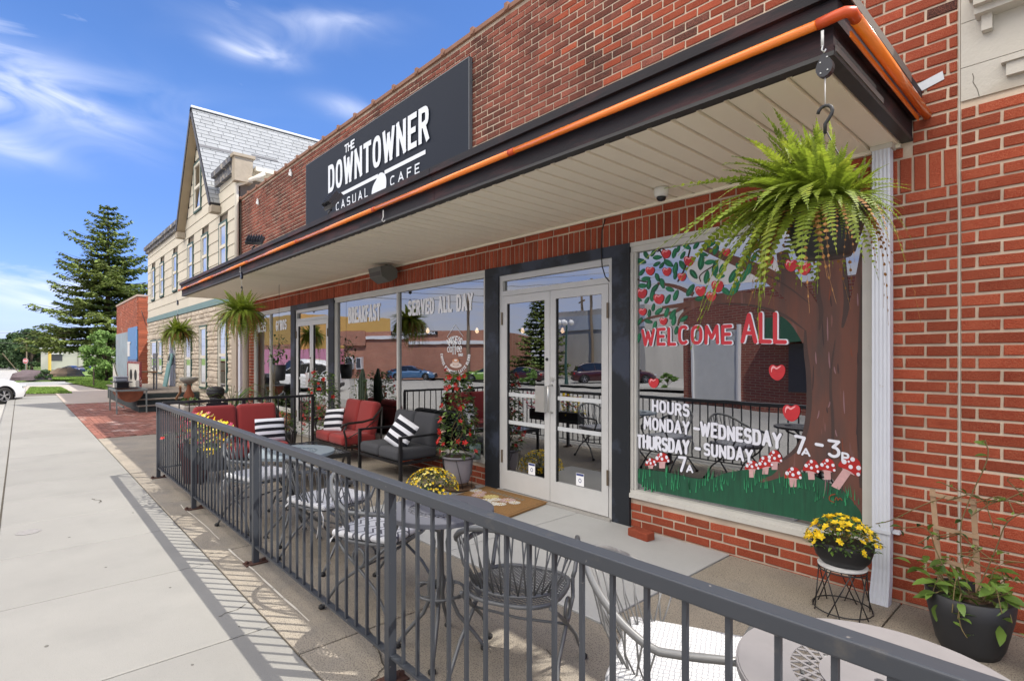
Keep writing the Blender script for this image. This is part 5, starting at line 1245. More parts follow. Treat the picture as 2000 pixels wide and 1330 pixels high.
# teal pot on the sill
t = thing('teal_pot', 'pale teal cylinder pot with stems added as a mirrored climber, standing on the window sill', 'plant pot', (-4.98, 3.93, .30))
t.location = (-4.97, 3.93, .30)
obj('pot', MB().lathe((-4.97,3.93,.305), [(.06,0),(.068,.17),(.064,.17),(.06,.15)], 20), mat('teal_glaze', (.21,.29,.27), .4), t, True)
r2 = random.Random(3)
for k in range(34): inst('leaf', LFD, t, (r2.uniform(-.05,.05), r2.uniform(-.04,.0), .16+.45*r2.random()), (R(r2.uniform(-30,60)),0,r2.uniform(-2.5,2.5)), .06)  # leaves, stem and blooms added to mimic the mandevilla's reflection
obj('stem', MB().tube([(-4.97,3.93,.45),(-4.96,3.92,.7),(-4.975,3.93,.92)], .004, 5), M_stem, t)
for zz in (.48,.62,.75,.40): inst('flower', FRED, t, (.04*math.sin(zz*40), -.06, zz-.05), (R(80),0,0), .025)
# cactus on the sill behind the red sofa
t = thing('potted_cactus', 'dark columnar cactus with leafy shoots behind the red window sofa', 'potted plant', (-7.72, 3.90, .3))
obj('pot', MB().lathe((-7.72,3.91,.305), [(.06,0),(.08,.12),(.075,.12)], 16), M_potblk, t, True)
M_cac = mat('cactus_green', (.035,.055,.03), .6, var=.3, vscale=10)
for dx_, h, r in ((-.07,.86,.03),(0,.95,.034),(.06,.82,.03),(.11,.6,.026)):
    mb = MB(); n = 16; vs = []
    for i, zz in enumerate((0,.3,.6,.9,1.0)):
        for k in range(n):
            rr = r*(1.15 if k % 2 else .8)*(1 if zz < .95 else .4); a = 2*math.pi*k/n; vs.append((-7.72+dx_+rr*math.cos(a), 3.90+rr*math.sin(a), .36+h*zz))
    mb.add(vs, [(i*n+k, i*n+(k+1) % n, (i+1)*n+(k+1) % n, (i+1)*n+k) for i in range(4) for k in range(n)]+[tuple(4*n+k for k in range(n))]); obj('column', mb, M_cac, t)
for k in range(70): 
    s = 1 if k % 2 else -1; inst('leaf', LFD, t, (s*r2.uniform(.08,.26), r2.uniform(-.08,.0), .45+.5*r2.random()), (R(r2.uniform(-40,60)), R(r2.uniform(-40,40)), r2.uniform(0,6.28)), .055)
for s in (1,-1): obj('stem', MB().tube([(-7.72,3.9,.42),(-7.72+s*.12,3.87,.8),(-7.72+s*.2,3.86,1.15)], .004, 4), M_stem, t)
# bushy yellow flowers
def mum(name, label, c, r, h, nl, nf, fm, ls=.03, fs=.015, seed=1, cat='potted plant', potfn=None, sq=1):
    t = thing(name, label, cat, c); r2 = random.Random(seed)
    if potfn: potfn(t)
    mb = MB()
    for k in range(26):
        a = r2.uniform(0,6.28); q = r*r2.uniform(.2,.9); mb.tube([(0,0,0),(q*.6*math.cos(a), q*.6*math.sin(a)*sq, h*.5),(q*math.cos(a), q*math.sin(a)*sq, h*r2.uniform(.6,.9))], .0022, 3)
    obj('stems', mb, M_stem, t, world=False)
    for k in range(nl):
        a = r2.uniform(0,6.28); ph = math.acos(r2.uniform(-.15,1)); q = r2.uniform(.6,1.0)
        p = (r*q*math.sin(ph)*math.cos(a), r*q*math.sin(ph)*math.sin(a)*sq, h*q*math.cos(ph))
        inst('leaf', LFL if r2.random() < .4 else LFD, t, p, (R(r2.uniform(-20,50)), R(r2.uniform(-30,30)), a-math.pi/2+r2.uniform(-.8,.8)), ls*r2.uniform(.7,1.2))
    for k in range(nf):
        a = r2.uniform(0,6.28); ph = math.acos(r2.uniform(.0,1)); p = (r*1.04*math.sin(ph)*math.cos(a), r*1.04*math.sin(ph)*math.sin(a)*sq, h*1.05*math.cos(ph)+.005)
        nv = (Vector(p)+Vector((r2.gauss(0,.3), r2.gauss(0,.3), r2.gauss(.25,.3)))*r).normalized()
        inst('flower', fm[k % len(fm)], t, p, nv.to_track_quat('Z', 'Y').to_euler(), fs*r2.uniform(.7,1.2))
    return t
mum('potted_mums', 'dense mound of yellow mums on the pavement in front of the grey flower pot', (-4.78, 3.20, .10), .27, .21, 420, 250, [FYEL, FYEL, FYP], .034, .017, 4,
    potfn=lambda t: obj('pot', MB().lathe((0,0,-.10), [(.09,.0),(.13,.13),(.125,.135)], 20), M_potblk, t, True, world=False))
def bowl(t):
    obj('bowl', MB().lathe((0,0,-.01), [(.001,-.10),(.095,-.10),(.125,-.06),(.14,.0),(.143,.03),(.135,.03)], 32, 1.15, .85), mat('bowl_black', (.012,.012,.013), .6), t, True, world=False)
mum('flower_bowl', 'yellow flowers in a black bowl standing on the black wire plant stand', (-1.06, 3.60, .385), .188, .16, 420, 120, [FYEL, FYEL, FYEL], .036, .021, 9, 'potted plant', bowl, .85)
t = thing('plant_stand', 'black wire plant stand with crossing legs and white top beside the downspout', 'plant stand', (-1.06, 3.60, 0))
mb = MB(); rt, rb = .125, .155
for zz, rr in ((.262, rt),(.02, rb),(.245, rt)):
    mb.tube([(rr*math.cos(R(12*i)), rr*math.sin(R(12*i)), zz) for i in range(31)], .004, 5, False)
for k in range(6):
    a, b_ = R(60*k), R(60*k+42); mb.tube([(rt*math.cos(a), rt*math.sin(a), .262), (rb*math.cos(b_), rb*math.sin(b_), 0)], .0035, 5); b_ = R(60*k-42); mb.tube([(rt*math.cos(a+.15), rt*math.sin(a+.15), .262), (rb*math.cos(b_), rb*math.sin(b_), 0)], .0035, 5)
obj('wire_frame', mb, M_blk, t, True, world=False)
obj('top', MB().lathe((0,0,.264), [(.001,0),(.128,0),(.13,.008),(.001,.01)], 32), mat('white_top', (.7,.7,.7), .4), t, world=False)
# large black pot with trellis and creeper
t = thing('trellis_planter', 'large black planter with small bleached wooden trellis and straggling creeper', 'planter', (-.48, 3.60, -.02))
obj('pot', MB().lathe((0,0,.0), [(.11,.0),(.14,.06),(.175,.22),(.185,.31),(.178,.315),(.17,.29)], 36), M_potblk, t, True, world=False)
obj('soil', MB().lathe((0,0,.28), [(.172,0),(.001,.02)], 24), mat('mulch', (.10,.06,.035), 1, var=.5, vscale=60, bump=1, bscale=120), t, world=False)
M_tw = mat('bleached_wood', (.36,.24,.15), .85, var=.2, vscale=20)
ty = .07
for (a, b_, w) in (((-.125,ty,.24),(-.165,ty,.80),.024),((.03,ty,.24),(.005,ty,.78),.024)): obj('trellis_post', MB().bar(a, b_, w, .010), M_tw, t, world=False)
for (z, xa, xb) in ((.775,-.175,.02),(.60,-.158,.03),(.43,-.14,.035)): obj('trellis_rung', MB().bar((xa,ty-.011,z),(xb,ty-.011,z-.012), .010, .020), M_tw, t, world=False)
r2 = random.Random(12)
def vine(pts, nl, sz, lm=None):
    obj('vine', MB().tube(smooth3(pts), .0028, 4), M_stem, t, True, world=False); q = smooth3(pts)
    for k in range(nl):
        f = (k+.5)/nl; p = q[min(len(q)-1, int(f*len(q)))]; inst('leaf', lm or (LFL if r2.random() < .55 else LFD), t, p, (R(r2.uniform(-40,50)), R(r2.uniform(-40,40)), r2.uniform(0,6.28)), sz*r2.uniform(.7,1.3))
def smooth3(pts, n=2):
    pts = [Vector(p) for p in pts]
    for _ in range(n):
        q = [pts[0]]
        for a, b_ in zip(pts, pts[1:]): q += [a*.75+b_*.25, a*.25+b_*.75]
        pts = q+[pts[-1]]
    return pts
vine([(0,0,.3),(-.05,.0,.6),(.0,.02,.8),(.08,0,1.02),(.06,0,1.10)], 9, .05)
vine([(.02,0,.3),(.1,.0,.55),(.15,-.05,.75),(.28,-.05,.80),(.40,-.06,.6)], 12, .05)
vine([(-.05,0,.3),(-.14,-.02,.5),(-.16,-.02,.62),(-.30,-.05,.58)], 9, .06)
vine([(-.1,0,.78),(-.2,-.02,.72),(-.34,.0,.60),(-.42,.04,.56)], 5, .025)
vine([(0,0,.7),(.12,.03,.82),(.25,0,.78),(.33,0,.70)], 8, .045)
vine([(-.12,.03,.85),(.0,.03,.80),(.1,.03,.78),(.2,.03,.86)], 8, .04)
for k in range(13):
    a = r2.uniform(0,6.28); vine([(.08*math.cos(a),.08*math.sin(a),.3),(.15*math.cos(a),.15*math.sin(a),r2.uniform(.3,.5)),(.19*math.cos(a),.19*math.sin(a),r2.uniform(.2,.42))], 7, .085, LFL)
for k in range(10):
    a0 = (r2.uniform(-.15,.2), r2.uniform(-.02,.06), r2.uniform(.5,.85)); vine([a0, (a0[0]+r2.uniform(-.1,.15), a0[1]-.02, a0[2]+r2.uniform(-.08,.12)), (a0[0]+r2.uniform(-.1,.3), a0[1]-.04, a0[2]+r2.uniform(-.15,.1))], 3, .035)
vine([(-.06,-.1,.3),(-.02,-.17,.30),(-.01,-.20,.20),(.02,-.21,.16)], 4, .06)
# big individual leaves hanging over the rim
for (x, y, z, s, rx, rz_) in ((-.11,-.15,.26,.10,-70,10),(.13,-.15,.24,.10,-80,-10),(-.15,-.06,.36,.10,10,60),(.03,-.13,.40,.12,15,-140),(-.05,-.14,.41,.11,20,150),(-.24,-.03,.40,.11,0,70),(.10,.05,.52,.10,0,-20)):
    inst('leaf', LFL, t, (x, y, z), (R(rx), 0, R(rz_)), s)
t = thing('dry_grass_pot', 'straw-coloured grassy plant at the bottom right edge beside the black planter', 'plant', (-.16, 3.45, 0))
for k in range(26): inst('leaf', LFL if k % 3 else LFD, t, (r2.uniform(-.06,.06), r2.uniform(-.06,.06), r2.uniform(0,.18)), (R(r2.uniform(30,80)), 0, r2.uniform(0,6.28)), .13)
# flower box on the railing
t = thing('flower_box', 'flower box of yellow, pink and red blooms hooked inside the grey railing', 'flower box', (-6.35, FY+.16, .55))
obj('box', MB().box(-6.75, -5.65, FY+.05, FY+.22, .42, .60), M_potblk, t)
obj('bracket', MB().tube([(-6.5,FY+.03,.62),(-6.5,FY+.05,.40),(-6.5,FY+.2,.40)], .006, 5).tube([(-5.9,FY+.03,.62),(-5.9,FY+.05,.40),(-5.9,FY+.2,.40)], .006, 5), M_blk, t)
for k in range(170):
    x = r2.uniform(-.45,.72); inst('leaf', LFL if r2.random() < .5 else LFD, t, (x, r2.uniform(-.10,.1), .02+r2.uniform(-.02,.24)), (R(r2.uniform(-30,50)), R(r2.uniform(-30,30)), r2.uniform(0,6.28)), .06)
for k in range(230):
    x = r2.uniform(-.55,.72); fm_ = FPINK if x < -.25 or (k % 5 == 0) else (FYP if k % 2 else FYEL)
    inst('flower', fm_, t, (x, r2.uniform(-.13,.1), .05+r2.uniform(-.05,.32-.1*abs(x))), (R(r2.uniform(0,80)), R(r2.uniform(-30,30)), r2.uniform(-.6,.6)), .027)
t = thing('flower_pot', 'terracotta-red pot with pink and red flowers at the far corner of the railing', 'plant pot', (-7.35, 1.55, 0))
obj('pot', MB().lathe((0,0,0), [(.12,0),(.17,.42),(.18,.43),(.18,.46),(.165,.46)], 24), mat('red_pot', (.16,.03,.03), .6), t, True, world=False)
for k in range(90): inst('leaf', LFD if k % 2 else LFL, t, (r2.gauss(0,.1), r2.gauss(0,.1), .46+r2.uniform(0,.22)), (R(r2.uniform(-20,60)),0,r2.uniform(0,6.28)), .06)
for k in range(34): inst('flower', FPINK if k % 3 else FRED, t, (r2.gauss(0,.12), r2.gauss(0,.1), .52+r2.uniform(0,.22)), (R(r2.uniform(0,80)),0,r2.uniform(-1,1)), .03)
# low foliage in dark pots by the far door
t = thing('potted_bush', 'dark leafy potted bush beside the far glass door behind the black railing', 'potted plant', (-8.9, 3.2, 0))
obj('pot', MB().lathe((0,0,0), [(.10,0),(.13,.25),(.14,.28),(.12,.28)], 20), M_potblk, t, True, world=False)
for k in range(150): inst('leaf', LFD, t, (r2.gauss(0,.12), r2.gauss(0,.1), .28+abs(r2.gauss(0,.16))), (R(r2.uniform(-20,60)),0,r2.uniform(0,6.28)), .08)
t = thing('flower_bed', 'leafy bed with pink blooms growing along the wall beyond the far black railing', 'flower bed', (-11.3, 3.55, 0))
for k in range(280): inst('leaf', LFD if k % 3 else LFL, t, (r2.uniform(-1.6,1.3), r2.gauss(0,.14), abs(r2.gauss(.25,.22))), (R(r2.uniform(-20,70)),0,r2.uniform(0,6.28)), .12)
for k in range(26): inst('flower', FPINK, t, (r2.uniform(-1.2,1.2), r2.gauss(-.1,.1), .3+r2.uniform(0,.3)), (R(70),0,0), .045)
t = thing('arching_grass', 'spiky arching grass plant growing beside the pale column', 'plant', (-13.2, 3.5, 0))
for k in range(44):
    a = r2.uniform(0,6.28); l = r2.uniform(.5,1.0); obj('blade', MB().tube([(0,0,.1),(.2*l*math.cos(a),.2*l*math.sin(a),.55*l+.1),(.5*l*math.cos(a),.5*l*math.sin(a),.8*l+.1),(.8*l*math.cos(a),.8*l*math.sin(a),.7*l+.1)], [.008,.007,.005,.002], 3), M_leafd if k % 2 else M_leafl, t, world=False)
# hanging basket with vines in front of the far door
t = thing('hanging_basket', 'small dark hanging basket with leafy shoots and trailing vines before the far shop window', 'hanging plant', (-9.9, 3.4, 1.35))
obj('pot', MB().lathe((0,0,0), [(.08,-.28),(.10,-.26),(.12,0),(.10,0)], 20), M_potblk, t, True, world=False)
obj('hanger', MB().tube([(.1,0,0),(0,0,.5),(0,0,1.42)], .003, 4).tube([(-.1,0,0),(0,0,.5)], .003, 4), M_blk, t, world=False)
for k in range(90): inst('leaf', LFD if k % 3 else LFL, t, (r2.gauss(0,.12), r2.gauss(0,.1), abs(r2.gauss(.1,.2))), (R(r2.uniform(-20,60)),0,r2.uniform(0,6.28)), .09)
for k in range(5): obj('vine', MB().tube([(.1-.05*k,-.1,0),(.12-.05*k,-.12,-.4),(.08-.05*k,-.1,-.8-.1*k)], .003, 3), M_stem, t, world=False)

# ================================================================ FITTINGS ON CANOPY AND SOFFIT
t = thing('security_camera', 'white dome security camera on the canopy soffit above the double door', 'camera', (-2.32, 3.66, 2.79))
obj('housing', MB().lathe((0,0,0), [(.055,.004),(.056,-.02),(.052,-.045),(.048,-.06),(.03,-.065)], 28), mat('cam_white', (.66,.66,.64), .4), t, True, world=False)
obj('dome', MB().lathe((0,0,-.062), [(.038,0),(.036,-.015),(.026,-.028),(.001,-.035)], 24), mat('cam_dome', (.012,.012,.015), .08), t, True, world=False)
t = thing('speaker', 'weathered grey box loudspeaker bracketed under the canopy soffit', 'loudspeaker', (-6.85, 3.78, 2.66))
sp = MB(); hw = .17
pr2 = [(-.15,.07),(.02,.11),(.12,.05),(.12,-.06),(.0,-.13),(-.12,-.06)]
sp.add([(-hw, y, z) for y, z in pr2]+[(hw, y, z) for y, z in pr2], [tuple(range(6)), tuple(range(11,5,-1))]+[(i, i+6, (i+1) % 6+6, (i+1) % 6) for i in range(6)])
obj('cabinet', sp, mat('speaker_grey', (.11,.11,.10), .7, var=.15, vscale=8), t, world=False)
obj('grille', MB().add([(-hw+.02,-.1515+.01,.055),(hw-.02,-.1415,.055),(hw-.02,-.1295,-.045),(-hw+.02,-.1295,-.045)],[(0,1,2,3)]), M_blk, t, world=False)
obj('bracket', MB().box(-.02,.02,.03,.09,.08,.13), M_blk, t, world=False)
def floodlight(label, loc, rz, tilt):
    t = thing('floodlight', label, 'floodlight', loc, rz, 'floodlights on the canopy roof'); t.scale = (1.3,1.3,1.3); L = lambda n, mb, mm_, sm=False: obj(n, mb, mm_, t, sm, world=False)
    L('junction_box', MB().rbox((0,0,.02), (.10,.08,.04), .015), mat('jbox', (.62,.62,.6), .6), True)
    L('arm', MB().tube([(0,0,.04),(.0,0,.09),(.02,.02,.12)], .011, 8), M_blk, True)
    m = Euler((R(tilt),0,0)).to_matrix(); hd = MB(); hd.cbox((.02,.03,.19), (.19,.035,.15), m); L('head', hd, M_blk)
    fn = MB()
    for k in range(6): fn.cbox(Vector((.02,.03,.19))+m@Vector((-.075+.03*k,-.032,0)), (.006,.04,.13), m)
    L('cooling_fins', fn, M_blk); L('lens', MB().cbox(Vector((.02,.03,.19))+m@Vector((0,.0185,0)), (.16,.002,.12), m), mat('lens', (.5,.5,.5), .2)); return t
floodlight('black finned floodlight in front of the first letters on the sign board', (-6.20, 2.70, 3.083), R(0), -35)
floodlight('black disc-headed floodlight near the far left end of the canopy roof', (-9.05, 2.70, 3.083), R(55), -50)
for (px_, s) in ((568,1),):
    pass
hx_ = onY(750, 420, 2.58)[0]
tag(obj('plant_hook', MB().box(hx_-.01, hx_+.002, 2.572, 2.576, 2.83, 2.90).tube([(hx_-.004,2.572,2.83),(hx_-.004,2.56,2.80),(hx_+.004,2.575,2.785),(hx_+.012,2.585,2.80)], .004, 6), mat('hook_white', None)), 'empty white plant hook screwed to the canopy edge below the sign', 'hook')
# bird-like white clips on the wall
for k, (px_, py_) in enumerate(((503,397),(567,341))):
    x, z = onY(px_, py_, WY-.03); tag(obj('wall_bracket', MB().cbox((x,WY-.03,z),(.16,.02,.05),(0,.4,0)).cbox((x+.03,WY-.035,z+.03),(.05,.02,.14),(0,-.5,0)), mat('bracket_white', (.65,.65,.63), .5)), ['small broken white bracket on the brick wall near the beige house corner','small broken white bracket on the brick wall just under the coping left of the sign'][k], 'bracket')
# pendant bulbs inside
M_bulb = mat('bulb', (1,.8,.5), .4, emit=((1,.66,.36), 2.0))
for k, (x, y, l_) in enumerate(((-8.03,5.29,'glowing pendant bulb behind the left part of the main shop window'),(-7.45,5.93,'glowing pendant bulb right of the coffee logo in the main shop window'),(-6.91,6.52,'glowing pendant bulb behind the left leaf of the double door'),(-6.44,7.04,'glowing pendant bulb behind the right leaf of the double door'))):
    t = thing('pendant_lamp', l_, 'lamp', (x, y, 1.94), 0, 'pendant bulbs inside the cafe')
    obj('bulb', MB().lathe((0,0,0), [(.001,-.04),(.026,-.025),(.034,0),(.024,.03),(.012,.06)], 14), M_bulb, t, True, world=False); obj('cord', MB().tube([(0,0,.06),(0,0,.98)], .004, 4), M_blk, t, world=False)
# ================================================================ HOUSE WITH GABLE
HY = 3.95
hs = thing('gabled_house', 'two-storey cream boarded house with steep white shingled gable over a stone-faced ground floor', 'house', (-20.6, HY, 0))
HX0, HX1 = -26.95, -14.26
M_side = mat('siding', (.56,.515,.42), .8, var=.07, vscale=1.2, objvar=.04, bump=.2, bscale=60)
M_sidj = mat('siding_joint', (.16,.13,.10), .9)
M_stn = mat('veneer_stone', (.50,.43,.34), .9, var=.14, vscale=4, objvar=.12, bump=1, bscale=22)
M_grn = mat('green_trim', (.035,.085,.075), .6); M_teal = mat('teal_band', (.13,.22,.22), .6, var=.1, vscale=3)
M_cream = mat('cream_sash', (.62,.58,.48), .6); M_hglass = glass_mat('house_glass', .62, (.10,.11,.12))
GXL, GXR, GXA, GZE, GZA = -20.1, -15.95, -18.07, 5.65, 8.80
core = MB(); core.box(HX0+.02, HX1-.02, HY+.03, HY+12, -.2, 5.92)
core.prism([(GXL+.15, 5.6),(GXR-.15, 5.6),(GXA, GZA-.25)], HY+.03, HY+12)
obj('core_wall', core, M_sidj, hs)
# upper boards
uw = [(px, y0, y1) for px, y0, y1 in ((438,431,521),(402,458,537),(374,479,551),(343.5,497,582),(318,513,590),(300.8,527,598))]
wins = [(onY(px, y0, HY)[0]-.37, onY(px, y0, HY)[0]+.37, 3.72, 5.02) for px, y0, y1 in uw]
gw = (onY(381,360,HY)[0], onY(395,360,HY)[0]); wins.append((gw[0], gw[1], 5.82, 7.32))
zb = 3.07; row = 0; bh = .31
def gable_x(z):
    f = (z-GZE)/(GZA-GZE); return GXL+(GXA-GXL)*f+.12, GXR+(GXA-GXR)*f-.12
while zb < GZA-.35:
    zt = min(zb+bh, GZA-.3)
    if zb+.01 < 5.8:
        segs = [(HX0, HX1)]
    else: segs = [gable_x(zt)]
    for (sa, sb_) in segs:
        x = sa-(row % 3)*.7
        while x < sb_:
            a, b_ = max(x, sa), min(x+1.22*2, sb_); x += 2.44
            if b_-a < .05: continue
            cuts = [(a, b_)]
            for (wa, wb, w0, w1) in wins:
                if zt > w0+.06 and zb < w1-.02: cuts = [c for (p, q) in cuts for c in ((p, min(q, wa)), (max(p, wb), q)) if c[1]-c[0] > .02]
            for (p, q) in cuts:
                mb = MB(); mb.add([(p+.002,HY-.022,zb+.004),(q-.002,HY-.022,zb+.004),(q-.002,HY-.006,zt-.002),(p+.002,HY-.006,zt-.002),(p+.002,HY+.03,zb+.004),(q-.002,HY+.03,zb+.004)], [(0,1,2,3),(4,5,1,0)])
                obj('siding_board', mb, M_side, hs)
    zb += bh; row += 1
# left gable sliver on the sloped part above 5.95 is roofed; side wall facing the cafe
obj('band', MB().box(HX0, HX1, HY-.05, HY+.03, 2.89, 3.06), M_teal, hs)
def hwin(a, b_, z0, z1, split=True, tall=False):
    w = part('window', hs); f = .06
    obj('casing', MB().box(a-.05, a, HY-.05, HY+.05, z0-.05, z1+.05).box(b_, b_+.05, HY-.05, HY+.05, z0-.05, z1+.05).box(a+.001, b_-.001, HY-.05, HY+.05, z1, z1+.05).box(a+.001, b_-.001, HY-.06, HY+.05, z0-.05, z0), M_grn, w)
    obj('sash', MB().box(a, a+f, HY-.045, HY-.005, z0, z1).box(b_-f, b_, HY-.045, HY-.005, z0, z1).box(a+f, b_-f, HY-.045, HY-.005, z1-f, z1).box(a+f, b_-f, HY-.045, HY-.005, z0, z0+f*1.3).box(a+f, b_-f, HY-.048, HY-.005, (z0+z1)/2-.04, (z0+z1)/2+.04), M_cream, w)
    obj('backing', MB().quad((a+f,HY-.008,z0),(b_-f,HY-.008,z0),(b_-f,HY-.008,z1),(a+f,HY-.008,z1)), mat('room', None), w)
    obj('pane', MB().quad((a+f,HY-.022,(z0+z1)/2+.04),(b_-f,HY-.022,(z0+z1)/2+.04),(b_-f,HY-.022,z1-f),(a+f,HY-.022,z1-f)), M_hglass, w)
    obj('pane', MB().quad((a+f,HY-.022,z0+f),(b_-f,HY-.022,z0+f),(b_-f,HY-.022,(z0+z1)/2-.04),(a+f,HY-.022,(z0+z1)/2-.04)), M_hglass, w)
for (a, b_, z0, z1) in wins: hwin(a+.05, b_-.05, z0+.05, z1-.05)
low = []
for (pa, pb, z0, z1) in ((429,446,.62,2.45),(392,406,.62,2.35),(363,376,.62,2.25)):
    a, b_ = onY(pa, 700, HY)[0]+.05, onY(pb, 700, HY)[0]-.05; hwin(a, b_, z0, z1); low.append((a-.06, b_+.06, z0-.06, z1+.06))
for (pa, pb) in ((296,308),(310,319)):
    a, b_ = onY(pa, 700, HY)[0]+.05, onY(pb, 700, HY)[0]-.05; hwin(a, b_, .9, 2.1); low.append((a-.06, b_+.06, .84, 2.16))
da, db = onY(334,700,HY)[0], onY(344,700,HY)[0]
d = part('door', hs); obj('door_panel', MB().box(da+.12, db-.1, HY-.01, HY+.05, .25, 2.3), mat('door_bluegrey', (.10,.12,.17), .5), d)
obj('door_frame', MB().box(da, da+.119, HY-.06, HY+.05, .25, 2.42).box(db-.099, db, HY-.06, HY+.05, .25, 2.42).box(da+.12, db-.1, HY-.06, HY+.05, 2.301, 2.42), mat('lilac_white', (.50,.51,.58), .5), d)
low.append((da-.01, db+.01, .0, 2.45))
# stone veneer
st = []; z = 0; r2 = random.Random(21)
while z < 2.86:
    h = r2.choice((.10,.13,.16,.19)); h = min(h, 2.88-z)
    x = HX0+r2.uniform(-.3,0)
    while x < HX1-.42:
        w_ = r2.uniform(.22,.62); a, b_ = max(x, HX0), min(x+w_, HX1-.42); x += w_
        if b_-a < .05: continue
        cuts = [(a, b_)]
        for (wa, wb, w0, w1) in low:
            if z+h > w0 and z < w1: cuts = [c for (p, q) in cuts for c in ((p, min(q, wa)), (max(p, wb), q)) if c[1]-c[0] > .04]
        st += [(p, q, z, h) for p, q in cuts]
    z += h
st.sort(key=lambda s: -seen_size((s[0]+s[1])/2, HY, s[2], 1)*math.sqrt((s[1]-s[0])*s[3])); rest = MB()
for k, (a, b_, z, h) in enumerate(st):
    e = .008; o_ = r2.uniform(.012,.032); yo = HY-.005
    j = lambda: r2.uniform(-.012,.012)
    V = [(a+e, yo, z+e),(b_-e, yo, z+e),(b_-e, yo, z+h-e),(a+e, yo, z+h-e)]+[(a+.03+j(), yo-o_+j(), z+.025+j()*.5),(b_-.03+j(), yo-o_+j(), z+.025+j()*.5),(b_-.03+j(), yo-o_+j(), z+h-.025+j()*.5),(a+.03+j(), yo-o_+j(), z+h-.025+j()*.5),((a+b_)/2+j()*3, yo-o_-.012, z+h/2)]
    Fs = [(i,(i+1)%4,(i+1)%4+4,i+4) for i in range(4)]+[(i+4,(i+1)%4+4,8) for i in range(4)]
    if k < 300: obj('stone', MB().add(V, Fs), M_stn, hs)
    else: rest.add(V, Fs)
obj('stones', rest, M_stn, hs, kind='stuff')
obj('mortar_wall', MB().box(HX0, HX1, HY-.004, HY+.029, -.2, 2.885), mat('veneer_mortar', (.40,.34,.27), .9), hs)
obj('corner_board', MB().box(HX1-.42, HX1-.02, HY-.06, HY-.005, 0, 2.89), mat('tan_board', (.38,.32,.25), .8, var=.1, vscale=3), hs)
obj('corner_board', MB().box(HX1-.10, HX1+.0, HY-.035, HY-.023, 3.06, 5.9), mat('tan_board', None), hs)
# roof: white shingles on the right slope, plain left slope
M_shg = mat('white_shingle', (.27,.28,.285), .85, var=.06, vscale=2, objvar=.07, dotcol=(.3,.3,.3), dotscale=8, dotth=.2)
M_roofd = mat('roof_dark', (.06,.06,.065), .9)
roof = bpy.data.objects.new('roof', None); COL.objects.link(roof); roof.parent = hs
RY0, RY1 = HY-.25, HY+13
sl = math.hypot(GXR-GXA, GZA-GZE); ux, uz = (GXR-GXA)/sl, (GZE-GZA)/sl
nxr, nzr = -uz, ux
if nzr < 0: nxr, nzr = -nxr, -nzr
def rp(s_, y, up=0.): return (GXA+ux*s_+nxr*up, y, GZA+uz*s_+nzr*up)
dk = MB().add([rp(0,RY0,-.02), rp(sl+.12,RY0,-.02), rp(sl+.12,RY1,-.02), rp(0,RY1,-.02), rp(0,RY0,-.10), rp(sl+.12,RY0,-.10), rp(sl+.12,RY1,-.10), rp(0,RY1,-.10)], [(0,1,2,3),(7,6,5,4),(0,4,5,1),(1,5,6,2),(3,2,6,7)]); obj('roof_deck', dk, M_roofd, roof)
slL = math.hypot(GXL-GXA, GZE-GZA); vx, vz = (GXL-GXA)/slL, (GZE-GZA)/slL
def lp(s_, y, up=0.): return (GXA+vx*s_+vz*up*-1*-1*(1 if False else -1)*-1, y, GZA+vz*s_+up) if False else (GXA+vx*s_+vz*up*(1), y, GZA+vz*s_-vx*up)
dk = MB().add([lp(0,RY0,.0), lp(slL+.12,RY0,.0), lp(slL+.12,RY1,.0), lp(0,RY1,.0), lp(0,RY0,-.10), lp(slL+.12,RY0,-.10), lp(slL+.12,RY1,-.10), lp(0,RY1,-.10)], [(0,1,2,3),(7,6,5,4),(0,4,5,1),(1,5,6,2),(3,2,6,7)]); obj('roof_deck', dk, M_roofd, roof)
sh = []; rows = 24; rh = (sl+.12)/rows
for i in range(rows):
    y = RY0-(i % 2)*.16-(i % 3)*.05
    while y < RY1: sh.append((i, max(y, RY0), min(y+.33, RY1))); y += .33
vis = []
for (i, a, b_) in sh:
    p = rp((i+.5)*rh, (a+b_)/2); vis.append((seen_size(p[0], p[1], p[2], 1), i, a, b_))
vis.sort(key=lambda q: -q[0]); restm = MB()
for k, (s_, i, a, b_) in enumerate(vis):
    if b_-a < .04: continue
    V = [rp(i*rh-.02, a+.005, .004), rp(i*rh-.02, b_-.005, .004), rp((i+1)*rh-.006, b_-.005, .016), rp((i+1)*rh-.006, a+.005, .016), rp((i+1)*rh-.006, b_-.005, .0), rp((i+1)*rh-.006, a+.005, .0)]; Fs = [(0,1,2,3),(3,2,4,5)]
    if k < 300: obj('shingle', MB().add(V, Fs), M_shg, roof)
    else: restm.add(V, Fs)
obj('shingles', restm, M_shg, roof, kind='stuff')
# bare torn patches
M_torn = mat('torn_felt', (.14,.14,.145), .95, var=.3, vscale=10)
for (s0, y0, y1, hh) in ((10.0,RY0+.0,RY0+1.5,.7),(9.4,RY0+1.4,RY0+2.1,.6),(11.2,RY0+3.3,RY0+4.0,.6),(12.0,RY0+4.2,RY0+4.8,.6),(13.1,RY0+5.2,RY0+7.6,.8),(13.8,RY0+7.6,RY0+9.5,.7)):
    obj('torn_patch', MB().add([rp(s0*rh, y0, .022), rp(s0*rh, y1, .022), rp((s0+hh)*rh, y1+.1, .024), rp((s0+hh)*rh, y0, .024)], [(0,1,2,3)]), M_torn, roof)
obj('ridge_cap', MB().tube([(GXA, RY0, GZA+.01), (GXA, RY1, GZA+.01)], .05, 6), mat('ridge_white', (.6,.6,.6), .7), roof)
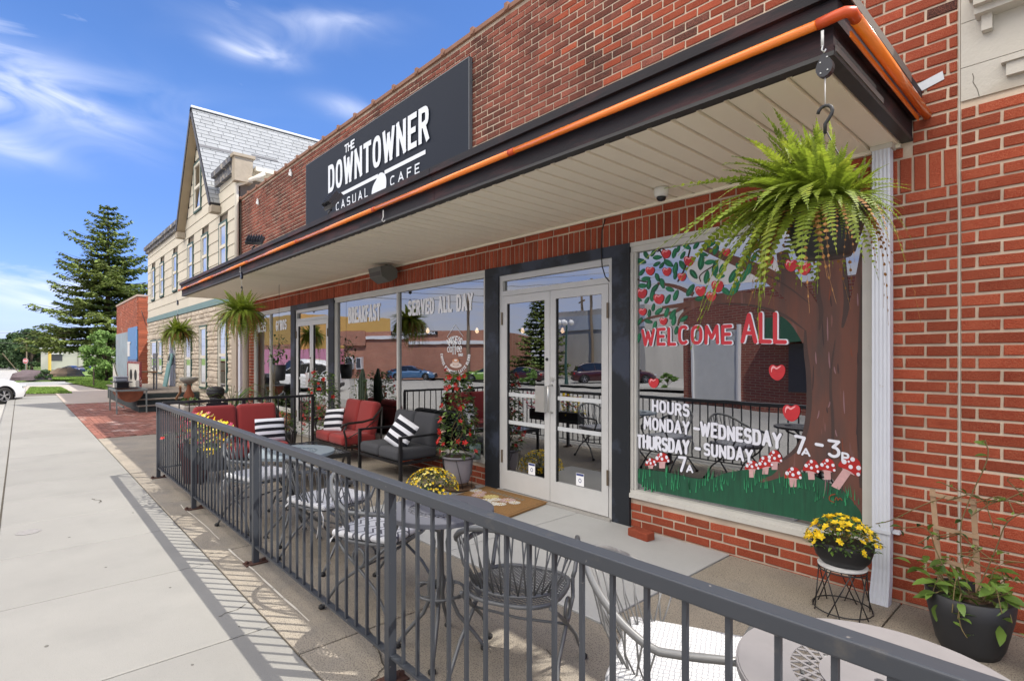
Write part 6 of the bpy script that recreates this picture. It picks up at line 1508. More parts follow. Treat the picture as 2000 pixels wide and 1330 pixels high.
# rake boards and soffit
M_soff2 = mat('tan_soffit', (.33,.26,.17), .8, var=.1, vscale=3)
for fn, s_ in ((rp, sl+.12), (lp, slL+.12)):
    obj('rake_edge', MB().add([fn(0,RY0-.02,.02), fn(s_,RY0-.02,.02), fn(s_,RY0-.02,-.13), fn(0,RY0-.02,-.13)], [(0,1,2,3)]), mat('rake_dark', (.06,.065,.085), .7), roof)
    obj('rake_soffit', MB().add([fn(.05,RY0,-.132), fn(s_,RY0,-.132), fn(s_,HY-.02,-.132), fn(.05,HY-.02,-.132)], [(0,1,2,3)]), M_soff2, roof)
    e = fn(s_-.02, 0, -.05); obj('rake_return', MB().box(e[0]-.16, e[0]+.16, RY0+.0, HY-.03, e[2]-.24, e[2]-.07), mat('old_wood', (.34,.29,.22), .85, var=.2, vscale=8), roof)
# cornices left and right of the gable
M_corn = mat('weathered_cornice', (.10,.105,.125), .85, var=.3, vscale=6, col2=(.33,.30,.25), c2scale=6, c2lo=.5, c2hi=.62)
obj('cornice', MB().box(HX0-.03, GXL+.05, HY-.16, HY+.2, 5.86, 6.0).box(HX0, GXL+.05, HY-.10, HY-.023, 5.74, 5.859), M_corn, hs)
obj('cornice', MB().box(GXR-.1, HX1-.0, HY-.20, HY+.2, 6.22, 6.36).box(GXR-.08, HX1-.01, HY-.12, HY-.023, 6.0, 6.219), M_corn, hs)
obj('siding_board', MB().box(GXR+.05, HX1, HY-.022, HY+.3, 5.86, 6.0), M_side, hs)
obj('cornice_bracket', MB().box(HX1-.02, HX1+.22, HY-.16, HY+.25, 5.72, 6.30).box(HX1-.04, HX1+.26, HY-.2, HY+.3, 6.301, 6.37), mat('old_wood', None), hs)
obj('low_roof', MB().box(GXR+.2, HX1-.1, HY+.2, HY+10, 6.0, 6.25), M_shg, hs)
obj('eave_fascia', MB().box(HX1-.02, HX1+.05, HY+.3, HY+9, 5.86, 6.12).box(HX1+.05, HX1+.30, HY+.3, HY+9, 6.02, 6.12), mat('eave_cream', (.62,.58,.48), .6), hs)
obj('gutter_pipe', MB().tube([(HX1+.28,HY+.5,6.0),(HX1+.28,HY+.3,5.85),(HX1+.10,HY+.06,5.72),(HX1+.02,HY-.06,5.66),(HX1+.02,HY-.06,5.4),(HX1+.02,HY-.06,3.2)], .05, 8), mat('eave_cream', None), hs, True)
# pipes between house and cafe
t = thing('downspout', 'white downspout at the joint between the stone-faced house and the cafe', 'downspout', (-13.98, 3.93, 0)); obj('pipe', MB().box(-14.02, -13.86, 3.86, 3.97, 0, 2.78), M_ds, t)
t = thing('column', 'round beige column standing against the brick at the far end of the cafe front', 'column', (-13.45, 3.85, 0)); obj('shaft', MB().lathe((-13.42,3.86,0), [(.075,0),(.068,.1),(.068,2.7),(.075,2.78)], 20), mat('beige_column', (.36,.30,.24), .6, var=.08, vscale=3), t, True)
# ---------------------------------------------------------------- porch with steps, railing panel
pc = thing('porch', 'weathered wooden porch platform with dark steps in front of the stone-faced house', 'porch', (-20.5, 3.2, 0))
M_dk = mat('dark_step', (.025,.035,.035), .8, var=.3, vscale=6); M_deck = mat('deck_boards', (.24,.20,.16), .9, var=.25, vscale=6)
obj('platform', MB().box(-24.5, -18.05, 2.35, 3.9, .0, .45), M_dk, pc)
for k in range(20): obj('deck_board', MB().box(-24.5+.32*k, -24.5+.32*k+.31, 2.30, 3.9, .451, .475), M_deck, pc)
for k in range(3):
    x = -18.05+.3*(k); z = .45-.15*(k+1)+.0
    if z > .01: obj('step', MB().box(x, x+.30, 2.35, 3.6, 0, z), M_dk, pc); obj('tread', MB().box(x-.0, x+.33, 2.33, 3.62, z+.001, z+.025), M_deck, pc)
pn = thing('porch_screen', 'peeling white board with two oval holes and red border at the porch edge', 'panel', (-18.8, 2.3, .3))
M_pw = mat('peeling_white', (.55,.53,.47), .8, var=.12, vscale=5, col2=(.25,.12,.09), c2scale=9, c2lo=.62, c2hi=.66); M_prd = mat('old_red', (.22,.04,.04), .8, var=.3, vscale=10, col2=(.5,.42,.38), c2scale=14, c2lo=.58, c2hi=.62)
def xz(px, py, Y): return onY(px, py, Y)
xa, za = onY(251, 765, 2.6); xb, zb2 = onY(273, 709, 2.6)
obj('board', MB().box(xa, xb, 2.59, 2.62, .55, 1.28), M_pw, pn)
for cx in (.28, .68):
    x = xa+(xb-xa)*cx; obj('oval_hole', MB().add([(x+.12*(xb-xa)*math.cos(R(20*i)), 2.587, .93+.17*math.sin(R(20*i))) for i in range(18)], [tuple(range(18))]), mat('hole_dark', (.01,.01,.01), 1), pn)
obj('border', MB().box(xa-.12, xa-.002, 2.58, 2.63, .5, 1.34).box(xb+.002, xb+.14, 2.58, 2.63, .3, 1.34).box(xa, xb, 2.58, 2.63, 1.281, 1.34), M_prd, pn)
obj('post', MB().box(xb+.02, xb+.12, 2.48, 2.572, .0, .8), M_pw, pn)
x2, z2 = onY(238, 760, 2.2)
obj('side_board', MB().add([(x2-.3,2.2,.5),(xa-.1,2.2,.5),(xa-.1,2.2,1.30)], [(0,1,2)]).add([(x2-.3,2.24,.5),(xa-.1,2.24,.5),(xa-.1,2.24,1.30)], [(2,1,0)]), M_pw, pn)
# grill table with rusty tub
g = thing('grill_table', 'steel frame table holding a rusty half-barrel tub on the red brick paving', 'grill', (-17.9, 2.1, 0))
M_gs = mat('weathered_steel', (.16,.18,.17), .6, var=.2, vscale=20)
for x in (-18.7,-17.35):
    for y in (1.85, 2.5): obj('leg', MB().bar((x,y,.60),(x+(.05 if x > -18 else -.05),y,0), .05, .03), M_gs, g)
obj('frame', MB().box(-18.75,-17.3,1.82,1.87,.58,.63).box(-18.75,-17.3,2.48,2.53,.58,.63).box(-18.72,-18.67,1.87,2.48,.58,.63).box(-17.38,-17.33,1.87,2.48,.58,.63).box(-18.72,-17.35,1.98,2.02,.15,.18), M_gs, g)
tb = MB(); vs = []
for i in range(9):
    a = R(180+22.5*i)
    for x in (-18.55,-17.45): vs.append((x, 2.17+.29*math.cos(a), .60+.32*math.sin(a)))
tb.add(vs, [(2*i, 2*i+1, 2*i+3, 2*i+2) for i in range(8)]+[tuple(range(0,18,2)), tuple(range(17,0,-2))]); obj('tub', tb, mat('rust_tub', (.20,.065,.03), .85, var=.35, vscale=8), g)
t = thing('camp_grill', 'small black grill with a grey lidded bin on top, standing on the steel frame table', 'grill', (-18.4, 2.0, .64))
obj('grill_body', MB().box(-18.75,-18.2,1.95,2.22,.64,.78).box(-18.95,-18.0,1.88,2.28,.781,.80), M_blk, t); obj('bin', MB().rbox((-18.45,2.06,.86), (.5,.28,.11), .03).rbox((-18.45,2.06,.93),(.54,.31,.025),.01), mat('grey_bin', (.24,.25,.28), .6), t)
# bar chair on the porch and teal board
t = thing('wooden_chair', 'tall grey wooden chair with slatted back standing on the porch', 'chair', (-19.9, 2.9, .475))
M_gw = mat('grey_wood', (.13,.14,.16), .8, var=.2, vscale=10); M_gb = mat('brown_wood', (.25,.15,.08), .8)
for x in (-20.15,-19.7):
    for y in (2.7,3.1): obj('leg', MB().bar((x,y,.475),(x,y,1.0 if y < 3 else 1.55), .04, .04), M_gw, t)
obj('seat', MB().box(-20.2,-19.65,2.65,3.12,1.0,1.04), M_gb, t)
for z in (1.15,1.28,1.41): obj('slat', MB().box(-20.13,-19.72,3.09,3.12,z,z+.09), M_gw, t)
obj('top_slat', MB().box(-20.2,-19.66,3.08,3.13,1.51,1.60), M_gw, t)
t = thing('teal_board', 'pale teal wooden door leaf leaning against the stone wall on the porch', 'board', (-22.5, 3.6, .475)); obj('board', MB().add([(-21.9,3.62,.48),(-21.3,3.62,.48),(-21.4,3.82,1.6),(-21.95,3.82,1.6),(-21.9,3.66,.48),(-21.3,3.66,.48),(-21.4,3.86,1.6),(-21.95,3.86,1.6)], [(0,1,2,3),(7,6,5,4),(0,4,5,1),(1,5,6,2),(2,6,7,3),(3,7,4,0)]), mat('teal_paint', (.12,.25,.25), .7, var=.15, vscale=6), t)
t = thing('wall_lantern', 'black lantern mounted on the stone wall between the two doors', 'lantern', (-21.9, 3.8, 1.5)); obj('body', MB().lathe((-21.7,3.82,1.38), [(.02,-.22),(.07,-.16),(.09,.0),(.06,.12),(.02,.2)], 8).box(-21.72,-21.68,3.82,3.93,1.42,1.46), M_blk, t)
obj('glass', MB().lathe((-21.7,3.82,1.38), [(.073,-.14),(.088,-.02)], 8), mat('lens', None), t)
# birdbath, urn, planters
t = thing('birdbath', 'weathered stone birdbath bowl on a rusty pedestal beside the porch steps', 'birdbath', (-16.6, 3.35, 0))
obj('bowl', MB().lathe((-16.6,3.35,.80), [(.05,-.05),(.13,.0),(.215,.06),(.225,.13),(.20,.14),(.14,.08),(.001,.05)], 24), mat('stone_grey', (.22,.215,.19), .9, var=.2, vscale=10, bump=.6, bscale=40), t, True)
obj('pedestal', MB().lathe((-16.6,3.35,0), [(.17,0),(.15,.08),(.07,.20),(.11,.34),(.13,.46),(.055,.62),(.04,.76)], 16), mat('rust_tub', None), t, True)
obj('branch', MB().tube([(-16.9,3.1,.35),(-16.6,3.15,.55),(-16.35,3.1,.72)], .03, 6), M_gb, t)
t = thing('ash_urn', 'black mushroom-topped bollard beyond the black railing in front of the stone wall', 'bollard', (-13.3, 3.2, 0))
obj('post', MB().lathe((-13.3,3.2,0), [(.115,0),(.115,.56),(.13,.60)], 24), M_potblk, t, True); obj('cap', MB().lathe((-13.3,3.2,0), [(.13,.601),(.17,.66),(.185,.70),(.175,.725),(.175,.74),(.183,.755),(.14,.82),(.001,.84)], 28), M_potblk, t, True)
t = thing('stone_planter', 'low pale stone trough planter beyond the black railing', 'planter', (-15.2, 3.0, -.18)); obj('trough', MB().rbox((-15.2,3.05,.17), (1.5,.5,.34), .04), mat('pale_stone', (.38,.36,.32), .9, var=.15, vscale=8), t); obj('soil', MB().box(-15.9,-14.5,2.86,3.24,.341,.35), M_soil, t)
for k in range(50): inst('leaf', LFD if k % 2 else LFL, t, (r2.uniform(-.6,.6), r2.uniform(-.1,.2), .5+r2.uniform(0,.12)), (R(r2.uniform(-20,60)),0,r2.uniform(0,6.28)), .12)

# ================================================================ SMALL BRICK BUILDING BEYOND
sbld = thing('brick_outbuilding', 'small red brick building with blue and grey painted panels beyond the cream house', 'building', (-33, 4.0, 0))
BX0, BX1, BZ = -36.4, -29.3, 4.28; BY = 3.92
obj('wall', MB().box(BX0, BX1, BY, BY+8, -.2, BZ-.02).box(BX1, HX0+.05, BY+1.3, BY+8, -.2, 4.3), mat('old_mortar', (.40,.30,.24), .9), sbld)
M_ob = mat('old_orange_brick', (.36,.10,.05), .85, var=.3, vscale=1.2, col2=(.45,.30,.24), c2scale=1.5, c2lo=.58, c2hi=.7, objvar=.25)
rows_ = MB(); z = 2.55
def brun(x0, x1, z0, z1, Y, out):
    k = 0; z = z0
    while z < z1:
        x = x0-(k % 2)*.11
        while x < x1: a, b_ = max(x, x0), min(x+.21, x1); out.box(a, b_, Y-.03, Y, z, z+.062) if b_-a > .03 else None; x += .225
        z += .077; k += 1
brun(BX0, BX1, 2.7, BZ-.1, BY, rows_); brun(BX1+.02, HX0, 0, 4.28, BY+1.3, rows_); obj('bricks', rows_, M_ob, sbld, kind='stuff')
side = MB(); k = 0; z = 0
while z < BZ-.1: side.box(BX1, BX1+.02, BY+.0, BY+1.3, z, z+.062); z += .077
obj('side_bricks', side, M_ob, sbld, kind='stuff'); obj('parapet_cap', MB().box(BX0-.05, BX1+.05, BY-.06, BY+.3, BZ-.09, BZ), mat('cap_old', (.42,.33,.28), .9, var=.2, vscale=4), sbld)
for (a, b_, z0, z1, c) in ((BX0+.02, -32.0, .0, 2.69, mat('grey_panel', (.25,.31,.36), .7, var=.3, vscale=1.3, col2=(.30,.22,.17), c2scale=1.2, c2lo=.55, c2hi=.7)), (-31.95, BX1-.02, 1.35, 2.85, mat('blue_panel', (.09,.22,.45), .6, var=.1, vscale=2)), (-31.95, BX1-.02, 0, 1.34, mat('purple_panel', (.13,.14,.26), .7, var=.4, vscale=1.5))):
    obj('wall_panel', MB().box(a, b_, BY-.07, BY-.031, z0, z1), c, sbld)
obj('white_notice', MB().box(-31.9, -31.2, BY-.09, BY-.071, 1.5, 2.1).box(-31.9, -30.9, BY-.10, BY-.0905, 2.1, 2.2), mat('notice_white', (.6,.6,.6), .6), sbld)
obj('lean_eave', MB().add([(-28.9,BY+.3,2.6),(-27.0,BY-.2,3.3),(-27.0,BY-.2,3.45),(-28.9,BY+.3,2.75)], [(0,1,2,3)]), mat('cream_sash', None), sbld)
# ================================================================ VEHICLES
def mir(px, dpt):
    x, y = atD(px, dpt); return x, 8.06-y
def car(label, loc, rz, paint, kind='suv', group=None, detail=True):
    t = thing('parked_car', label, 'car', loc, rz, group); t.scale = (.8,.8,.8) if 'kerb' in label else ((.72,.72,.72) if 'mirrored' in label else (.9,.9,.9)); L = lambda n, mb, mm_, sm=False, p=None: obj(n, mb, mm_, p or t, sm, world=False)
    S = {'suv': dict(L=4.5, W=1.84, H=1.66, hood=1.02, deck=1.08, wr=.355, cab=(-.95,.1,1.55,2.05)), 'sedan': dict(L=4.6, W=1.8, H=1.38, hood=.86, deck=.92, wr=.32, cab=(-.75,.0,1.1,1.75))}[kind]
    Lh = S['L']/2; W2 = S['W']/2; H = S['H']
    # x forward = +X local (nose at +Lh). profile of the lower body
    c0, c1, c2, c3 = S['cab']  # windscreen base, roof front, roof rear, rear base, measured backwards from x = .9
    xb = .95
    wsb, rf, rr, rb = xb, xb-.85, xb-.85-(c2-.1), -Lh+.25
    lo = .24
    xs = [-Lh, -Lh+.06, -Lh+.3, -1.9, -1.75,-1.55,-1.35,-1.2, -1.0,-.85, 0, .95, 1.0,1.1,1.25,1.42,1.6,1.72,1.85, Lh-.25, Lh-.08, Lh]
    def top(x):
        if x > wsb: f = (x-wsb)/(Lh-wsb); return S['hood']+(.06)*(1-f)-(.30*f**5)-(.10*f*f)
        if x < rb: return S['deck']-.12*((rb-x)/.25)**2
        return S['hood']+.06
    def width(x): f = abs(x)/Lh; return W2*(1-.16*max(0, f-.72)**2/.0784)
    wx = (1.30, -1.35); wr = S['wr']
    def bottom(x):
        b_ = lo+ (.10 if abs(x) > Lh-.1 else 0)
        for w in wx:
            d_ = abs(x-w); rr_ = wr+.055
            if d_ < rr_: b_ = max(b_, wr+math.sqrt(rr_**2-d_**2))
        return b_
    xs = sorted(set([round(-Lh+S['L']*i/44, 3) for i in range(45)]+[w+s*(wr+.055)*f for w in wx for s in (1,-1) for f in (1,.95,.8,.5)]))
    body = MB(); vs = []; nprof = 9
    for x in xs:
        w = width(x); tp = top(x); bt = bottom(x); arch = bt > lo+.12
        sec = [(w*.94, bt),(w*1.0, max(bt+.02, .45)),(w*1.0, max(bt+.04,.62)),(w*.985, max(bt+.05, tp-.18)),(w*.93, max(bt+.06,tp-.06)),(w*.78, tp)]
        full = [(-a, b_) for a, b_ in sec]+[(a, b_) for a, b_ in sec[::-1]]
        vs += [(x, a, b_) for a, b_ in full]
    m = 12
    fs = [(i*m+j, i*m+j+1, (i+1)*m+j+1, (i+1)*m+j) for i in range(len(xs)-1) for j in range(m-1)]+[tuple(range(m-1, -1, -1)), tuple((len(xs)-1)*m+j for j in range(m))]
    body.add(vs, fs); L('body', body, paint, True)
    dark = mat('car_trim', (.015,.015,.017), .6)
    L('underbody', MB().box(-Lh+.15, Lh-.15, -W2*.86, W2*.86, .20, .60), dark)
    # greenhouse
    z0 = S['hood']+.03; secs = [(wsb+.05, z0-.02, W2*.86), (rf+.25, H-.20, W2*.80), (rf, H-.05, W2*.76), ((rf+rr)/2, H, W2*.75), (rr, H-.06, W2*.74), (rb+.12, H-.28 if kind == 'suv' else z0+.12, W2*.78), (rb, z0-.02, W2*.84)]
    gh = MB(); vs = []
    for x, z, w in secs: vs += [(x, -W2*.90, z0-.03), (x, -w, z), (x, w, z), (x, W2*.90, z0-.03)]
    gh.add(vs, [(i*4+j, i*4+j+1, (i+1)*4+j+1, (i+1)*4+j) for i in range(6) for j in range(3)]); L('glasshouse', gh, mat('car_glass', (.012,.014,.017), .06, spec=.8))
    rfm = MB(); vs = []
    for x, z, w in secs[1:6]: vs += [(x, -w*1.01-.01, z-.05), (x, -w*.93, z+.012), (x, w*.93, z+.012), (x, w*1.01+.01, z-.05)]
    rfm.add(vs, [(i*4+j, i*4+j+1, (i+1)*4+j+1, (i+1)*4+j) for i in range(4) for j in range(3)]); L('roof', rfm, paint, True)
    for s in (1,-1):
        pl = MB()
        for (xa, xb2) in ((wsb+.02, rf+.22), ((rf+rr)/2+.1, (rf+rr)/2+.02), (rr+.02, rb+.1)): pl.bar((xa, s*W2*.905, z0-.02), (xb2, s*W2*(.815 if xa < 0 else .80), H-.22 if kind == 'suv' or xa > 0 else H-.3), .05, .03)
        L('pillar', pl, paint)
        L('mirror', MB().rbox((wsb-.12, s*(W2+.09), z0+.06), (.12,.18,.12), .03), paint)
    for wxx in wx:
        for s in (1,-1):
            w = bpy.data.objects.new('wheel', None); COL.objects.link(w); w.parent = t; w.location = (wxx, s*(W2-.115), wr)
            n = 28; tv = []
            prof = [(wr*.66,-.10),(wr*.95,-.105),(wr,-.08),(wr,.08),(wr*.95,.105),(wr*.66,.10)]
            for r_, y in prof:
                for k in range(n): a = 2*math.pi*k/n; tv.append((r_*math.cos(a), y, r_*math.sin(a)))
            L('tyre', MB().add(tv, [(i*n+k, i*n+(k+1) % n, (i+1)*n+(k+1) % n, (i+1)*n+k) for i in range(5) for k in range(n)]), mat('rubber', None), True, w)
            rim = MB(); yy = s*.075
            ring = [(wr*.68*math.cos(R(15*k)), yy, wr*.68*math.sin(R(15*k))) for k in range(25)]; rim.tube(ring, .018, 6, False)
            for k in range(5):
                a = R(72*k+90)
                for da_ in (-.16,.16): rim.bar((.04*math.cos(a), yy+s*.01, .04*math.sin(a)), (wr*.66*math.cos(a+da_), yy, wr*.66*math.sin(a+da_)), .035, .02)
            rim.tube([(0,yy-.02,0),(0,yy+s*.025,0)], .05, 12); L('rim', rim, mat('alloy', (.50,.5,.52), .35, metal=.7), False, w)
            L('hub_shade', MB().tube([(0,s*.02,0),(0,s*.03,0)], wr*.67, 24), dark, False, w)
    for s in (1,-1):
        L('headlight', MB().rbox((Lh-.10, s*(W2*.74), .74 if kind == 'suv' else .62), (.20,.34,.12), .04), mat('headlamp', (.5,.52,.55), .15))
        L('tail_light', MB().rbox((-Lh+.06, s*(W2*.78), .86 if kind == 'suv' else .72), (.12,.30,.18), .04), mat('tail_red', (.35,.01,.01), .25))
        L('arch_trim', MB().tube([(wx[0]+(wr+.06)*math.cos(R(a)), s*(W2-.01), wr+(wr+.06)*math.sin(R(a))) for a in range(-10,191,20)], .022, 5).tube([(wx[1]+(wr+.06)*math.cos(R(a)), s*(W2-.01), wr+(wr+.06)*math.sin(R(a))) for a in range(-10,191,20)], .022, 5), dark)
    L('bumper', MB().rbox((Lh-.03, 0, .36), (.14, W2*1.6, .22), .04).rbox((-Lh+.03, 0, .40), (.14, W2*1.6, .2), .04), dark)
    L('grille', MB().box(Lh-.02, Lh+.015, -.5, .5, .50, .66), dark)
    return t
P_white = mat('paint_white', (.72,.73,.75), .25, coat=.8); P_blue = mat('paint_blue', (.02,.04,.16), .3, coat=.8); P_lb = mat('paint_sky', (.05,.13,.26), .3, coat=.8); P_green = mat('paint_lime', (.14,.27,.03), .3, coat=.8); P_dred = mat('paint_darkred', (.045,.008,.01), .3, coat=.8)
wx_, wy_ = onZ(3, 789, -.13); hd = R(127)
cxr = Vector((wx_, wy_))-Vector((math.cos(hd), math.sin(hd)))*1.04-Vector((math.sin(hd), -math.cos(hd)))*.6
car('white compact SUV at the kerb, only its nose and front wheel in view', (cxr.x, cxr.y, -.13), hd, P_white)
car('white SUV parked along the street, seen as a reflection in the far shop window', (-26.6, -2.2, -.13), R(176), P_white)
for k, (px_, c, l) in enumerate(((143, P_blue, 'dark blue car parked before the far pale building, half hidden by the spruce'), (170, P_blue, 'second dark blue car, half behind the shrub by the far pale building'))):
    X_, Y_ = atD(px_, 108); car(l, (X_, Y_, gz(X_)-.06), R(40+k*6), c, 'sedan')
for (X_, Y_, rz_, c, kd, l) in ((*mir(806,37),R(-48),P_lb,'sedan','sky blue sedan mirrored in the main shop window before the long brick wall'),(*mir(950,35),R(132),P_green,'sedan','lime green car mirrored at the right edge of the main shop window'),
                                (*mir(1170,33),R(-50),P_dred,'suv','dark red SUV mirrored in the right glass door leaf'),(*mir(1225,33),R(-50),P_dred,'suv','second dark red SUV at the right edge of the mirrored door scene'),(*mir(1020,34),R(160),P_dred,'sedan','maroon sedan mirrored low in the left glass door leaf'),
                                (*mir(1545,19.5),R(-80),P_white,'suv','white SUV seen from behind, mirrored beside the painted tree')):
    car(l, (X_, Y_, -.12), rz_, c, kd)
# ================================================================ TREES
def leaf_cloud(mb, c, r, n, s, r2, flat_=.8, squash=(1,1,1)):
    for k in range(n):
        v = Vector((r2.gauss(0,1), r2.gauss(0,1), r2.gauss(0,1))).normalized()*(r*r2.random()**.4)
        p = Vector((c[0]+v.x*squash[0], c[1]+v.y*squash[1], c[2]+v.z*squash[2])); a = Vector((r2.gauss(0,1), r2.gauss(0,1), r2.gauss(0,.6))).normalized()*s*r2.uniform(.6,1.3); b_ = a.orthogonal().normalized()
        q = Matrix.Rotation(r2.uniform(0,6.28), 3, a.normalized())@b_*s*.55; mb.add([p-a, p+q, p+a, p-q], [(0,1,2,3)])
M_spr = mat('spruce_needles', (.125,.165,.03), .75, var=.4, vscale=.9, objvar=.45, trans=.15); M_bark = mat('bark', (.10,.075,.055), .95, var=.3, vscale=8)
def spruce(label, X_, Y_, zb, H, Rm, seed, nb=9, kz=1.):
    t = thing('spruce_tree', label, 'tree', (X_, Y_, zb)); r2 = random.Random(seed); obj('trunk', MB().tube([(X_,Y_,zb),(X_+.05,Y_,zb+H*.5),(X_,Y_,zb+H*.98)], [H*.018,H*.011,.02], 8), M_bark, t, True)
    nd = MB(); br = MB(); z = H*(.17 if seed == 4 else .08); lev = 0
    while z < H*.985:
        f = z/H; L_ = Rm*(1-f)**.80*(1.0 if f > .15 else .9)*r2.uniform(.85,1.1)+.12; nbr = max(4, int(nb*(1-.4*f))); a0 = r2.uniform(0,6.28)
        for b_ in range(nbr):
            a = a0+2*math.pi*b_/nbr+r2.uniform(-.25,.25); l = L_*r2.uniform(.55,1.22); c, s = math.cos(a), math.sin(a); pts = []
            for i in range(9):
                u = i/8; dz = l*(.10*u-.42*u*u*(1-f*.9)+.26*u**4); pts.append(Vector((X_+c*l*u, Y_+s*l*u, zb+z+dz)))
            br.tube([pts[0], pts[4], pts[8]], [.045*(1-f)+.008,.03*(1-f)+.006,.005], 4, False)
            per = Vector((-s, c, 0))
            ns = max(6, int(l*9.5))
            for i in range(ns):
                u = .12+.9*(i+r2.random())/ns; u = min(u, .999); q = pts[min(7, int(u*8))].lerp(pts[min(8, int(u*8)+1)], u*8-int(u*8)); wl = l*.30*(1-u*.62)+.09
                for sd in (1,-1):
                    tw = (per*sd*.95+Vector((c,s,0))*r2.uniform(.3,.9)+Vector((0,0,r2.uniform(-.35,.05)))).normalized()
                    m_ = max(2, int(wl/.16))
                    for j in range(m_):
                        p = q+tw*wl*(j+.3)/m_+Vector((0,0,-.10*(j/m_)**2-.02)); e = (tw+Vector((r2.gauss(0,.3), r2.gauss(0,.3), r2.gauss(-.25,.3)))).normalized()*r2.uniform(.15,.26); w_ = e.cross(Vector((r2.gauss(0,.4),r2.gauss(0,.4),1))).normalized()*r2.uniform(.06,.11)
                        nd.add([p-e*.3, p+w_, p+e, p-w_], [(0,1,2,3)])
        z += H*.0275*r2.uniform(.75,1.25)*(1+.5*(1-f)); lev += 1
    obj('limbs', br, M_bark, t); obj('crown', nd, M_spr, t); return t
SX_, SY_ = atD(211, 45); spruce('tall spruce rising beyond the brick outbuilding, spreading drooping boughs', SX_, SY_, -.1, 14.4, 6.6, 4, 10)
q1 = atD(1058, 40); spruce('tall spruce mirrored in the double door glass, standing across the street', q1[0], 8.06-q1[1], -.1, 6.8, 2.3, 9, 8)
def broad(name, label, X_, Y_, zb, H, Rr, seed, m, n=60, per=150, s=.12, trunk=True, low=.2, cat='tree', group=None):
    t = thing(name, label, cat, (X_, Y_, zb), 0, group); r2 = random.Random(seed); mb = MB(); lim = MB()
    for k in range(n):
        f = r2.uniform(low, 1); rr = Rr*math.sin(math.pi*min(.98, .12+.86*(f-low)/(1-low)))**.6; a = r2.uniform(0,6.28); q = rr*math.sqrt(r2.random())*.85; c = (X_+q*math.cos(a), Y_+q*math.sin(a), zb+H*f*.93)
        leaf_cloud(mb, c, Rr*r2.uniform(.16,.30), per, s, r2, squash=(1,1,.7)); lim.tube([(X_, Y_, zb+H*f*.35), c], [.05*H/6, .01], 4, False)
    if trunk: lim.tube([(X_,Y_,zb),(X_+.05,Y_,zb+H*.3),(X_,Y_,zb+H*.75)], [H*.03,H*.02,.02], 8)
    obj('trunk', lim, M_bark, t); obj('crown', mb, m, t); return t
M_dec = mat('deciduous', (.17,.29,.07), .7, var=.35, vscale=1.0, objvar=.4, trans=.25); M_decd = mat('deciduous_dark', (.05,.095,.03), .75, var=.35, vscale=.4, objvar=.4, trans=.15)
bx, by = atD(208, 32); broad('leafy_shrub', 'bright green leafy bush beneath the spruce beside the brick outbuilding', bx, by, -.05, 3.15, 1.3, 5, M_dec, 52, 150, .09, True, .12, 'bush')
bx, by = atD(186, 34); broad('leafy_shrub', 'lower dark-stemmed shrub left of the bright green bush under the spruce', bx, by, -.05, 1.5, .7, 6, M_dec, 16, 120, .07, True, .25, 'bush')
sx3, sy3 = atD(183, 27); tag(obj('young_trunk', MB().tube([(sx3,sy3,-.1),(sx3,sy3,.9)], .035, 6), M_bark), 'thin dark stake-like tree stem standing in the grass left of the bush', 'post')
for k, (px_, d, H, r_) in enumerate(((-60,150,9,8),(-20,140,8.5,6),(10,150,8.5,6),(38,135,9.5,5.5),(62,128,10.2,5),(82,150,10,6),(104,170,8,6),(250,170,9,7),(300,175,9,7))):
    X_, Y_ = atD(px_, d); broad('broadleaf_tree', ['round-topped tree far left beyond the road','tree on the left edge in the far treeline','broad tree behind the stop sign','tall tree right of the stop sign in the far treeline','tallest rounded tree of the far treeline','dark tree just left of the pale building','low tree behind the pale building','distant tree hidden behind the brick outbuilding','distant tree hidden behind the cream house'][k], X_, Y_, gz(X_)-.5, H, r_, 30+k, M_decd, 46, 80, .38, True, .1, 'tree')
# ================================================================ FAR THINGS
X_, Y_ = atD(138, 122)
t = thing('pale_building', 'low pale metal-sided building beyond the parked blue cars', 'building', (X_, Y_, gz(X_))); z = gz(X_)
fb = MB(); a = R(50); u = Vector((math.cos(a), math.sin(a), 0)); v = Vector((-math.sin(a), math.cos(a), 0)); c = Vector((X_, Y_, z))
def fq(mb, u0, u1, v0, v1, z0, z1):
    P_ = [c+u*x+v*y+Vector((0,0,zz)) for zz in (z0,z1) for y in (v0,v1) for x in (u0,u1)]; mb.add(P_, [(0,2,3,1),(4,5,7,6),(0,1,5,4),(2,6,7,3),(0,4,6,2),(1,3,7,5)])
fq(fb, -6.5, 9, 0, 12, 0, 4.6); obj('wall', fb, mat('pale_wall', (.52,.50,.44), .8), t); fb = MB(); fq(fb, -6.7, 9.2, -.2, 12.2, 4.6, 5.1); obj('roof_fascia', fb, mat('white_fascia', (.7,.7,.7), .7), t)
fb = MB(); fq(fb, -4.2, -1.8, -.05, -.01, 2.0, 3.5); obj('window', fb, mat('dark_pane', (.06,.06,.07), .3), t); fb = MB(); fq(fb, -4.4, -1.6, -.5, -.06, 3.5, 3.7); obj('awning', fb, mat('white_fascia', None), t); fb = MB(); fq(fb, 1.5, 1.7, -.08, -.01, 0, 4.6); fq(fb, 5, 5.2, -.08, -.01, 0, 4.6); obj('pilaster', fb, mat('pil', (.3,.28,.24), .8), t)
X_, Y_ = atD(50, 80); z = gz(X_)
t = thing('stop_sign', 'red octagonal stop sign at the far road end', 'sign', (X_, Y_, z)); a = math.atan2(FWD[1], FWD[0])
nrm = Vector((-FWD[0], -FWD[1], 0)); rg = Vector((RGT[0], RGT[1], 0)); zc = EYE-9*80/FPX
def oct_(r_, off): return [Vector((X_, Y_, zc))+rg*(r_*math.cos(R(22.5+45*k)))+Vector((0,0,r_*math.sin(R(22.5+45*k))))+nrm*off for k in range(8)]
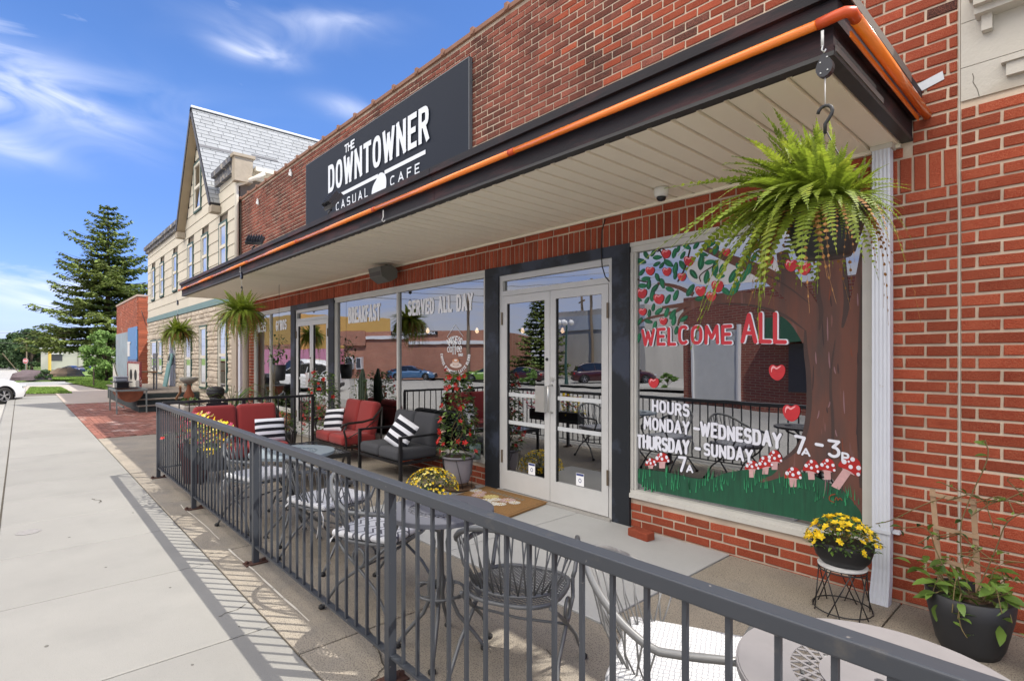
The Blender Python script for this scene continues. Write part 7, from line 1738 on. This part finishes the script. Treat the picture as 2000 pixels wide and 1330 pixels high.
obj('rim', MB().add(oct_(.42,.02), [tuple(range(8))]), M_let, t); obj('face', MB().add(oct_(.38,.03), [tuple(range(8))]), mat('stop_red', (.55,.02,.02), .5), t)
ms = MB()
for l in text_lines('STOP', -.27, -.11, .27, -.11, .22): ribbon(ms, l, .05, lambda p: Vector((X_, Y_, zc))+rg*p[0]+Vector((0,0,p[1]))+nrm*.04)
obj('lettering', ms, M_let, t); obj('pole', MB().tube([(X_,Y_,z),(X_,Y_,zc)], .04, 6), M_gs, t)
X_, Y_ = atD(97, 68); t = thing('yellow_pole', 'short thick yellow pole before the pale building', 'pole', (X_, Y_, gz(X_))); obj('pole', MB().tube([(X_,Y_,gz(X_)),(X_,Y_,gz(X_)+3.2)], .16, 8), mat('yellow_paint', (.62,.42,.08), .6), t)
obj('cap', MB().lathe((X_,Y_,gz(X_)+3.2), [(.16,0),(.10,.1),(.001,.14)], 8), mat('yellow_paint', None), t)
for k, (px_, d, H, l) in enumerate(((52,92,6.2,'thin wooden utility pole rising behind the stop sign'),(44,60,2.6,'leaning pale guy post at the edge of the far road'))):
    X_, Y_ = atD(px_, d); t = thing('utility_pole' if k == 0 else 'guy_post', l, 'pole', (X_, Y_, gz(X_))); obj('pole', MB().tube([(X_,Y_,gz(X_)),(X_+(1.2 if k else 0),Y_-(1.6 if k else 0),gz(X_)+H)], .10 if k == 0 else .05, 6), mat('pole_wood', (.2,.15,.1), .9), t)
    if k == 0: obj('crossarm', MB().bar((X_-.6,Y_-.7,gz(X_)+5.6),(X_+.6,Y_+.7,gz(X_)+5.6), .1, .1), mat('pole_wood', None), t)
wire = MB()
for zz in (4.6, 3.4): wire.tube([(-110,-40,zz),(-92,-8,zz-.4),(-75,25,zz)], .02, 3)
tag(obj('overhead_wires', wire, M_blk), 'two thin sagging wires crossing in front of the far treeline', 'wire')
for (px_, py_, sx4, c, l) in ((60,741,1.0,mat('rock_dark', (.10,.075,.08), .9, var=.3, vscale=3),'dark purplish boulder at the far street corner'),(129,736,1.15,mat('rock_tan', (.40,.30,.22), .9, var=.2, vscale=3),'tan boulder on the grass beyond the cross street')):
    X_, Y_ = atD(px_, 45 if px_ > 100 else 38); mb = MB(); r2 = random.Random(int(px_)); n = 12; vs = []
    for i in range(5):
        for k in range(n): rr = sx4*[1,.98,.8,.45,.05][i]*r2.uniform(.85,1.1); vs.append((X_+rr*math.cos(k*2*math.pi/n), Y_+rr*1.1*math.sin(k*2*math.pi/n), -.15+[0,.25,.5,.68,.72][i]*r2.uniform(.9,1.05)))
    mb.add(vs, [(i*n+k, i*n+(k+1) % n, (i+1)*n+(k+1) % n, (i+1)*n+k) for i in range(4) for k in range(n)]); tag(obj('boulder', mb, c), l, 'rock')
X_, Y_ = atD(85, 38); broad('low_shrub', 'small dark shrub beside the purplish boulder', X_, Y_, -.15, .7, .8, 77, M_decd, 12, 90, .06, False, .2, 'bush')
# small round cover in the sidewalk
cx, cy = onZ(55, 1039, 0); tag(obj('valve_cover', MB().lathe((cx,cy,.001), [(.085,0),(.085,.0025),(.07,.003),(.068,.001),(.001,.0015)], 24), mat('cover_iron', (.22,.21,.20), .7, var=.2, vscale=40)), 'small round metal valve cover set in the pale sidewalk', 'cover')

# ================================================================ ACROSS THE STREET (seen mirrored in the glass)
def block(t, p0, p1, h, dpt, m, z0=-.15, name='wall'):
    a = Vector((*p0, 0)); b_ = Vector((*p1, 0)); u = (b_-a).normalized(); v = Vector((u.y, -u.x, 0))
    if v.dot(Vector((-20, 3, 0))-a) > 0: v = -v
    P_ = [q+Vector((0,0,z)) for z in (z0, h) for q in (a, b_, b_+v*dpt, a+v*dpt)]
    return obj(name, MB().add(P_, [(0,1,2,3),(4,7,6,5),(0,4,5,1),(1,5,6,2),(2,6,7,3),(3,7,4,0)]), m, t)
def brick_tex(name, c1, c2, mo, sc=1.0):
    m = bpy.data.materials.new(name); m.use_nodes = True; t = m.node_tree; b = t.nodes['Principled BSDF']; b.inputs['Roughness'].default_value = .9
    g = N(t, 'ShaderNodeNewGeometry'); s = N(t, 'ShaderNodeSeparateXYZ'); t.links.new(g.outputs['Position'], s.inputs[0]); cb = N(t, 'ShaderNodeCombineXYZ')
    t.links.new(math_node(t, 'ADD', s.outputs[0], math_node(t, 'MULTIPLY', s.outputs[1], -.8)), cb.inputs[0]); t.links.new(s.outputs[2], cb.inputs[1])
    br = N(t, 'ShaderNodeTexBrick'); br.inputs['Scale'].default_value = sc; br.inputs['Brick Width'].default_value = .25; br.inputs['Row Height'].default_value = .08; br.inputs['Mortar Size'].default_value = .008
    br.inputs['Color1'].default_value = (*c1,1); br.inputs['Color2'].default_value = (*c2,1); br.inputs['Mortar'].default_value = (*mo,1); t.links.new(cb.outputs[0], br.inputs['Vector'])
    no = N(t, 'ShaderNodeTexNoise'); no.inputs['Scale'].default_value = .8; no.inputs['Detail'].default_value = 6; t.links.new(g.outputs['Position'], no.inputs['Vector'])
    t.links.new(mix_node(t, .8, br.outputs[0], mix_node(t, no.outputs[0], (.6,.6,.6), (1.35,1.35,1.35)), 'MULTIPLY'), b.inputs['Base Color']); MATS[name] = m; return m
BT = brick_tex('mirror_brick', (.40,.15,.09), (.33,.115,.07), (.45,.34,.26)); BTD = brick_tex('mirror_brick_dark', (.30,.085,.055), (.23,.065,.045), (.34,.24,.18))
M_wcor = mat('white_cornice', (.7,.7,.7), .6)
p0, p1 = mir(672, 40), mir(958, 37)
bk = thing('bakery_building', 'long brown brick bakery with white stepped cornice across the street, mirrored in the shop window', 'building', (p0[0], p0[1], 0))
block(bk, p0, p1, 3.3, 12, BT)
def along(p0, p1, f, off=0): 
    a = Vector(p0).lerp(Vector(p1), f); u = (Vector(p1)-Vector(p0)).normalized(); n_ = Vector((u.y, -u.x)); n_ = n_ if n_.dot(Vector((-5,4))-a) > 0 else -n_
    return a+n_*off, u, n_
def fac(t, p0, p1, f0, f1, z0, z1, off, m, name):
    a, u, n_ = along(p0, p1, f0, off); b_, _, _ = along(p0, p1, f1, off); a2 = a-n_*(off+.02); b3 = b_-n_*(off+.02)
    return obj(name, MB().add([(a.x,a.y,z0),(b_.x,b_.y,z0),(b_.x,b_.y,z1),(a.x,a.y,z1),(a2.x,a2.y,z0),(b3.x,b3.y,z0),(b3.x,b3.y,z1),(a2.x,a2.y,z1)], [(0,1,2,3),(4,7,6,5),(0,4,5,1),(1,5,6,2),(2,6,7,3),(3,7,4,0)]), m, t)
fac(bk, p0, p1, .0, .46, 2.75, 2.98, .15, M_wcor, 'cornice'); fac(bk, p0, p1, .46, 1, 2.35, 2.58, .15, M_wcor, 'cornice'); fac(bk, p0, p1, -.02, .16, 2.3, 3.35, .25, BT, 'bay_wall')
for f in (.03, .10): fac(bk, p0, p1, f, f+.045, .55, 1.45, .29, M_wcor, 'window_frame'); fac(bk, p0, p1, f+.006, f+.039, .62, 1.38, .31, mat('dark_pane', None), 'window_pane')
sgn = fac(bk, p0, p1, .34, .66, 2.99, 3.26, .10, mat('notice_black', None), 'sign_panel')
a, u, n_ = along(p0, p1, .34, .115); b_, _, _ = along(p0, p1, .66, .115); W_ = (b_-a).length; tx = MB()
for l in text_lines('APP BAKING COMPANY', .15, 3.05, W_-.15, 3.05, .15, .3):
    # reads correctly for someone standing in the street facing it
    ribbon(tx, l, .035, lambda p: (b_.x-u.x*p[0], b_.y-u.y*p[0], p[1]))
obj('sign_lettering', tx, M_let, bk)
p2, p3 = mir(500, 60), mir(585, 52)
y1 = thing('yellow_building', 'ochre-yellow building mirrored in the far shop window', 'building', (p2[0], p2[1], 0)); block(y1, p2, p3, 5.6, 10, mat('ochre_wall', (.52,.33,.10), .85, var=.12, vscale=.5)); fac(y1, p2, p3, 0, 1, 2.0, 2.7, .1, BT, 'brick_band')
p4, p5 = mir(480, 48), mir(648, 42)
pk = thing('pink_building', 'low pink painted building mirrored in the far door and window', 'building', (p4[0], p4[1], 0)); block(pk, p4, p5, 2.1, 6, mat('pink_wall', (.62,.26,.36), .8, var=.08, vscale=.6)); 
for f in (.14,.3,.62): fac(pk, p4, p5, f, f+.08, .6, 1.3, .08, mat('dark_pane', None), 'window')
# concrete warehouse, poles, lamp behind the doors
p6, p7 = mir(1088, 44), mir(1260, 36)
wh = thing('warehouse', 'weathered grey concrete warehouse mirrored in the right door glass', 'building', (p6[0], p6[1], 0)); block(wh, p6, p7, 5.0, 10, mat('old_concrete', (.40,.38,.34), .9, var=.25, vscale=.6, stretch=(1,1,.4))); fac(wh, p6, p7, 0, 1, 3.5, 4.6, .1, mat('blue_tin', (.42,.46,.5), .6), 'tin_band')
for k, (px_, d, H) in enumerate(((1155,40,7.2),(1137,44,6.4),(915,36,5.6))):
    x, y = mir(px_, d); t = thing('utility_pole', ['tall mirrored pole with a street lamp arm, seen in the right door glass','mirrored wooden pole just left of the lamp pole in the door glass','mirrored utility pole above the coffee logo'][k], 'pole', (x, y, 0)); obj('pole', MB().tube([(x,y,-.1),(x,y,H)], .11, 6), mat('pole_wood', None), t); obj('crossarm', MB().bar((x-.9,y-.7,H-.5),(x+.9,y+.7,H-.5), .1, .1), mat('pole_wood', None), t)
ww = MB()
for k in range(5):
    a, b_ = mir(600, 42), mir(1300, 40); ww.tube([(a[0],a[1],6.2+.5*k),((a[0]+b_[0])/2,(a[1]+b_[1])/2,5.6+.5*k),(b_[0],b_[1],6.4+.5*k)], .025, 3)
tag(obj('overhead_wires', ww, M_blk), 'bundle of overhead wires across the street, mirrored in the shop windows', 'wire')
for (px_, d) in ((1036,30),):
    x, y = mir(px_, d); broad('low_shrub', 'clipped round shrub mirrored low in the left door leaf', x, y, -.1, 1.0, .7, 55, M_dec, 12, 90, .07, False, .1, 'bush')
x, y = mir(1305, 26); broad('low_shrub', 'small mirrored shrub behind the painted falling apple', x, y, -.1, .8, .6, 56, M_dec, 12, 90, .06, False, .1, 'bush')
# brick garage building behind the painted window
p8, p9 = mir(1335, 19), mir(1730, 13)
gb = thing('garage_building', 'dark red brick garage with pale roller door mirrored behind the painted tree', 'building', (p8[0], p8[1], 0)); block(gb, p8, p9, 3.55, 8, BTD)
fac(gb, p8, p9, .08, .36, 0, 2.35, .06, mat('roller_door', (.6,.6,.57), .6, var=.1, vscale=3), 'roller_door'); fac(gb, p8, p9, .07, .08, 0, 2.5, .12, M_wcor, 'door_trim'); fac(gb, p8, p9, .36, .37, 0, 2.5, .12, M_wcor, 'door_trim')
fac(gb, p8, p9, .55, 1, 1.9, 2.6, .5, mat('green_awning', (.05,.14,.08), .7), 'awning'); fac(gb, p8, p9, .62, .95, .5, 1.85, .08, mat('dark_pane', None), 'window')
sheet('far_sidewalk', -36, 20, -14.8, -13.4, -.02, M_walk)
sheet('kerb_far', -36, 20, -13.42, -13.25, -.01, M_walk)
for k, (x, y) in enumerate(((-19.8,-13.9),)):
    t = thing('street_lamp', 'green cast-iron street lamp with white globes, mirrored in the left door leaf', 'street lamp', (x, y, 0)); obj('post', MB().tube([(x,y,0),(x,y,.5),(x,y,3.2)], [.12,.07,.05], 10), mat('lamp_green', (.02,.06,.05), .5), t)
    for q in range(5): obj('globe', MB().lathe((x+.35*math.cos(q*1.26),y+.35*math.sin(q*1.26),3.3), [(.02,-.12),(.12,-.05),(.14,.05),(.09,.14),(.001,.17)], 12), mat('globe_white', (.75,.75,.73), .3), t, True)
